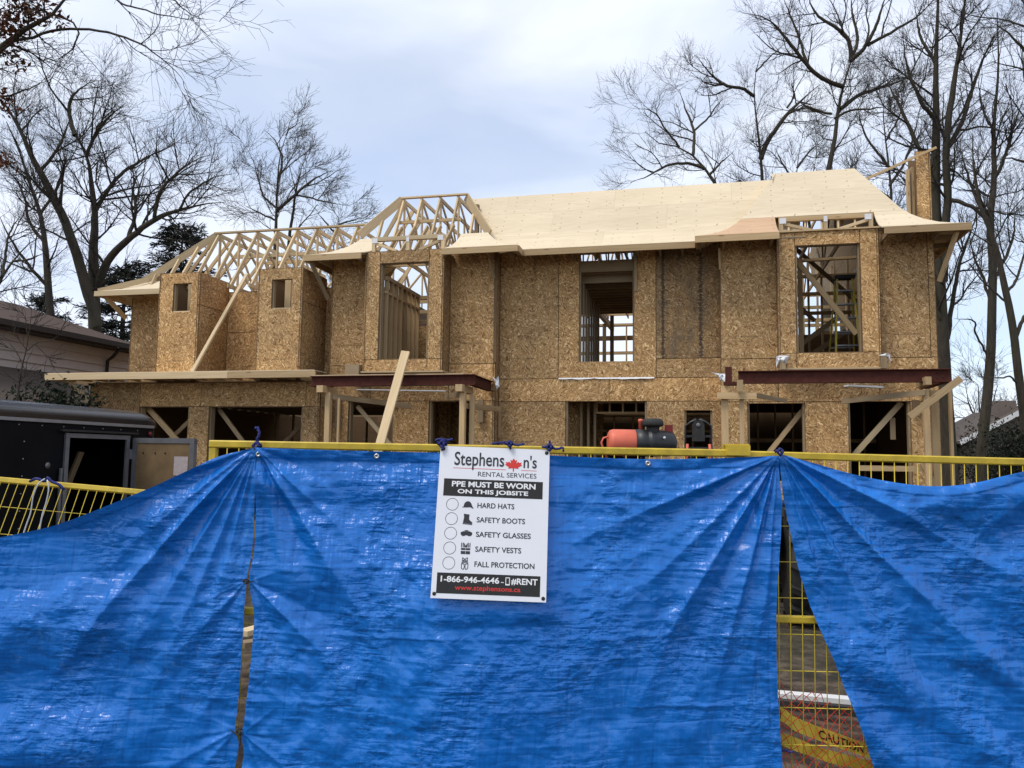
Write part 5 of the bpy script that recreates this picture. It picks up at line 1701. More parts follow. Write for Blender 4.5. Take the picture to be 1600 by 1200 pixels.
# left: big oak with several stems
plant_tree('bare_tree', 'massive bare tree forking into stems, behind the brown-roofed neighbour house', [
    ([(-19.804, 6.907, 4.849), (-19.857, 6.773, 6.139), (-19.867, 6.649, 7.429), (-19.856, 6.530, 8.719), (-19.807, 6.460, 9.580), (-19.903, 6.336, 10.654), (-20.043, 6.212, 11.620), (-20.415, 6.058, 12.325)], 0.34, 0.13),
    ([(-19.785, 6.693, 7.172), (-19.141, 6.445, 8.116), (-18.234, 6.194, 8.657), (-17.211, 6.073, 9.210), (-16.209, 5.976, 9.441), (-15.286, 5.968, 9.635), (-14.593, 6.026, 9.652)], 0.20, 0.04),
    ([(-19.827, 6.445, 9.687), (-19.658, 6.714, 10.542), (-19.332, 7.028, 11.306), (-18.910, 7.483, 11.901), (-18.005, 7.938, 12.611)], 0.11, 0.03),
    ([(-20.415, 6.058, 12.325), (-20.730, 6.118, 13.095), (-20.619, 6.083, 13.746), (-20.052, 6.257, 14.408)], 0.12, 0.03),
    ([(-20.043, 6.212, 11.620), (-19.480, 5.965, 12.365), (-18.784, 5.779, 12.777), (-18.128, 5.695, 13.117)], 0.09, 0.03),
    ([(-19.461, 6.480, 5.862), (-19.713, 6.079, 7.298), (-19.842, 5.758, 8.191), (-20.047, 5.411, 9.172), (-20.287, 5.067, 10.034), (-20.483, 4.760, 10.617), (-20.751, 4.415, 11.412), (-21.071, 4.057, 12.232), (-21.423, 3.701, 12.938)], 0.27, 0.08),
    ([(-18.234, 6.194, 8.657), (-18.117, 6.333, 9.663), (-18.289, 6.413, 10.573), (-18.067, 6.693, 11.431)], 0.10, 0.03),
    ([(-17.211, 6.073, 9.210), (-16.739, 5.695, 10.014), (-15.847, 5.531, 10.692), (-14.897, 5.611, 11.110)], 0.09, 0.03),
    ([(-20.483, 4.760, 10.617), (-20.020, 4.814, 11.194), (-19.691, 4.922, 11.953), (-19.545, 4.889, 12.671)], 0.08, 0.03),
    ([(-16.209, 5.976, 9.441), (-15.681, 5.842, 9.995), (-14.766, 5.813, 10.384), (-14.117, 5.850, 10.518)], 0.06, 0.02),
], 21, 2.0)
plant_tree('bare_tree', 'slim bare tree at the edge of the photo left of the massive forking tree', [
    ([(-23.521, 9.065, 5.537), (-23.672, 8.883, 7.088), (-23.796, 8.674, 8.998), (-24.017, 8.476, 10.549), (-24.381, 8.278, 11.738), (-24.745, 8.080, 12.928), (-25.203, 7.872, 13.998)], 0.24, 0.07),
    ([(-23.839, 8.619, 9.476), (-24.660, 8.649, 10.390), (-25.052, 8.655, 11.538), (-25.485, 8.585, 12.297)], 0.10, 0.03),
    ([(-23.712, 8.806, 7.805), (-24.104, 8.232, 8.539), (-24.507, 7.859, 9.305), (-24.899, 7.457, 10.409)], 0.10, 0.03),
    ([(-24.017, 8.476, 10.549), (-23.509, 8.693, 11.699), (-23.420, 8.822, 12.737), (-23.805, 8.851, 13.659)], 0.08, 0.03),
], 22, 1.5)
plant_tree('bare_tree', 'bare tree curving up beside the brown roof at the picture edge', [
    ([(-20.876, 3.599, 4.456), (-20.618, 3.496, 6.180), (-20.294, 3.500, 6.948), (-20.010, 3.526, 7.373), (-19.538, 3.586, 7.914), (-19.219, 3.644, 8.091)], 0.17, 0.04),
    ([(-20.294, 3.500, 6.948), (-20.363, 3.622, 7.668), (-20.252, 3.676, 8.470), (-19.964, 3.697, 8.957)], 0.07, 0.02),
    ([(-20.010, 3.526, 7.373), (-19.379, 3.467, 7.389), (-18.756, 3.398, 7.478)], 0.06, 0.02),
], 23, 1.3)
plant_tree('bare_tree', 'distant bare tree standing alone above the bare garage trusses', [
    ([(-20.640, 19.545, 10.941), (-20.525, 19.332, 13.492), (-20.416, 19.177, 15.405), (-20.281, 19.088, 16.681), (-19.993, 19.074, 17.545)], 0.24, 0.07),
    ([(-20.492, 19.309, 13.811), (-19.465, 19.173, 14.522), (-18.438, 19.139, 15.256), (-17.405, 19.233, 15.737)], 0.13, 0.04),
    ([(-20.417, 19.191, 15.245), (-20.373, 19.395, 16.473), (-20.782, 19.414, 17.445), (-21.397, 19.309, 18.124)], 0.10, 0.03),
    ([(-19.993, 19.074, 17.545), (-19.647, 19.110, 18.027), (-19.271, 19.173, 18.287)], 0.06, 0.02),
    ([(-20.199, 20.092, 11.711), (-19.927, 19.942, 13.973), (-19.662, 19.852, 15.589), (-19.209, 19.836, 16.886)], 0.13, 0.03),
    ([(-20.490, 19.295, 13.970), (-21.276, 19.251, 14.663), (-21.689, 19.264, 15.688), (-21.892, 19.225, 16.689)], 0.08, 0.03),
    ([(-19.465, 19.173, 14.522), (-18.599, 19.190, 14.310), (-17.589, 19.249, 14.008), (-16.629, 19.385, 13.864)], 0.07, 0.03),
    ([(-20.527, 19.346, 13.332), (-21.596, 19.252, 13.858), (-22.275, 19.164, 14.201)], 0.08, 0.03),
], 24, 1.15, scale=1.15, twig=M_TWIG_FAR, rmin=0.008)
plant_tree('bare_tree', 'low bare tree crown showing just over the garage trusses beside the lone distant tree', [
    ([(-18.662, 22.025, 11.443), (-18.583, 21.885, 13.117), (-18.379, 21.854, 13.956), (-17.819, 21.937, 14.465)], 0.13, 0.03),
    ([(-18.581, 21.870, 13.284), (-19.132, 21.678, 13.946), (-19.454, 21.549, 14.510)], 0.08, 0.02),
    ([(-18.381, 21.869, 13.789), (-17.660, 22.022, 13.966), (-17.167, 22.115, 14.206)], 0.07, 0.02),
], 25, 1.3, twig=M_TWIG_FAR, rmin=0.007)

# right: the row of trees behind and beside the house
plant_tree('bare_tree', 'bare tree sweeping out over the ridge, leftmost of those behind the finished roof', [
    ([(0.897, 14.277, 10.999), (0.672, 14.129, 12.000), (0.349, 14.004, 12.521), (-0.091, 13.854, 13.017), (-0.626, 13.696, 13.368), (-1.326, 13.521, 13.479), (-1.883, 13.349, 13.925)], 0.23, 0.05),
    ([(-0.137, 13.839, 13.064), (-0.108, 14.058, 14.095), (-0.386, 14.112, 15.024), (-0.620, 14.087, 15.796)], 0.09, 0.03),
    ([(0.256, 13.974, 12.616), (-0.323, 13.522, 12.688), (-1.126, 13.144, 12.509), (-1.698, 12.942, 12.137), (-2.379, 12.712, 11.789)], 0.09, 0.03),
    ([(0.441, 14.040, 12.379), (0.918, 14.314, 12.841), (1.354, 14.569, 13.405)], 0.07, 0.02),
    ([(-0.626, 13.696, 13.368), (-1.126, 13.313, 13.996), (-1.575, 12.954, 14.497), (-2.250, 12.577, 14.635)], 0.06, 0.02),
    ([(-0.108, 14.058, 14.095), (0.393, 14.229, 14.627), (0.753, 14.267, 15.116), (1.111, 14.316, 15.484)], 0.06, 0.02),
], 31, 1.5)
plant_tree('bare_tree', 'slender forked bare tree rising behind the middle of the finished roof', [
    ([(2.473, 15.646, 11.330), (2.435, 15.510, 12.687), (2.371, 15.401, 13.674), (2.260, 15.271, 14.784), (2.171, 15.157, 15.770), (2.251, 15.087, 16.709), (2.475, 15.065, 17.503)], 0.19, 0.04),
    ([(2.171, 15.157, 15.770), (1.770, 14.739, 15.922), (0.996, 14.244, 15.967), (0.407, 13.854, 16.443), (-0.060, 13.503, 16.817)], 0.10, 0.03),
    ([(2.417, 15.442, 13.354), (2.813, 15.749, 14.369), (3.488, 16.121, 15.380), (4.209, 16.428, 16.109), (4.838, 16.724, 16.717)], 0.15, 0.04),
    ([(3.488, 16.121, 15.380), (4.066, 15.942, 15.433), (4.870, 15.856, 15.065), (5.317, 15.774, 14.863)], 0.06, 0.02),
    ([(0.996, 14.244, 15.967), (0.519, 13.939, 15.819), (0.051, 13.606, 16.006)], 0.06, 0.02),
    ([(2.251, 15.087, 16.709), (2.855, 15.362, 17.485), (3.365, 15.642, 17.968)], 0.05, 0.02),
    ([(3.490, 16.100, 15.606), (3.763, 16.319, 16.154), (3.692, 16.447, 16.804)], 0.06, 0.03),
], 32, 1.3)
plant_tree('bare_tree', 'big spreading bare tree towering over the right end of the ridge', [
    ([(4.636, 15.149, 11.049), (4.813, 15.037, 12.676), (5.008, 14.992, 13.635), (5.133, 14.927, 14.640), (5.377, 14.875, 15.790), (5.664, 14.859, 16.678)], 0.28, 0.12),
    ([(5.664, 14.859, 16.678), (5.554, 14.759, 17.465), (5.044, 14.595, 17.936), (4.393, 14.398, 18.405), (4.004, 14.212, 19.404)], 0.12, 0.04),
    ([(5.664, 14.859, 16.678), (6.214, 14.640, 17.080), (6.571, 14.340, 17.867), (6.808, 14.097, 18.854)], 0.12, 0.04),
    ([(5.353, 14.876, 15.718), (4.660, 14.300, 15.735), (4.024, 13.811, 16.052), (3.536, 13.345, 16.499), (2.978, 12.953, 17.078), (2.405, 12.580, 17.420), (1.577, 12.268, 17.581)], 0.13, 0.03),
    ([(5.229, 14.926, 14.880), (6.065, 15.364, 15.601), (7.201, 15.891, 16.119), (8.451, 16.336, 16.695)], 0.12, 0.03),
    ([(5.664, 14.859, 16.678), (5.916, 15.138, 17.627), (5.797, 15.215, 18.701), (5.802, 15.206, 19.902)], 0.10, 0.03),
    ([(6.214, 14.640, 17.080), (7.003, 14.584, 17.458), (7.854, 14.635, 17.931), (8.518, 14.626, 18.585)], 0.09, 0.03),
    ([(4.024, 13.811, 16.052), (3.692, 13.829, 17.226), (3.412, 13.784, 18.100), (3.130, 13.738, 18.979)], 0.08, 0.03),
    ([(5.016, 14.911, 14.519), (5.611, 14.822, 14.750), (6.429, 14.707, 14.724), (7.116, 14.669, 14.646)], 0.07, 0.02),
    ([(4.947, 14.879, 14.685), (4.323, 14.909, 15.003), (3.597, 14.901, 15.469)], 0.07, 0.03),
], 33, 1.35)
plant_tree('bare_tree', 'tall thick twin-stemmed bare tree just past the house corner and strand board chase', [
    ([(7.583, 11.502, 2.372), (7.498, 11.332, 3.964), (7.400, 11.102, 6.153), (7.299, 10.891, 8.143), (7.257, 10.693, 10.133), (7.313, 10.518, 12.125), (7.310, 10.329, 14.116), (7.385, 10.159, 16.109), (7.433, 10.057, 17.304)], 0.29, 0.09),
    ([(7.468, 11.005, 7.348), (7.499, 10.661, 8.885), (7.536, 10.458, 10.037), (7.458, 10.220, 11.276), (7.633, 10.004, 12.899), (7.844, 9.790, 14.605), (8.049, 9.672, 16.357)], 0.19, 0.07),
    ([(7.570, 11.198, 5.558), (7.837, 11.350, 6.795), (8.105, 11.520, 7.850), (8.578, 11.716, 9.127), (8.895, 11.894, 10.216)], 0.11, 0.03),
    ([(7.376, 11.143, 5.655), (7.173, 10.772, 6.905), (7.043, 10.483, 7.450)], 0.12, 0.05),
    ([(7.283, 10.624, 10.930), (6.921, 10.800, 11.438), (6.611, 10.950, 12.364), (6.168, 10.948, 13.468), (5.919, 11.009, 14.384)], 0.11, 0.03),
    ([(7.314, 10.499, 12.324), (6.770, 10.019, 12.781), (6.341, 9.629, 13.662), (6.110, 9.268, 14.723)], 0.10, 0.03),
    ([(7.515, 10.472, 9.840), (7.930, 10.383, 9.624), (8.429, 10.343, 9.103), (8.673, 10.354, 8.497)], 0.10, 0.04),
    ([(7.458, 10.220, 11.276), (8.015, 10.366, 12.207), (8.346, 10.449, 13.242), (8.679, 10.531, 14.284), (9.209, 10.660, 15.336)], 0.11, 0.03),
    ([(7.310, 10.329, 14.116), (6.923, 10.360, 15.013), (6.789, 10.430, 16.127)], 0.08, 0.03),
    ([(7.272, 10.753, 9.536), (6.982, 10.829, 10.196), (6.745, 10.916, 10.867), (6.304, 10.965, 11.442)], 0.07, 0.02),
], 34, 1.2)
plant_tree('bare_tree', 'straight bare trunk next to the leaning one, right of the house corner', [
    ([(8.228, 10.677, 1.784), (8.372, 10.566, 3.315), (8.515, 10.455, 4.846), (8.585, 10.309, 6.568), (8.596, 10.186, 7.906), (8.530, 10.071, 8.957), (8.672, 9.987, 10.201), (8.665, 9.841, 11.730), (8.829, 9.717, 13.453), (8.806, 9.549, 15.173)], 0.20, 0.05),
    ([(8.529, 10.296, 6.567), (8.435, 10.422, 7.184), (8.169, 10.489, 8.002), (8.057, 10.490, 8.806)], 0.07, 0.02),
    ([(8.590, 10.256, 7.141), (8.968, 10.492, 7.769), (9.315, 10.701, 8.600), (9.514, 10.756, 9.606)], 0.08, 0.03),
    ([(8.422, 10.425, 4.941), (8.098, 10.083, 5.574), (8.012, 9.929, 5.897), (7.304, 9.554, 5.928)], 0.05, 0.02),
    ([(8.672, 9.987, 10.201), (8.921, 9.774, 10.893), (9.168, 9.643, 11.802), (9.411, 9.529, 12.515)], 0.08, 0.03),
    ([(8.530, 10.071, 8.957), (8.211, 10.134, 9.686), (8.000, 10.211, 10.526), (7.849, 10.202, 11.340)], 0.08, 0.03),
    ([(8.665, 9.841, 11.730), (8.424, 9.910, 12.580), (8.370, 9.924, 13.398)], 0.06, 0.02),
], 35, 1.1)
plant_tree('bare_tree', 'bare trunk leaning over from the picture edge towards the straight one', [
    ([(8.793, 8.746, 1.794), (8.701, 8.608, 3.019), (8.572, 8.479, 4.069), (8.380, 8.286, 5.643), (8.150, 8.116, 6.867), (7.969, 7.991, 7.740), (7.633, 7.830, 8.612), (7.419, 7.681, 9.661), (7.393, 7.576, 10.712)], 0.17, 0.05),
    ([(8.461, 8.354, 5.119), (8.723, 8.365, 5.648), (9.157, 8.401, 6.354), (9.423, 8.363, 7.409)], 0.08, 0.03),
    ([(8.248, 8.189, 6.342), (8.639, 8.432, 6.919), (8.858, 8.517, 7.656), (8.992, 8.565, 8.576)], 0.06, 0.02),
    ([(8.571, 8.495, 3.893), (8.206, 8.189, 4.043), (7.709, 7.873, 3.982), (7.256, 7.658, 4.034)], 0.04, 0.015),
], 36, 1.1)
plant_tree('bare_tree', 'bare tree mostly outside the frame, branches reaching in at the upper right edge', [
    ([(8.988, 5.668, 2.102), (8.865, 5.354, 5.127), (8.594, 5.005, 8.150), (8.465, 4.760, 10.418), (8.333, 4.544, 12.384)], 0.25, 0.08),
    ([(8.621, 5.040, 7.848), (7.922, 4.606, 8.524), (7.260, 4.224, 8.740), (6.645, 3.980, 8.694)], 0.09, 0.02),
    ([(8.491, 4.809, 9.965), (7.795, 4.350, 10.918), (7.139, 3.930, 11.553), (6.527, 3.647, 11.934)], 0.09, 0.02),
    ([(8.594, 5.005, 8.150), (8.249, 4.980, 9.742), (7.815, 4.975, 10.900), (7.636, 4.929, 12.032)], 0.08, 0.02),
    ([(8.400, 4.645, 11.477), (7.741, 4.406, 12.376), (7.302, 4.246, 12.976)], 0.07, 0.02),
    ([(8.727, 5.207, 6.336), (8.182, 5.138, 6.809), (7.628, 5.095, 6.981), (7.218, 5.078, 7.233)], 0.06, 0.02),
], 37, 1.1)
plant_tree('bare_tree', 'hazy background tree between the towering tree and the twin-stemmed trunk', [
    ([(9.885, 28.495, 13.830), (9.902, 28.310, 15.837), (9.722, 28.078, 17.842), (9.543, 27.847, 19.847), (9.687, 27.723, 21.522)], 0.22, 0.05),
    ([(9.839, 28.264, 16.171), (10.668, 28.331, 17.520), (11.173, 28.291, 19.200), (11.511, 28.243, 20.542)], 0.11, 0.03),
    ([(9.782, 28.155, 17.174), (8.876, 27.834, 18.333), (8.395, 27.611, 19.497), (8.239, 27.480, 20.499)], 0.11, 0.03),
    ([(9.866, 28.333, 15.502), (8.858, 28.035, 16.158), (8.045, 27.782, 16.816), (7.563, 27.575, 17.813)], 0.09, 0.03),
    ([(9.662, 28.001, 18.510), (10.360, 28.038, 19.858), (10.535, 27.952, 21.198)], 0.08, 0.03),
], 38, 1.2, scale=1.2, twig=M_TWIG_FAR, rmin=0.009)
plant_tree('bare_tree', 'hazy background tree showing behind the slender forked tree at the ridge', [
    ([(4.918, 27.273, 14.433), (5.065, 27.118, 16.442), (5.207, 27.025, 17.782), (5.479, 26.978, 18.957)], 0.17, 0.04),
    ([(5.031, 27.126, 16.274), (4.352, 26.873, 17.269), (3.967, 26.704, 18.100)], 0.09, 0.03),
    ([(5.136, 27.078, 17.045), (5.863, 27.162, 17.958), (6.425, 27.230, 18.635)], 0.09, 0.03),
    ([(4.994, 27.165, 15.772), (5.754, 27.263, 16.619), (6.250, 27.316, 17.294)], 0.07, 0.03),
], 39, 1.0, scale=1.1, twig=M_TWIG_FAR, rmin=0.008)
plant_tree('bare_tree', 'low hazy tree behind the small far gable house', [
    ([(16.331, 37.469, 0.337), (16.428, 37.239, 3.015), (16.369, 37.045, 4.926), (16.307, 36.886, 6.454)], 0.17, 0.05),
    ([(16.397, 37.160, 3.779), (15.810, 36.897, 5.109), (15.558, 36.730, 6.253)], 0.10, 0.03),
    ([(16.400, 37.125, 4.161), (17.120, 37.184, 5.318), (17.504, 37.166, 6.470)], 0.10, 0.03),
    ([(16.394, 37.195, 3.397), (17.675, 37.386, 4.561), (18.616, 37.533, 5.338)], 0.10, 0.03),
], 40, 1.3, scale=1.1, twig=M_TWIG_FAR, rmin=0.009)

# overhanging near tree at the upper left, trunk outside the frame
near, lv = plant_tree('bare_tree', 'near branch with withered brown leaves hanging in from the upper left corner', [
    ([(-10.548, -8.461, -0.569), (-10.381, -8.636, 1.703), (-9.918, -8.743, 3.979), (-9.339, -8.629, 5.312), (-8.764, -8.370, 6.178), (-8.472, -8.143, 6.690), (-8.267, -8.115, 6.900), (-7.986, -8.060, 7.015), (-7.782, -8.028, 7.177), (-7.593, -8.008, 7.443)], 0.30, 0.05),
    ([(-8.299, -8.115, 6.820), (-8.003, -8.053, 6.904), (-7.690, -7.987, 6.971), (-7.301, -7.895, 6.969), (-6.843, -7.875, 6.803), (-6.470, -7.869, 6.568), (-6.228, -7.791, 6.353), (-5.955, -7.795, 5.976)], 0.028, 0.006),
    ([(-7.783, -8.023, 7.130), (-7.649, -7.886, 7.098), (-7.702, -7.781, 6.949), (-7.924, -7.715, 6.793), (-8.246, -7.779, 6.666)], 0.018, 0.005),
    ([(-7.515, -7.709, 7.742), (-7.197, -7.604, 7.418), (-6.770, -7.590, 7.246), (-6.413, -7.503, 7.210), (-6.036, -7.506, 7.079)], 0.02, 0.005),
    ([(-6.661, -7.701, 7.594), (-6.364, -7.706, 7.300), (-5.993, -7.701, 7.066), (-5.666, -7.718, 6.969)], 0.014, 0.004),
    ([(-8.764, -8.370, 6.178), (-8.584, -8.214, 6.070), (-8.399, -8.068, 6.078), (-8.125, -8.016, 6.201), (-7.812, -7.958, 6.365)], 0.025, 0.006),
], 51, 1.6, group='bare trees round the site', scale=0.62, rmin=0.0026, droop=-0.02, l1=(0.7, 1.7), wig=0.13, twigs=0.55)


def leaf_clumps(name, centres, n, size, mat, parent, rng, spread):
    """folded leaf blades scattered about clump centres"""
    c = np.array(centres)[rng.integers(0, len(centres), n)]
    p = c + rng.normal(size=(n, 3)) * spread
    d = rng.normal(size=(n, 3))
    d /= np.linalg.norm(d, axis=1, keepdims=True)
    e = np.cross(d, rng.normal(size=(n, 3)))
    e /= np.linalg.norm(e, axis=1, keepdims=True)
    s = size * rng.uniform(0.6, 1.3, (n, 1))
    nn = np.cross(d, e)
    V = np.stack([p - d * s, p + e * s * 0.42 + nn * s * 0.2, p + d * s, p - e * s * 0.42 + nn * s * 0.2], 1)
    F = np.arange(4 * n).reshape(n, 4)
    F = np.concatenate([F[:, [0, 1, 2]], F[:, [0, 2, 3]]])
    o = big_mesh(name, V.reshape(-1, 3), F, mat, parent, smooth=False)
    o['kind'] = 'stuff'
    return o


rg_ = np.random.default_rng(5)
leaf_clumps('leaves', [(-8.406, -8.168, 7.113), (-8.234, -8.135, 7.195), (-8.079, -8.092, 7.118), (-8.275, -8.122, 6.956), (-8.347, -8.233, 6.862), (-8.000, -8.084, 7.238)], 420, 0.045, M_OAKLEAF, near, rg_, 0.085)
leaf_clumps('leaves', [(-8.355, -8.111, 6.636), (-8.255, -8.078, 6.534), (-8.414, -8.076, 6.118), (-8.337, -8.049, 6.023), (-8.439, -8.068, 5.974), (-8.467, -8.017, 5.360), (-8.444, -8.004, 5.281), (-7.729, -8.002, 7.043)], 260, 0.04, M_OAKLEAF, near, rg_, 0.06)


def conifer(name, label, base, height, width, seed, n_boughs=90, group='dark evergreens behind the neighbour house'):
    rng = np.random.default_rng(seed)
    bx, by = base
    t = thing(name, label, 'tree', (bx, by, 0), group)
    P = np.array([[(bx, by, -0.1), (bx + 0.05, by, height * 0.5), (bx, by, height)]])
    V, F = tube_arrays(P, np.array([[0.2, 0.13, 0.02]]), 8)
    big_mesh('trunk', V, F, M_BARK, t)
    h = rng.uniform(0.22, 1.0, n_boughs) * height
    az = rng.uniform(0, 2 * math.pi, n_boughs)
    L = width * np.sqrt(np.clip(1.06 - (h / height) ** 2.2, 0, 1)) * rng.uniform(0.3, 1.2, n_boughs) + 0.15
    K = 8
    s = np.linspace(0, 1, K)
    B = np.zeros((n_boughs, K, 3))
    B[:, :, 0] = bx + np.cos(az)[:, None] * L[:, None] * s
    B[:, :, 1] = by + np.sin(az)[:, None] * L[:, None] * s
    B[:, :, 2] = h[:, None] + L[:, None] * (0.30 * s - 0.28 * s ** 2) * rng.uniform(-0.3, 1.6, n_boughs)[:, None] + np.cumsum(rng.normal(size=(n_boughs, K)) * 0.05, axis=1)
    R = 0.03 * (1 - 0.8 * s)[None] * np.ones((n_boughs, 1))
    V1, F1 = tube_arrays(B, R, 4)
    big_mesh('boughs', V1, F1, M_TWIG, t)
    # needle sprays: narrow blades hanging off the boughs
    n = n_boughs * 100
    bi = rng.integers(0, n_boughs, n)
    u = rng.uniform(0.15, 1.0, n)
    f = u * (K - 1)
    i = np.minimum(f.astype(int), K - 2)
    w = (f - i)[:, None]
    p = B[bi, i] * (1 - w) + B[bi, i + 1] * w
    tan = B[bi, i + 1] - B[bi, i]
    tan /= np.linalg.norm(tan, axis=1, keepdims=True)
    d = tan * 0.8 + rng.normal(size=(n, 3)) * np.array([0.6, 0.6, 0.35])
    d /= np.linalg.norm(d, axis=1, keepdims=True)
    e = np.cross(d, rng.normal(size=(n, 3)))
    e /= np.linalg.norm(e, axis=1, keepdims=True)
    ln = rng.uniform(0.10, 0.32, (n, 1))
    wd = rng.uniform(0.010, 0.026, (n, 1))
    p = p + rng.normal(size=(n, 3)) * 0.05
    V2 = np.stack([p, p + d * ln * 0.5 + e * wd, p + d * ln, p + d * ln * 0.5 - e * wd], 1).reshape(-1, 3)
    F2 = np.arange(4 * n).reshape(n, 4)
    o = big_mesh('needles', V2, F2, M_NEEDLE, t, smooth=False)
    o['kind'] = 'stuff'


conifer('evergreen_tree', 'dark evergreen just behind the end of the bare garage trusses', tuple((-18.368, 9.151, 6.507)[:2]), 9.9, 2.3, 61, 150)
conifer('evergreen_tree', 'dark evergreen filling the gap between the massive trunk and the garage wall', tuple((-21.062, 9.582, 6.167)[:2]), 9.0, 2.2, 62, 150)
conifer('evergreen_tree', 'low dark evergreen behind the brown neighbour roof left of the massive trunk', tuple((-24.537, 9.741, 6.773)[:2]), 7.6, 2.4, 63, 120)


def shrub(name, label, c, r, n, seed, group='dark shrubs between the houses'):
    rng = np.random.default_rng(seed)
    t = thing(name, label, 'shrub', (c[0], c[1], 0), group)
    P = np.zeros((24, 5, 3))
    az = rng.uniform(0, 6.28, 24)
    for k in range(5):
        P[:, k, 0] = c[0] + np.cos(az) * r * 0.7 * k / 4 * rng.uniform(0.3, 1, 24)
        P[:, k, 1] = c[1] + np.sin(az) * r * 0.7 * k / 4 * rng.uniform(0.3, 1, 24)
        P[:, k, 2] = c[2] * k / 4 * rng.uniform(0.7, 1.0, 24)
    V, F = tube_arrays(P, np.tile(np.linspace(0.03, 0.008, 5), (24, 1)), 4)
    big_mesh('stems', V, F, M_TWIG, t)
    cen = P[:, 2:].reshape(-1, 3)
    leaf_clumps('leaves', cen, n, 0.06, M_SHRUB, t, rng, r * 0.2)


shrub('shrub', 'dark evergreen shrub under the low grey roof behind the trailer', ((-12.888, -2.632, 2.888)[0], (-12.888, -2.632, 2.888)[1], 2.95), 0.9, 2600, 71)
shrub('shrub', 'dark shrub touching the garage corner above the trailer roof', ((-12.597, -2.045, 2.856)[0], (-12.597, -2.045, 2.856)[1], 2.9), 0.7, 2200, 72)
shrub('shrub', 'broad dark hedge shrub in front of the small far gable house', ((9.514, 14.011, 2.443)[0], (9.514, 14.011, 2.443)[1], 2.7), 2.2, 4200, 73)
shrub('shrub', 'dark ivy-like shrub at the foot of the leaning trunk', ((8.558, 8.641, 2.316)[0], (8.558, 8.641, 2.316)[1], 2.7), 1.0, 2600, 74)

# young bare sapling in front of the neighbour's siding
plant_tree('sapling', 'thin bare sapling in front of the taupe siding above the trailer', [
    ([(-11.639, -4.358, 2.423), (-11.547, -4.399, 3.093), (-11.445, -4.412, 3.484), (-11.388, -4.436, 3.876), (-11.352, -4.459, 4.211)], 0.045, 0.012),
    ([(-11.513, -4.407, 3.261), (-11.685, -4.468, 3.481), (-11.793, -4.509, 3.647)], 0.016, 0.006),
    ([(-11.446, -4.409, 3.451), (-11.248, -4.377, 3.599), (-10.975, -4.321, 3.680), (-10.778, -4.285, 3.794)], 0.014, 0.005),
    ([(-11.422, -4.423, 3.652), (-11.485, -4.464, 3.930), (-11.538, -4.497, 4.152)], 0.012, 0.005),
], 81, 1.0, group=None, scale=0.45, rmin=0.004, l1=(0.6, 1.3), twigs=0.25)

# ------------------------------------------------------------------ yellow construction fence
FO = Vector((CAM.x, CAM.y, 0)) + FH * 3.4
FM = Matrix.Translation(FO) @ Matrix.Rotation(PSI, 4, 'Z')      # local x along the fence, y away from us, z up


def fw(x, y, z):
    return FM @ Vector((x, y, z))


def rod(name, a, b, r, mat, parent, sides=6):
    return tube(name, [a, b], r, mat, parent, sides)


def square_tube(name, a, b, w, mat, parent, up=(0, 0, 1)):
    L = (Vector(b) - Vector(a)).length
    h = w / 2
    e = w * 0.16
    ring = [(-h, -h + e), (-h + e, -h), (h - e, -h), (h, -h + e), (h, h - e), (h - e, h), (-h + e, h), (-h, h - e)]
    v = [(0, y, z) for y, z in ring] + [(L, y, z) for y, z in ring]
    n = 8
    f = [(i, (i + 1) % n, n + (i + 1) % n, n + i) for i in range(n)] + [tuple(range(n - 1, -1, -1)), tuple(range(n, 2 * n))]
    return obj(name, v, f, mat, parent, basis(a, b, up))


def fence_panel(label, o, ex, ez, width, height, loc, skip_wires=False):
    """welded mesh panel: o top-left corner of the frame, ex along, ez up"""
    t = thing('construction_fence', label, 'fence', loc, 'yellow construction fence panels')
    o, ex, ez = Vector(o), Vector(ex).normalized(), Vector(ez).normalized()
    n = ex.cross(ez)

    def P(x, z, d=0.0):
        return o + ex * x + ez * (z - height) + n * d
    w = 0.032
    square_tube('top_rail', P(0, height - w / 2), P(width, height - w / 2), w, M_YEL, t, ez)
    square_tube('bottom_rail', P(w, 0.06), P(width - w, 0.06), w * 0.98, M_YEL, t, ez)
    square_tube('middle_rail', P(w, height * 0.585), P(width - w, height * 0.585), w * 0.94, M_YEL, t, ez)
    for x in (w / 2, width - w / 2):
        square_tube('post', P(x, 0.0), P(x, height - w - 0.001), w, M_YEL, t, ex)
    k = 0
    x = w + 0.045
    while x < width - w:
        rod('wire', P(x, 0.075, 0.012), P(x, height - w, 0.012), 0.0021, M_YEL_WIRE, t, 5)
        x += 0.0495
    z = height - 0.165
    while z > 0.1:
        rod('cross_wire', P(0.01, z, 0.008), P(width - 0.01, z, 0.008), 0.0021, M_YEL_WIRE, t, 5)
        z -= 0.148
    for x in (0.3, width - 0.3):
        box_c = P(x, -0.0)
        board('foot', (box_c.x - FH.x * 0.3, box_c.y - FH.y * 0.3, 0.02), (box_c.x + FH.x * 0.3, box_c.y + FH.y * 0.3, 0.02), 0.08, 0.03, M_YEL, t)
    return t


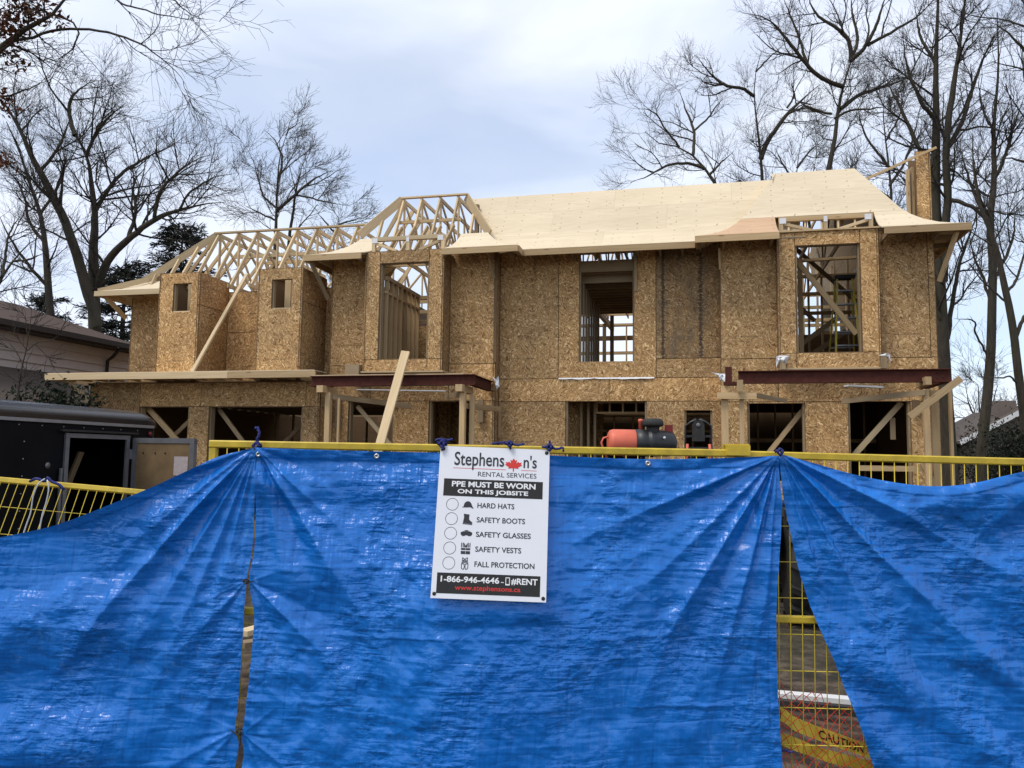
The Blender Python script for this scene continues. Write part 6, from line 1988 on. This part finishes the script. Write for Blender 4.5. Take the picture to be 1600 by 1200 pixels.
fence_panel('yellow mesh fence panel in the middle, the white sign tied to its rail', fw(-1.275, 0.0, 1.757), RH + Vector((0, 0, -0.005)), (0, 0, 1), 2.215, 1.70, fw(-0.2, 0, 0))
fence_panel('yellow mesh fence panel behind the drooping tarp at the right side', fw(0.955, 0.02, 1.742), RH + Vector((0, 0, -0.0135)), Vector((0, 0, 1)) + RH * 0.01, 2.3, 1.68, fw(2.1, 0, 0))
ua = (Vector((0.0, 0.0, 1.0)) * 0.97 + FH * 0.25 + RH * 0.15)
fence_panel('yellow mesh fence panel leaning askew in front of the black trailer', Vector((-4.80, -12.47, 1.628)), Vector((0.93, 0.22, -0.072)), ua, 2.35, 1.62, (-3.7, -12.2, 0))
# clamp joining the two panels
cl = thing('fence_clamp', 'yellow box clamp joining two fence panels by the steel-beamed porch', 'clamp', fw(0.945, 0, 0))
a, b = fw(0.905, -0.022, 1.742), fw(1.003, -0.022, 1.742)
board('clamp_plate', a, b, 0.03, 0.042, M_YEL, cl)
board('clamp_plate', fw(0.905, 0.035, 1.742), fw(1.003, 0.035, 1.742), 0.02, 0.042, M_YEL, cl)
board('clamp_top', fw(0.907, 0.007, 1.766), fw(1.001, 0.007, 1.766), 0.07, 0.006, M_YEL, cl)


# ------------------------------------------------------------------ blue tarps
def curve_fn(pts):
    P = np.array(pts, dtype=float)
    Q, L = resample([(p[0], 0, p[1]) for p in P], 200)
    t = np.linspace(0, 1, 200)
    return lambda u: np.stack([np.interp(u, t, Q[:, 0]), np.interp(u, t, Q[:, 2])], -1)


def tri(x):
    return np.abs((x % 1.0) - 0.5) * 2


def smooth(a, b, x):
    t = np.clip((x - a) / (b - a), 0, 1)
    return t * t * (3 - 2 * t)


def crumple(S, Z, seed, n=18, k=0.020):
    rng = np.random.default_rng(seed)
    out = np.zeros_like(S)
    for i in range(n):
        # creases run mostly across or up the sheet, some on the bias
        ang = rng.choice([0.0, math.pi / 2, 0.6, -0.7, 1.1]) + rng.normal() * 0.2
        lam = rng.uniform(0.035, 0.20)
        ph = (S * math.cos(ang) + Z * math.sin(ang)) / lam + 0.9 * vnoise(S * 1.9 + i, Z * 1.9, seed + i) + 0.12 * vnoise(S * 8, Z * 8, seed + 3 * i)
        m = smooth(0.50, 0.64, vnoise(S * 2.3 + 7 * i, Z * 2.3 - 3 * i, seed + 50 + i))
        out += lam * k * tri(ph) * m
    return out


def fan(S, Z, a, folds, rfade=1.0):
    dx, dz = S - a[0], Z - a[1]
    r = np.hypot(dx, dz)
    th = np.arctan2(dz, dx)
    out = np.zeros_like(S)
    for deg, wdeg, amp, r0 in folds:
        d = (th - math.radians(deg) + math.pi) % (2 * math.pi) - math.pi
        # folds bend a little with distance
        d = d + 0.07 * (vnoise(r * 2.2 + deg, r * 0 + deg * 0.1, 3) - 0.5)
        r0 = r0 * 0.68
        out += 0.62 * amp * (r / r0) * np.exp(1 - r / r0) * np.exp(-(np.abs(d) / math.radians(wdeg)) ** (1.35 if amp > 0 else 1.9))
    return out


def tarp(label, left, right, top, bottom, du, dv, disp, name='tarp', crease=0.004, seed=1, kcr=0.020):
    fl, fr, ft, fb = curve_fn(left), curve_fn(right), curve_fn(top), curve_fn(bottom)
    nu, nv = du, dv
    u = np.linspace(0, 1, nu)
    v = np.linspace(0, 1, nv)
    U, V = np.meshgrid(u, v, indexing='ij')
    T, B, Lf, Rt = ft(u), fb(u), fl(v), fr(v)
    c00, c10, c01, c11 = T[0], T[-1], B[0], B[-1]
    P = ((1 - V)[..., None] * T[:, None] + V[..., None] * B[:, None] + (1 - U)[..., None] * Lf[None] + U[..., None] * Rt[None]
         - ((1 - U) * (1 - V))[..., None] * c00 - (U * (1 - V))[..., None] * c10 - ((1 - U) * V)[..., None] * c01 - (U * V)[..., None] * c11)
    S, Z = P[..., 0], P[..., 1]
    D = disp(S, Z, U, V)
    calm = 1 - 0.9 * sign_zone(S, Z)[0]
    D = D + crumple(S, Z, seed, k=kcr) * calm
    # packing folds: straight shallow ridges on a grid
    wob = 0.012 * (fbm(S * 2, Z * 2, seed + 9, 3) - 0.5)
    for per, co, am in ((0.305, S, 0.7), (0.27, Z, 1.0)):
        q = ((co + wob) / per + 0.37) % 1.0
        q = np.minimum(q, 1 - q) * per
        D = D + calm * crease * am * np.exp(-q / 0.010) * (0.3 + vnoise(S * 3, Z * 3, seed + 31))
    # top hem
    hv = V * np.hypot(*(np.array([0, 1.3])))
    D = D + 0.004 * (1 - smooth(0.030, 0.036, hv))
    Y = np.minimum(-0.034 - D, -0.024 - 0.15 * np.clip(D + 0.01, -0.2, 0))
    ripple = 0.006 * (fbm(S * 9, Z * 1.5, seed + 77, 3) - 0.5) * (1 - smooth(0, 0.05, U) * smooth(0, 0.05, 1 - U))
    W = np.stack([S + ripple, Y, Z], -1).reshape(-1, 3)
    i = np.arange(nu * nv).reshape(nu, nv)
    F = np.stack([i[:-1, :-1], i[:-1, 1:], i[1:, 1:], i[1:, :-1]], -1).reshape(-1, 4)
    o = big_mesh(name, W, F, M_TARP, None, True, FM.copy())
    return tag(o, label, 'tarp', 'blue tarps hung on the fence'), (S, Z, Y)


def d1(S, Z, U, V):
    a = (-1.07, 1.73)
    D = fan(S, Z, a, [(200, 4.5, 0.022, 0.5), (207, 6.0, -0.036, 0.62), (218, 5.0, 0.030, 0.70), (229.5, 3.0, 0.050, 0.72), (235, 4.2, -0.024, 0.7),
                      (241, 2.4, 0.026, 0.42), (249, 2.6, 0.022, 0.50), (253, 2.6, -0.014, 0.3), (259.5, 1.8, 0.014, 0.34), (264, 1.6, -0.010, 0.3)])
    D += 0.6 * fan(S, Z, (-1.083, 1.18), [(173, 7, 0.010, 0.10), (206, 6, 0.016, 0.16), (228, 7, 0.024, 0.24), (240, 6, -0.018, 0.22)])
    D += 0.6 * fan(S, Z, (-1.10, 0.585), [(196, 6, -0.012, 0.16), (210, 6, 0.022, 0.24), (228, 7, 0.016, 0.2), (160, 7, 0.010, 0.16)])
    # swags that sag across the sheet
    q = Z + 0.34 * np.exp(-((S + 2.25) / 0.75) ** 2) * -0.5 - 0.34 * S
    D += 0.028 * np.sin(q * 13.0 + 1.4 * vnoise(S * 1.4, Z * 1.6, 4)) * smooth(-1.25, -1.75, S) * (0.35 + 0.9 * vnoise(S * 1.7, Z * 1.7, 12))
    D += 0.05 * (fbm(S * 1.6, Z * 1.6, 21, 2) - 0.4)
    return D


def sign_zone(S, Z):
    w_ = np.exp(-((S + 0.08) / 0.27) ** 6) * smooth(1.02, 1.10, Z)
    return w_, 0.008 + np.clip((1.74 - Z) / 0.635, 0, 1.2) * 0.128


def d2(S, Z, U, V):
    D = 0.8 * fan(S, Z, (-1.06, 1.73), [(336, 6, -0.014, 0.34), (316, 4.5, 0.030, 0.42), (305, 5.0, 0.050, 0.56), (296.5, 5.0, -0.046, 0.56), (285, 2.6, 0.018, 0.4), (278, 2.2, -0.012, 0.3)])
    D += 0.6 * fan(S, Z, (-1.066, 1.18), [(20, 7, 0.010, 0.10), (338, 8, -0.022, 0.30), (318, 6, 0.040, 0.34), (300, 7, -0.018, 0.22)])
    D += 0.6 * fan(S, Z, (-1.066, 0.58), [(350, 6, -0.010, 0.14), (325, 7, 0.020, 0.24), (300, 6, 0.014, 0.2), (40, 7, 0.010, 0.16)])
    D += fan(S, Z, (1.115, 1.725), [(190, 4.0, -0.014, 0.40), (203.5, 2.6, 0.030, 0.50), (210, 5.0, -0.018, 0.5), (224, 3.0, 0.022, 0.55), (238.5, 2.4, 0.040, 0.50), (245, 3.2, -0.028, 0.50),
                                      (252, 2.0, 0.032, 0.50), (256.5, 2.0, -0.018, 0.40), (262, 1.7, 0.020, 0.42), (266.5, 1.6, -0.010, 0.3)])
    # a pocket that sags between the tie and the middle
    q_ = np.hypot((S + 0.72) / 0.30, (Z - 1.16) / 0.20)
    D += 0.030 * np.exp(-q_ ** 2 * 1.2) * (Z - 1.02) / 0.2
    # bellies out at the bottom towards us
    D += 0.125 * smooth(1.62, 1.02, Z) * np.exp(-((S + 0.08) / 0.60) ** 2)
    D += 0.02 * np.sin((Z + 0.06 * vnoise(S * 2, Z * 2, 8)) * 21) * smooth(1.72, 1.66, Z) * smooth(1.45, 1.62, Z) * vnoise(S * 1.5, Z, 6)
    D += 0.045 * (fbm(S * 1.7, Z * 1.7, 41, 2) - 0.4)
    w_, tgt = sign_zone(S, Z)
    return D * (1 - w_) + tgt * w_


def d3(S, Z, U, V):
    a = (1.123, 1.735)
    D = fan(S, Z, a, [(341, 5, -0.020, 0.5), (333, 2.6, 0.030, 0.55), (324, 4.5, -0.030, 0.62), (314, 2.8, 0.044, 0.60), (305, 4.0, -0.026, 0.6), (298, 2.2, 0.022, 0.55), (291, 2.2, -0.014, 0.5), (287, 1.6, 0.016, 0.45)])
    D += 0.45 * fan(S, Z, (2.36, 1.76), [(200, 4, 0.030, 0.5), (210, 4.5, -0.030, 0.55), (221, 4.5, 0.034, 0.6), (233, 5, -0.028, 0.6), (246, 4, 0.024, 0.5)])
    # belly of cloth below the drooping top edge
    D += 0.035 * np.sin(np.clip(V * 1.55 / 0.17, 0, 2) * math.pi) * np.exp(-V * 1.55 / 0.3) * 4 * U * (1 - U)
    D += 0.055 * (fbm(S * 1.4, Z * 1.4, 61, 2) - 0.4)
    D += 0.012 * np.sin((S * 0.75 + Z) * 19 + 2 * vnoise(S * 2, Z * 2, 14)) * smooth(1.2, 0.8, Z)
    return D


ZB = 0.14
t1, g1 = tarp('blue tarp at the left, gathered up to the rail in long slanting folds',
              [(-3.05, 1.24), (-3.04, 0.8), (-3.05, ZB)],
              [(-1.070, 1.728), (-1.066, 1.55), (-1.066, 1.325), (-1.082, 1.18), (-1.088, 0.972), (-1.098, 0.70), (-1.106, 0.586), (-1.088, 0.53), (-1.10, 0.42), (-1.14, ZB)],
              [(-3.05, 1.24), (-2.6, 1.262), (-2.30, 1.30), (-2.137, 1.338), (-1.873, 1.400), (-1.610, 1.504), (-1.347, 1.628), (-1.228, 1.686), (-1.070, 1.728)],
              [(-3.05, ZB), (-2.0, ZB), (-1.14, ZB)], 430, 330, d1, seed=3)
t2, g2 = tarp('blue tarp spread across the middle of the fence behind the white sign',
              [(-1.060, 1.728), (-1.056, 1.55), (-1.054, 1.325), (-1.068, 1.18), (-1.046, 1.06), (-1.044, 0.933), (-1.057, 0.676), (-1.069, 0.575), (-1.060, 0.5), (-1.065, 0.42), (-1.05, ZB)],
              [(1.118, 1.722), (1.122, 1.60), (1.126, 1.486), (1.101, 1.221), (1.095, 1.025), (1.099, 0.754), (1.114, 0.45), (1.11, ZB)],
              [(-1.060, 1.728), (-0.80, 1.722), (-0.538, 1.718), (-0.25, 1.716), (0.004, 1.716), (0.30, 1.706), (0.565, 1.701), (0.85, 1.708), (1.118, 1.722)],
              [(-1.05, ZB), (0.0, ZB), (1.11, ZB)], 560, 380, d2, seed=5)
t3, g3 = tarp('blue tarp drooping from the rail at the right, its near edge slanting off the fence',
              [(1.122, 1.730), (1.130, 1.62), (1.144, 1.513), (1.201, 1.249), (1.268, 1.040), (1.364, 0.809), (1.491, 0.455), (1.60, ZB)],
              [(2.60, 1.72), (2.60, 0.9), (2.60, ZB)],
              [(1.122, 1.730), (1.26, 1.695), (1.438, 1.648), (1.627, 1.614), (1.761, 1.604), (1.897, 1.616), (2.061, 1.654), (2.170, 1.681), (2.36, 1.735), (2.60, 1.72)],
              [(1.60, ZB), (2.1, ZB), (2.60, ZB)], 360, 330, d3, seed=8)


def grommet(parent, g, s, z, up=0.0):
    S, Z, Y = g
    k = np.argmin((S - s) ** 2 + (Z - z) ** 2)
    y = float(Y.flat[k]) - 0.002
    ring = lathe('grommet', [(0.0045, 0), (0.0045, 0.003), (0.0105, 0.003), (0.0115, 0.0)], fw(s, y + 0.001, z), -FH, M_BRASS, parent, 16)
    return ring


for o_, g, s, z in ((t2, g2, -1.048, 1.700), (t2, g2, -0.560, 1.698), (t2, g2, 0.570, 1.683)):
    grommet(o_, g, s, z)


# ------------------------------------------------------------------ rope ties
def rope(label, loops, r=0.005, mat=None, name='rope_tie', cat='rope', group='blue rope ties on the fence'):
    t = thing(name, label, cat, fw(loops[0][0][0], loops[0][0][1], loops[0][0][2]), group)
    for k, pts in enumerate(loops):
        P, L = resample([tuple(fw(*p)) for p in pts], max(8, len(pts) * 5))
        wob = np.random.default_rng(k + len(pts)).normal(size=P.shape) * r * 0.25
        tube('knot' if k == 0 else 'loose_end', P + wob, r, mat or M_ROPE, t, 7)
    return t


def knot(s, z, y=-0.045, q=0.016):
    return [(s - q, y, z), (s, y - 0.012, z + q * 0.9), (s + q, y, z), (s, y - 0.006, z - q * 0.9), (s - q * 0.7, y - 0.016, z + q * 0.2), (s + q * 0.5, y - 0.014, z + q * 0.6), (s + q * 0.2, y - 0.02, z - q * 0.8), (s - q * 0.6, y - 0.01, z - q * 0.2)]


rope('blue rope tie sticking up at the joint of the two tarps', [knot(-1.062, 1.735), [(-1.06, -0.04, 1.735), (-1.062, -0.045, 1.76), (-1.055, -0.045, 1.785), (-1.066, -0.04, 1.812), (-1.072, -0.042, 1.806)]], 0.0055)
rope('blue rope knot at the top corner of the sign nearest the leaning plank', [knot(-0.288, 1.752, -0.05), [(-0.29, -0.05, 1.75), (-0.315, -0.05, 1.764), (-0.298, -0.052, 1.772), (-0.26, -0.05, 1.768), (-0.245, -0.05, 1.775)], [(-0.287, -0.06, 1.75), (-0.285, -0.07, 1.735), (-0.285, -0.07, 1.725)]], 0.005)
rope('blue rope bow at the middle of the sign top edge', [knot(-0.007, 1.756, -0.05, 0.012), [(-0.005, -0.05, 1.756), (-0.04, -0.05, 1.762), (-0.078, -0.05, 1.756)], [(-0.005, -0.05, 1.757), (0.03, -0.052, 1.753), (0.056, -0.05, 1.757)], [(-0.005, -0.062, 1.752), (-0.003, -0.07, 1.738)]], 0.005)
rope('blue rope knot at the top corner of the sign nearest the orange machine', [knot(0.158, 1.744, -0.05, 0.014), [(0.158, -0.05, 1.745), (0.16, -0.05, 1.765), (0.161, -0.05, 1.77)], [(0.158, -0.05, 1.745), (0.19, -0.052, 1.738), (0.215, -0.05, 1.742), (0.218, -0.05, 1.726)], [(0.158, -0.06, 1.742), (0.13, -0.055, 1.748)]], 0.005)
rope('blue rope wound round the rail where the drooping tarp starts', [knot(1.12, 1.738, -0.045, 0.014), [(1.11, -0.05, 1.74), (1.13, -0.055, 1.745), (1.125, -0.045, 1.728)]], 0.005)
rope('thin cord lashing the two tarp edges at mid height beside the slit', [knot(-1.078, 1.182, -0.06, 0.011), [(-1.10, -0.06, 1.183), (-1.078, -0.062, 1.18), (-1.052, -0.06, 1.18)]], 0.0022, M_BLACK_ROUGH)
rope('thin cord lashing the two tarp edges near the bottom of the slit', [knot(-1.078, 0.59, -0.06, 0.013), [(-1.115, -0.06, 0.59), (-1.08, -0.064, 0.575), (-1.045, -0.06, 0.585)], [(-1.078, -0.062, 0.585), (-1.074, -0.06, 0.55), (-1.076, -0.06, 0.53)]], 0.0025, M_BLACK_ROUGH)
rope('short blue rope end tied low on the wire inside the open gap', [[(1.118, -0.01, 0.52), (1.135, -0.015, 0.526), (1.15, -0.02, 0.52), (1.165, -0.02, 0.524)]], 0.004)
# tie with white strings on the leaning panel
lt = thing('rope_tie', 'blue tie with two long white strings hanging from the leaning fence panel', 'rope', (-3.507, -12.269, 1.537), 'blue rope ties on the fence')
tube('knot', resample([(-3.602, -12.270, 1.535), (-3.532, -12.297, 1.551), (-3.491, -12.286, 1.537), (-3.474, -12.284, 1.558), (-3.457, -12.278, 1.538), (-3.416, -12.267, 1.521), (-3.389, -12.258, 1.493)], 24)[0], 0.008, M_ROPE, lt, 7)
tube('string', resample([(-3.483, -12.295, 1.552), (-3.509, -12.309, 1.524), (-3.537, -12.310, 1.457), (-3.551, -12.305, 1.370), (-3.572, -12.304, 1.308), (-3.593, -12.303, 1.245)], 24)[0], 0.0036, M_STRING, lt, 6)
tube('string', resample([(-3.470, -12.292, 1.545), (-3.455, -12.294, 1.493), (-3.469, -12.290, 1.424), (-3.490, -12.289, 1.354), (-3.508, -12.284, 1.260)], 24)[0], 0.0036, M_STRING, lt, 6)

# ------------------------------------------------------------------ the white sign
TL, TR, BR, BL = (-0.290, 1.744), (0.161, 1.734), (0.145, 1.133), (-0.314, 1.147)
c4 = [fw(TL[0], -0.055, TL[1]), fw(TR[0], -0.055, TR[1]), fw(BR[0], -0.19, BR[1]), fw(BL[0], -0.19, BL[1])]
eu = ((c4[1] - c4[0]) + (c4[2] - c4[3])) / 2
ev = ((c4[3] - c4[0]) + (c4[2] - c4[1])) / 2
SW, SH = eu.length, ev.length
eu.normalize()
ev = (ev - eu * ev.dot(eu)).normalized()
en = eu.cross(-ev).normalized()
cen = sum(c4, Vector()) / 4
so = cen - eu * SW / 2 - ev * SH / 2
SMX = Matrix(((eu.x, -ev.x, en.x, so.x), (eu.y, -ev.y, en.y, so.y), (eu.z, -ev.z, en.z, so.z), (0, 0, 0, 1)))   # x right, y up (from the top edge), z to us
sign = thing('safety_sign', 'white rental company sign listing required protective gear, tied over the blue tarp', 'sign', so)


def sobj(name, polys, z0, mat, thick=0.0004):
    """flat print on the board: polygons in (u, v) fractions, v down"""
    v, f = [], []
    for poly in polys:
        q = len(v)
        n = len(poly)
        v += [(a * SW, -b * SH, z0 + thick) for a, b in poly]
        f.append(tuple(range(q, q + n)) if True else None)
    return obj(name, v, f, mat, sign, SMX.copy())


obj('board', box_v((0, -SH, -0.003), (SW, 0, 0.0)), CUBE_F, M_SIGN, sign, SMX.copy())


def lettering(txt, u0, u1, v0, v1, mat, bold=0.0, z=0.0010, shear=0.0):
    cu = bpy.data.curves.new('lettering', 'FONT')
    cu.body = txt
    cu.size = 1.0
    cu.offset = bold
    cu.resolution_u = 4
    cu.shear = shear
    tmp = bpy.data.objects.new('lettering_source', cu)
    LINK(tmp)
    dg = bpy.context.evaluated_depsgraph_get()
    me = bpy.data.meshes.new_from_object(tmp.evaluated_get(dg))
    bpy.data.objects.remove(tmp)
    bpy.data.curves.remove(cu)
    co = np.empty(len(me.vertices) * 3)
    me.vertices.foreach_get('co', co)
    co = co.reshape(-1, 3)
    lo, hi = co.min(0), co.max(0)
    co[:, 0] = (u0 + (co[:, 0] - lo[0]) / (hi[0] - lo[0]) * (u1 - u0)) * SW
    co[:, 1] = -(v1 + (co[:, 1] - lo[1]) / (hi[1] - lo[1]) * (v0 - v1)) * SH
    co[:, 2] = z
    me.vertices.foreach_set('co', co.ravel())
    me.materials.clear()
    me.materials.append(mat)
    me.update()
    o = bpy.data.objects.new('lettering', me)
    LINK(o)
    parent_to(o, sign, SMX.copy())
    return o


def rect(u0, v0, u1, v1):
    return [(u0, v1), (u1, v1), (u1, v0), (u0, v0)]


lettering('Stephens', 0.135, 0.588, 0.036, 0.158, M_SIGN_GREY, 0.012)
lettering("n's", 0.765, 0.885, 0.045, 0.132, M_SIGN_GREY, 0.012)
half = [(0, 1.0), (0.15, 0.70), (0.33, 0.80), (0.25, 0.36), (0.47, 0.58), (0.53, 0.45), (0.78, 0.50), (0.70, 0.26), (0.84, 0.17), (0.45, -0.13), (0.50, -0.29), (0.06, -0.22), (0.05, -0.62)]
leaf = [(0.674 + 0.094 * x, 0.1225 - 0.056 * y) for x, y in half] + [(0.674 - 0.094 * x, 0.1225 - 0.056 * y) for x, y in reversed(half[1:])]
sobj('maple_leaf', [list(reversed(leaf))], 0.0006, M_SIGN_RED)
sobj('red_line', [rect(0.125, 0.1465, 0.605, 0.1495), rect(0.745, 0.1465, 0.885, 0.1495)], 0.0003, M_SIGN_RED)
lettering('RENTAL SERVICES', 0.355, 0.885, 0.168, 0.200, M_SIGN_GREY, 0.0)
sobj('black_bar', [rect(0.052, 0.222, 0.945, 0.338)], 0.0002, M_SIGN_BLACK)
lettering('PPE MUST BE WORN', 0.125, 0.880, 0.237, 0.275, M_SIGN_WHITE, 0.028)
lettering('ON THIS JOBSITE', 0.180, 0.815, 0.290, 0.328, M_SIGN_WHITE, 0.028)
rows_ = [('HARD HATS', 0.695, 0.394), ('SAFETY BOOTS', 0.795, 0.489), ('SAFETY GLASSES', 0.850, 0.584), ('SAFETY VESTS', 0.770, 0.680), ('FALL PROTECTION', 0.890, 0.776)]
for txt, ue, vc in rows_:
    lettering(txt, 0.365, ue, vc - 0.017, vc + 0.018, M_SIGN_GREY, 0.014)
    # tick circle
    v, f = [], []
    N = 40
    for k in range(N):
        a = 2 * math.pi * k / N
        for r in (0.0233, 0.0251):
            v.append((0.140 * SW + r * math.cos(a), -vc * SH + r * math.sin(a), 0.0006))
    for k in range(N):
        j = (k + 1) % N
        f.append((2 * k, 2 * k + 1, 2 * j + 1, 2 * j))
    obj('tick_circle', v, f, M_SIGN_GREY, sign, SMX.copy())
K = SW / SH      # to keep icons square


def icon(vc, polys, uc=0.280):
    return sobj('icon', [[(uc + 0.052 * x, vc - 0.052 * K * y) for x, y in p] for p in polys], 0.0005, M_SIGN_GREY)


def arc(cx, cy, r, a0, a1, n=12, ry=None):
    ry = ry or r
    return [(cx + r * math.cos(math.radians(a0 + (a1 - a0) * k / n)), cy + ry * math.sin(math.radians(a0 + (a1 - a0) * k / n))) for k in range(n + 1)]


icon(0.394, [arc(-0.02, -0.32, 0.72, 15, 180, 14, 0.95) + [(-0.95, -0.36), (-0.98, -0.46), (-0.60, -0.46), (0.45, -0.40), (0.88, -0.62), (0.98, -0.55), (0.74, -0.2)]])
icon(0.489, [[(-0.72, -0.62), (-0.1, -0.66), (0.1, -0.72), (0.86, -0.78), (0.9, -0.50), (0.55, -0.28), (0.32, 0.0), (0.34, 0.82), (-0.62, 0.92), (-0.55, 0.2)], [(-0.74, -0.82), (0.9, -0.95), (0.9, -0.82), (0.1, -0.77), (-0.1, -0.71), (-0.74, -0.68)]])
icon(0.584, [arc(-0.5, 0.0, 0.46, 60, 320, 14, 0.40) + arc(0.5, 0.0, 0.46, 220, 480, 14, 0.40) + [(0.3, 0.42), (-0.3, 0.42)], rect(-0.98, 0.24, -0.80, -0.1), rect(0.80, 0.24, 0.98, -0.1), [(-0.55, 0.46), (-0.1, 0.62), (0.1, 0.62), (0.55, 0.46)]])
icon(0.680, [rect(-0.78, 0.98, -0.64, 0.20), rect(-0.50, 0.98, -0.36, 0.20), [(-0.26, 0.20), (-0.30, 0.98), (-0.02, 0.5), (-0.02, 0.20)], [(0.26, 0.20), (0.02, 0.20), (0.02, 0.5), (0.30, 0.98)], rect(0.36, 0.98, 0.50, 0.20), rect(0.64, 0.98, 0.78, 0.20),
             rect(-0.78, 0.08, -0.03, -0.24), rect(0.03, 0.08, 0.78, -0.24), rect(-0.78, -0.42, -0.03, -0.92), rect(0.03, -0.42, 0.78, -0.92)])


def stroke(pts, w=0.055):
    out = []
    for (x0, y0), (x1, y1) in zip(pts[:-1], pts[1:]):
        L = math.hypot(x1 - x0, y1 - y0)
        nx, ny = -(y1 - y0) / L * w, (x1 - x0) / L * w
        out.append([(x0 + nx, y0 + ny), (x0 - nx, y0 - ny), (x1 - nx, y1 - ny), (x1 + nx, y1 + ny)])
    return out


icon(0.776, stroke([(-0.42, 1.0), (0.3, 0.45), (-0.38, 0.45), (0.42, 1.0), (0.42, 0.35), (-0.42, 0.35), (-0.42, 1.0)]) + stroke([(-0.45, 0.3), (-0.55, -0.2), (-0.52, -0.8), (-0.2, -0.98), (-0.06, -0.6), (-0.1, -0.1), (-0.45, 0.0)]) + stroke([(0.45, 0.3), (0.55, -0.2), (0.52, -0.8), (0.2, -0.98), (0.06, -0.6), (0.1, -0.1), (0.45, 0.0)]) + stroke([(-0.45, 0.15), (0.45, 0.15)]))
sobj('black_bar', [rect(0.045, 0.838, 0.945, 0.968)], 0.0002, M_SIGN_BLACK)
lettering('1-866-946-4646', 0.078, 0.588, 0.857, 0.896, M_SIGN_WHITE, 0.024)
sobj('dash', [rect(0.604, 0.884, 0.628, 0.888)], 0.0006, M_SIGN_WHITE)
sobj('phone_icon', [rect(0.642, 0.853, 0.648, 0.903), rect(0.674, 0.853, 0.680, 0.903), rect(0.648, 0.853, 0.674, 0.858), rect(0.648, 0.895, 0.674, 0.903)], 0.0006, M_SIGN_WHITE)
lettering('#RENT', 0.692, 0.922, 0.857, 0.900, M_SIGN_WHITE, 0.024)
lettering('www.stephensons.ca', 0.205, 0.775, 0.912, 0.952, M_SIGN_RED, 0.012)
for u_, v_ in ((0.030, 0.020), (0.972, 0.022), (0.030, 0.972), (0.974, 0.976)):
    lathe('eyelet', [(0.0075, 0), (0.0075, 0.0016), (0.004, 0.0022)], SMX @ Vector((u_ * SW, -v_ * SH, 0.0)), en, M_SIGN_BLACK, sign, 14)


# ------------------------------------------------------------------ things low in the open gap: net, tape
def net():
    V, F, o = [], [], 0
    P = []
    nx, nz = 26, 14
    w0, h0 = 0.030, 0.026
    x0, z1 = 1.06, 0.80

    def pt(i, j):
        x = x0 + i * w0 * 0.5 * 1.35
        z = z1 - j * h0 - 0.32 * (x - x0) + 0.02 * math.sin(i * 0.7 + j * 0.5)
        return tuple(fw(x, 0.035 + 0.012 * math.sin(i * 0.5) + 0.010 * math.sin(j * 0.8), z))
    for i in range(nx):
        for j in range(nz * 2):
            if (i + j) % 2 == 0:
                for di in (1,):
                    for dj in (-1, 1):
                        if 0 <= j + dj < nz * 2 and i + di < nx:
                            P.append([pt(i, j), pt(i + di, j + dj)])
    V, F = tube_arrays(np.array(P), np.full((len(P), 2), 0.0015), 4)
    o = big_mesh('safety_net', V, F, M_NET)
    return tag(o, 'orange-red safety netting sagging behind the wires in the open gap', 'net')


net()


def tape(label, pts, w, words, twist=0.0):
    """strip of film hung slack along pts (fence coordinates) with printed words on it"""
    t = thing('caution_tape', label, 'tape', fw(*pts[0]), 'yellow caution tape in the gap')
    P, L = resample(pts, 40)
    v, f = [], []
    for k in range(40):
        a = twist * k / 39 + 0.12 * math.sin(k * 0.5)
        for s in (-1, 1):
            v.append(fw(P[k][0], P[k][1] - s * w / 2 * math.sin(a), P[k][2] + s * w / 2 * math.cos(a)))
    for k in range(39):
        f.append((2 * k, 2 * k + 2, 2 * k + 3, 2 * k + 1))
    obj('film', v, f, M_TAPE, t)
    for txt, k0, k1 in words:
        cu = bpy.data.curves.new('printed_word', 'FONT')
        cu.body = txt
        cu.offset = 0.02
        cu.resolution_u = 3
        tmp = bpy.data.objects.new('word_source', cu)
        LINK(tmp)
        dg = bpy.context.evaluated_depsgraph_get()
        me = bpy.data.meshes.new_from_object(tmp.evaluated_get(dg))
        bpy.data.objects.remove(tmp)
        bpy.data.curves.remove(cu)
        co = np.empty(len(me.vertices) * 3)
        me.vertices.foreach_get('co', co)
        co = co.reshape(-1, 3)
        lo, hi = co.min(0), co.max(0)
        for q in range(len(co)):
            tt = k0 + (co[q, 0] - lo[0]) / (hi[0] - lo[0]) * (k1 - k0)
            i = min(int(tt * 39), 38)
            fr_ = tt * 39 - i
            s = ((co[q, 1] - lo[1]) / (hi[1] - lo[1]) - 0.5) * 0.62
            a = Vector(v[2 * i]).lerp(Vector(v[2 * i + 2]), fr_)
            b = Vector(v[2 * i + 1]).lerp(Vector(v[2 * i + 3]), fr_)
            pp = a.lerp(b, 0.5 + s) - FH * 0.0015
            co[q] = pp
        me.vertices.foreach_set('co', co.ravel())
        me.materials.clear()
        me.materials.append(M_TAPE_INK)
        me.update()
        o = bpy.data.objects.new('printed_word', me)
        LINK(o)
        parent_to(o, t, Matrix.Identity(4))


tape('yellow caution tape, upper of the two strips, its word facing out', [(1.07, 0.075, 0.665), (1.16, 0.075, 0.635), (1.21, 0.075, 0.600), (1.36, 0.075, 0.545), (1.50, 0.075, 0.50), (1.62, 0.075, 0.47)], 0.058, [('CAUTION', 0.44, 0.78), ('ON', 0.06, 0.14)])
tape('yellow caution tape, lower of the two strips, near the ground', [(1.07, 0.07, 0.575), (1.18, 0.07, 0.53), (1.34, 0.07, 0.475), (1.50, 0.07, 0.44), (1.62, 0.07, 0.42)], 0.055, [], 0.5)
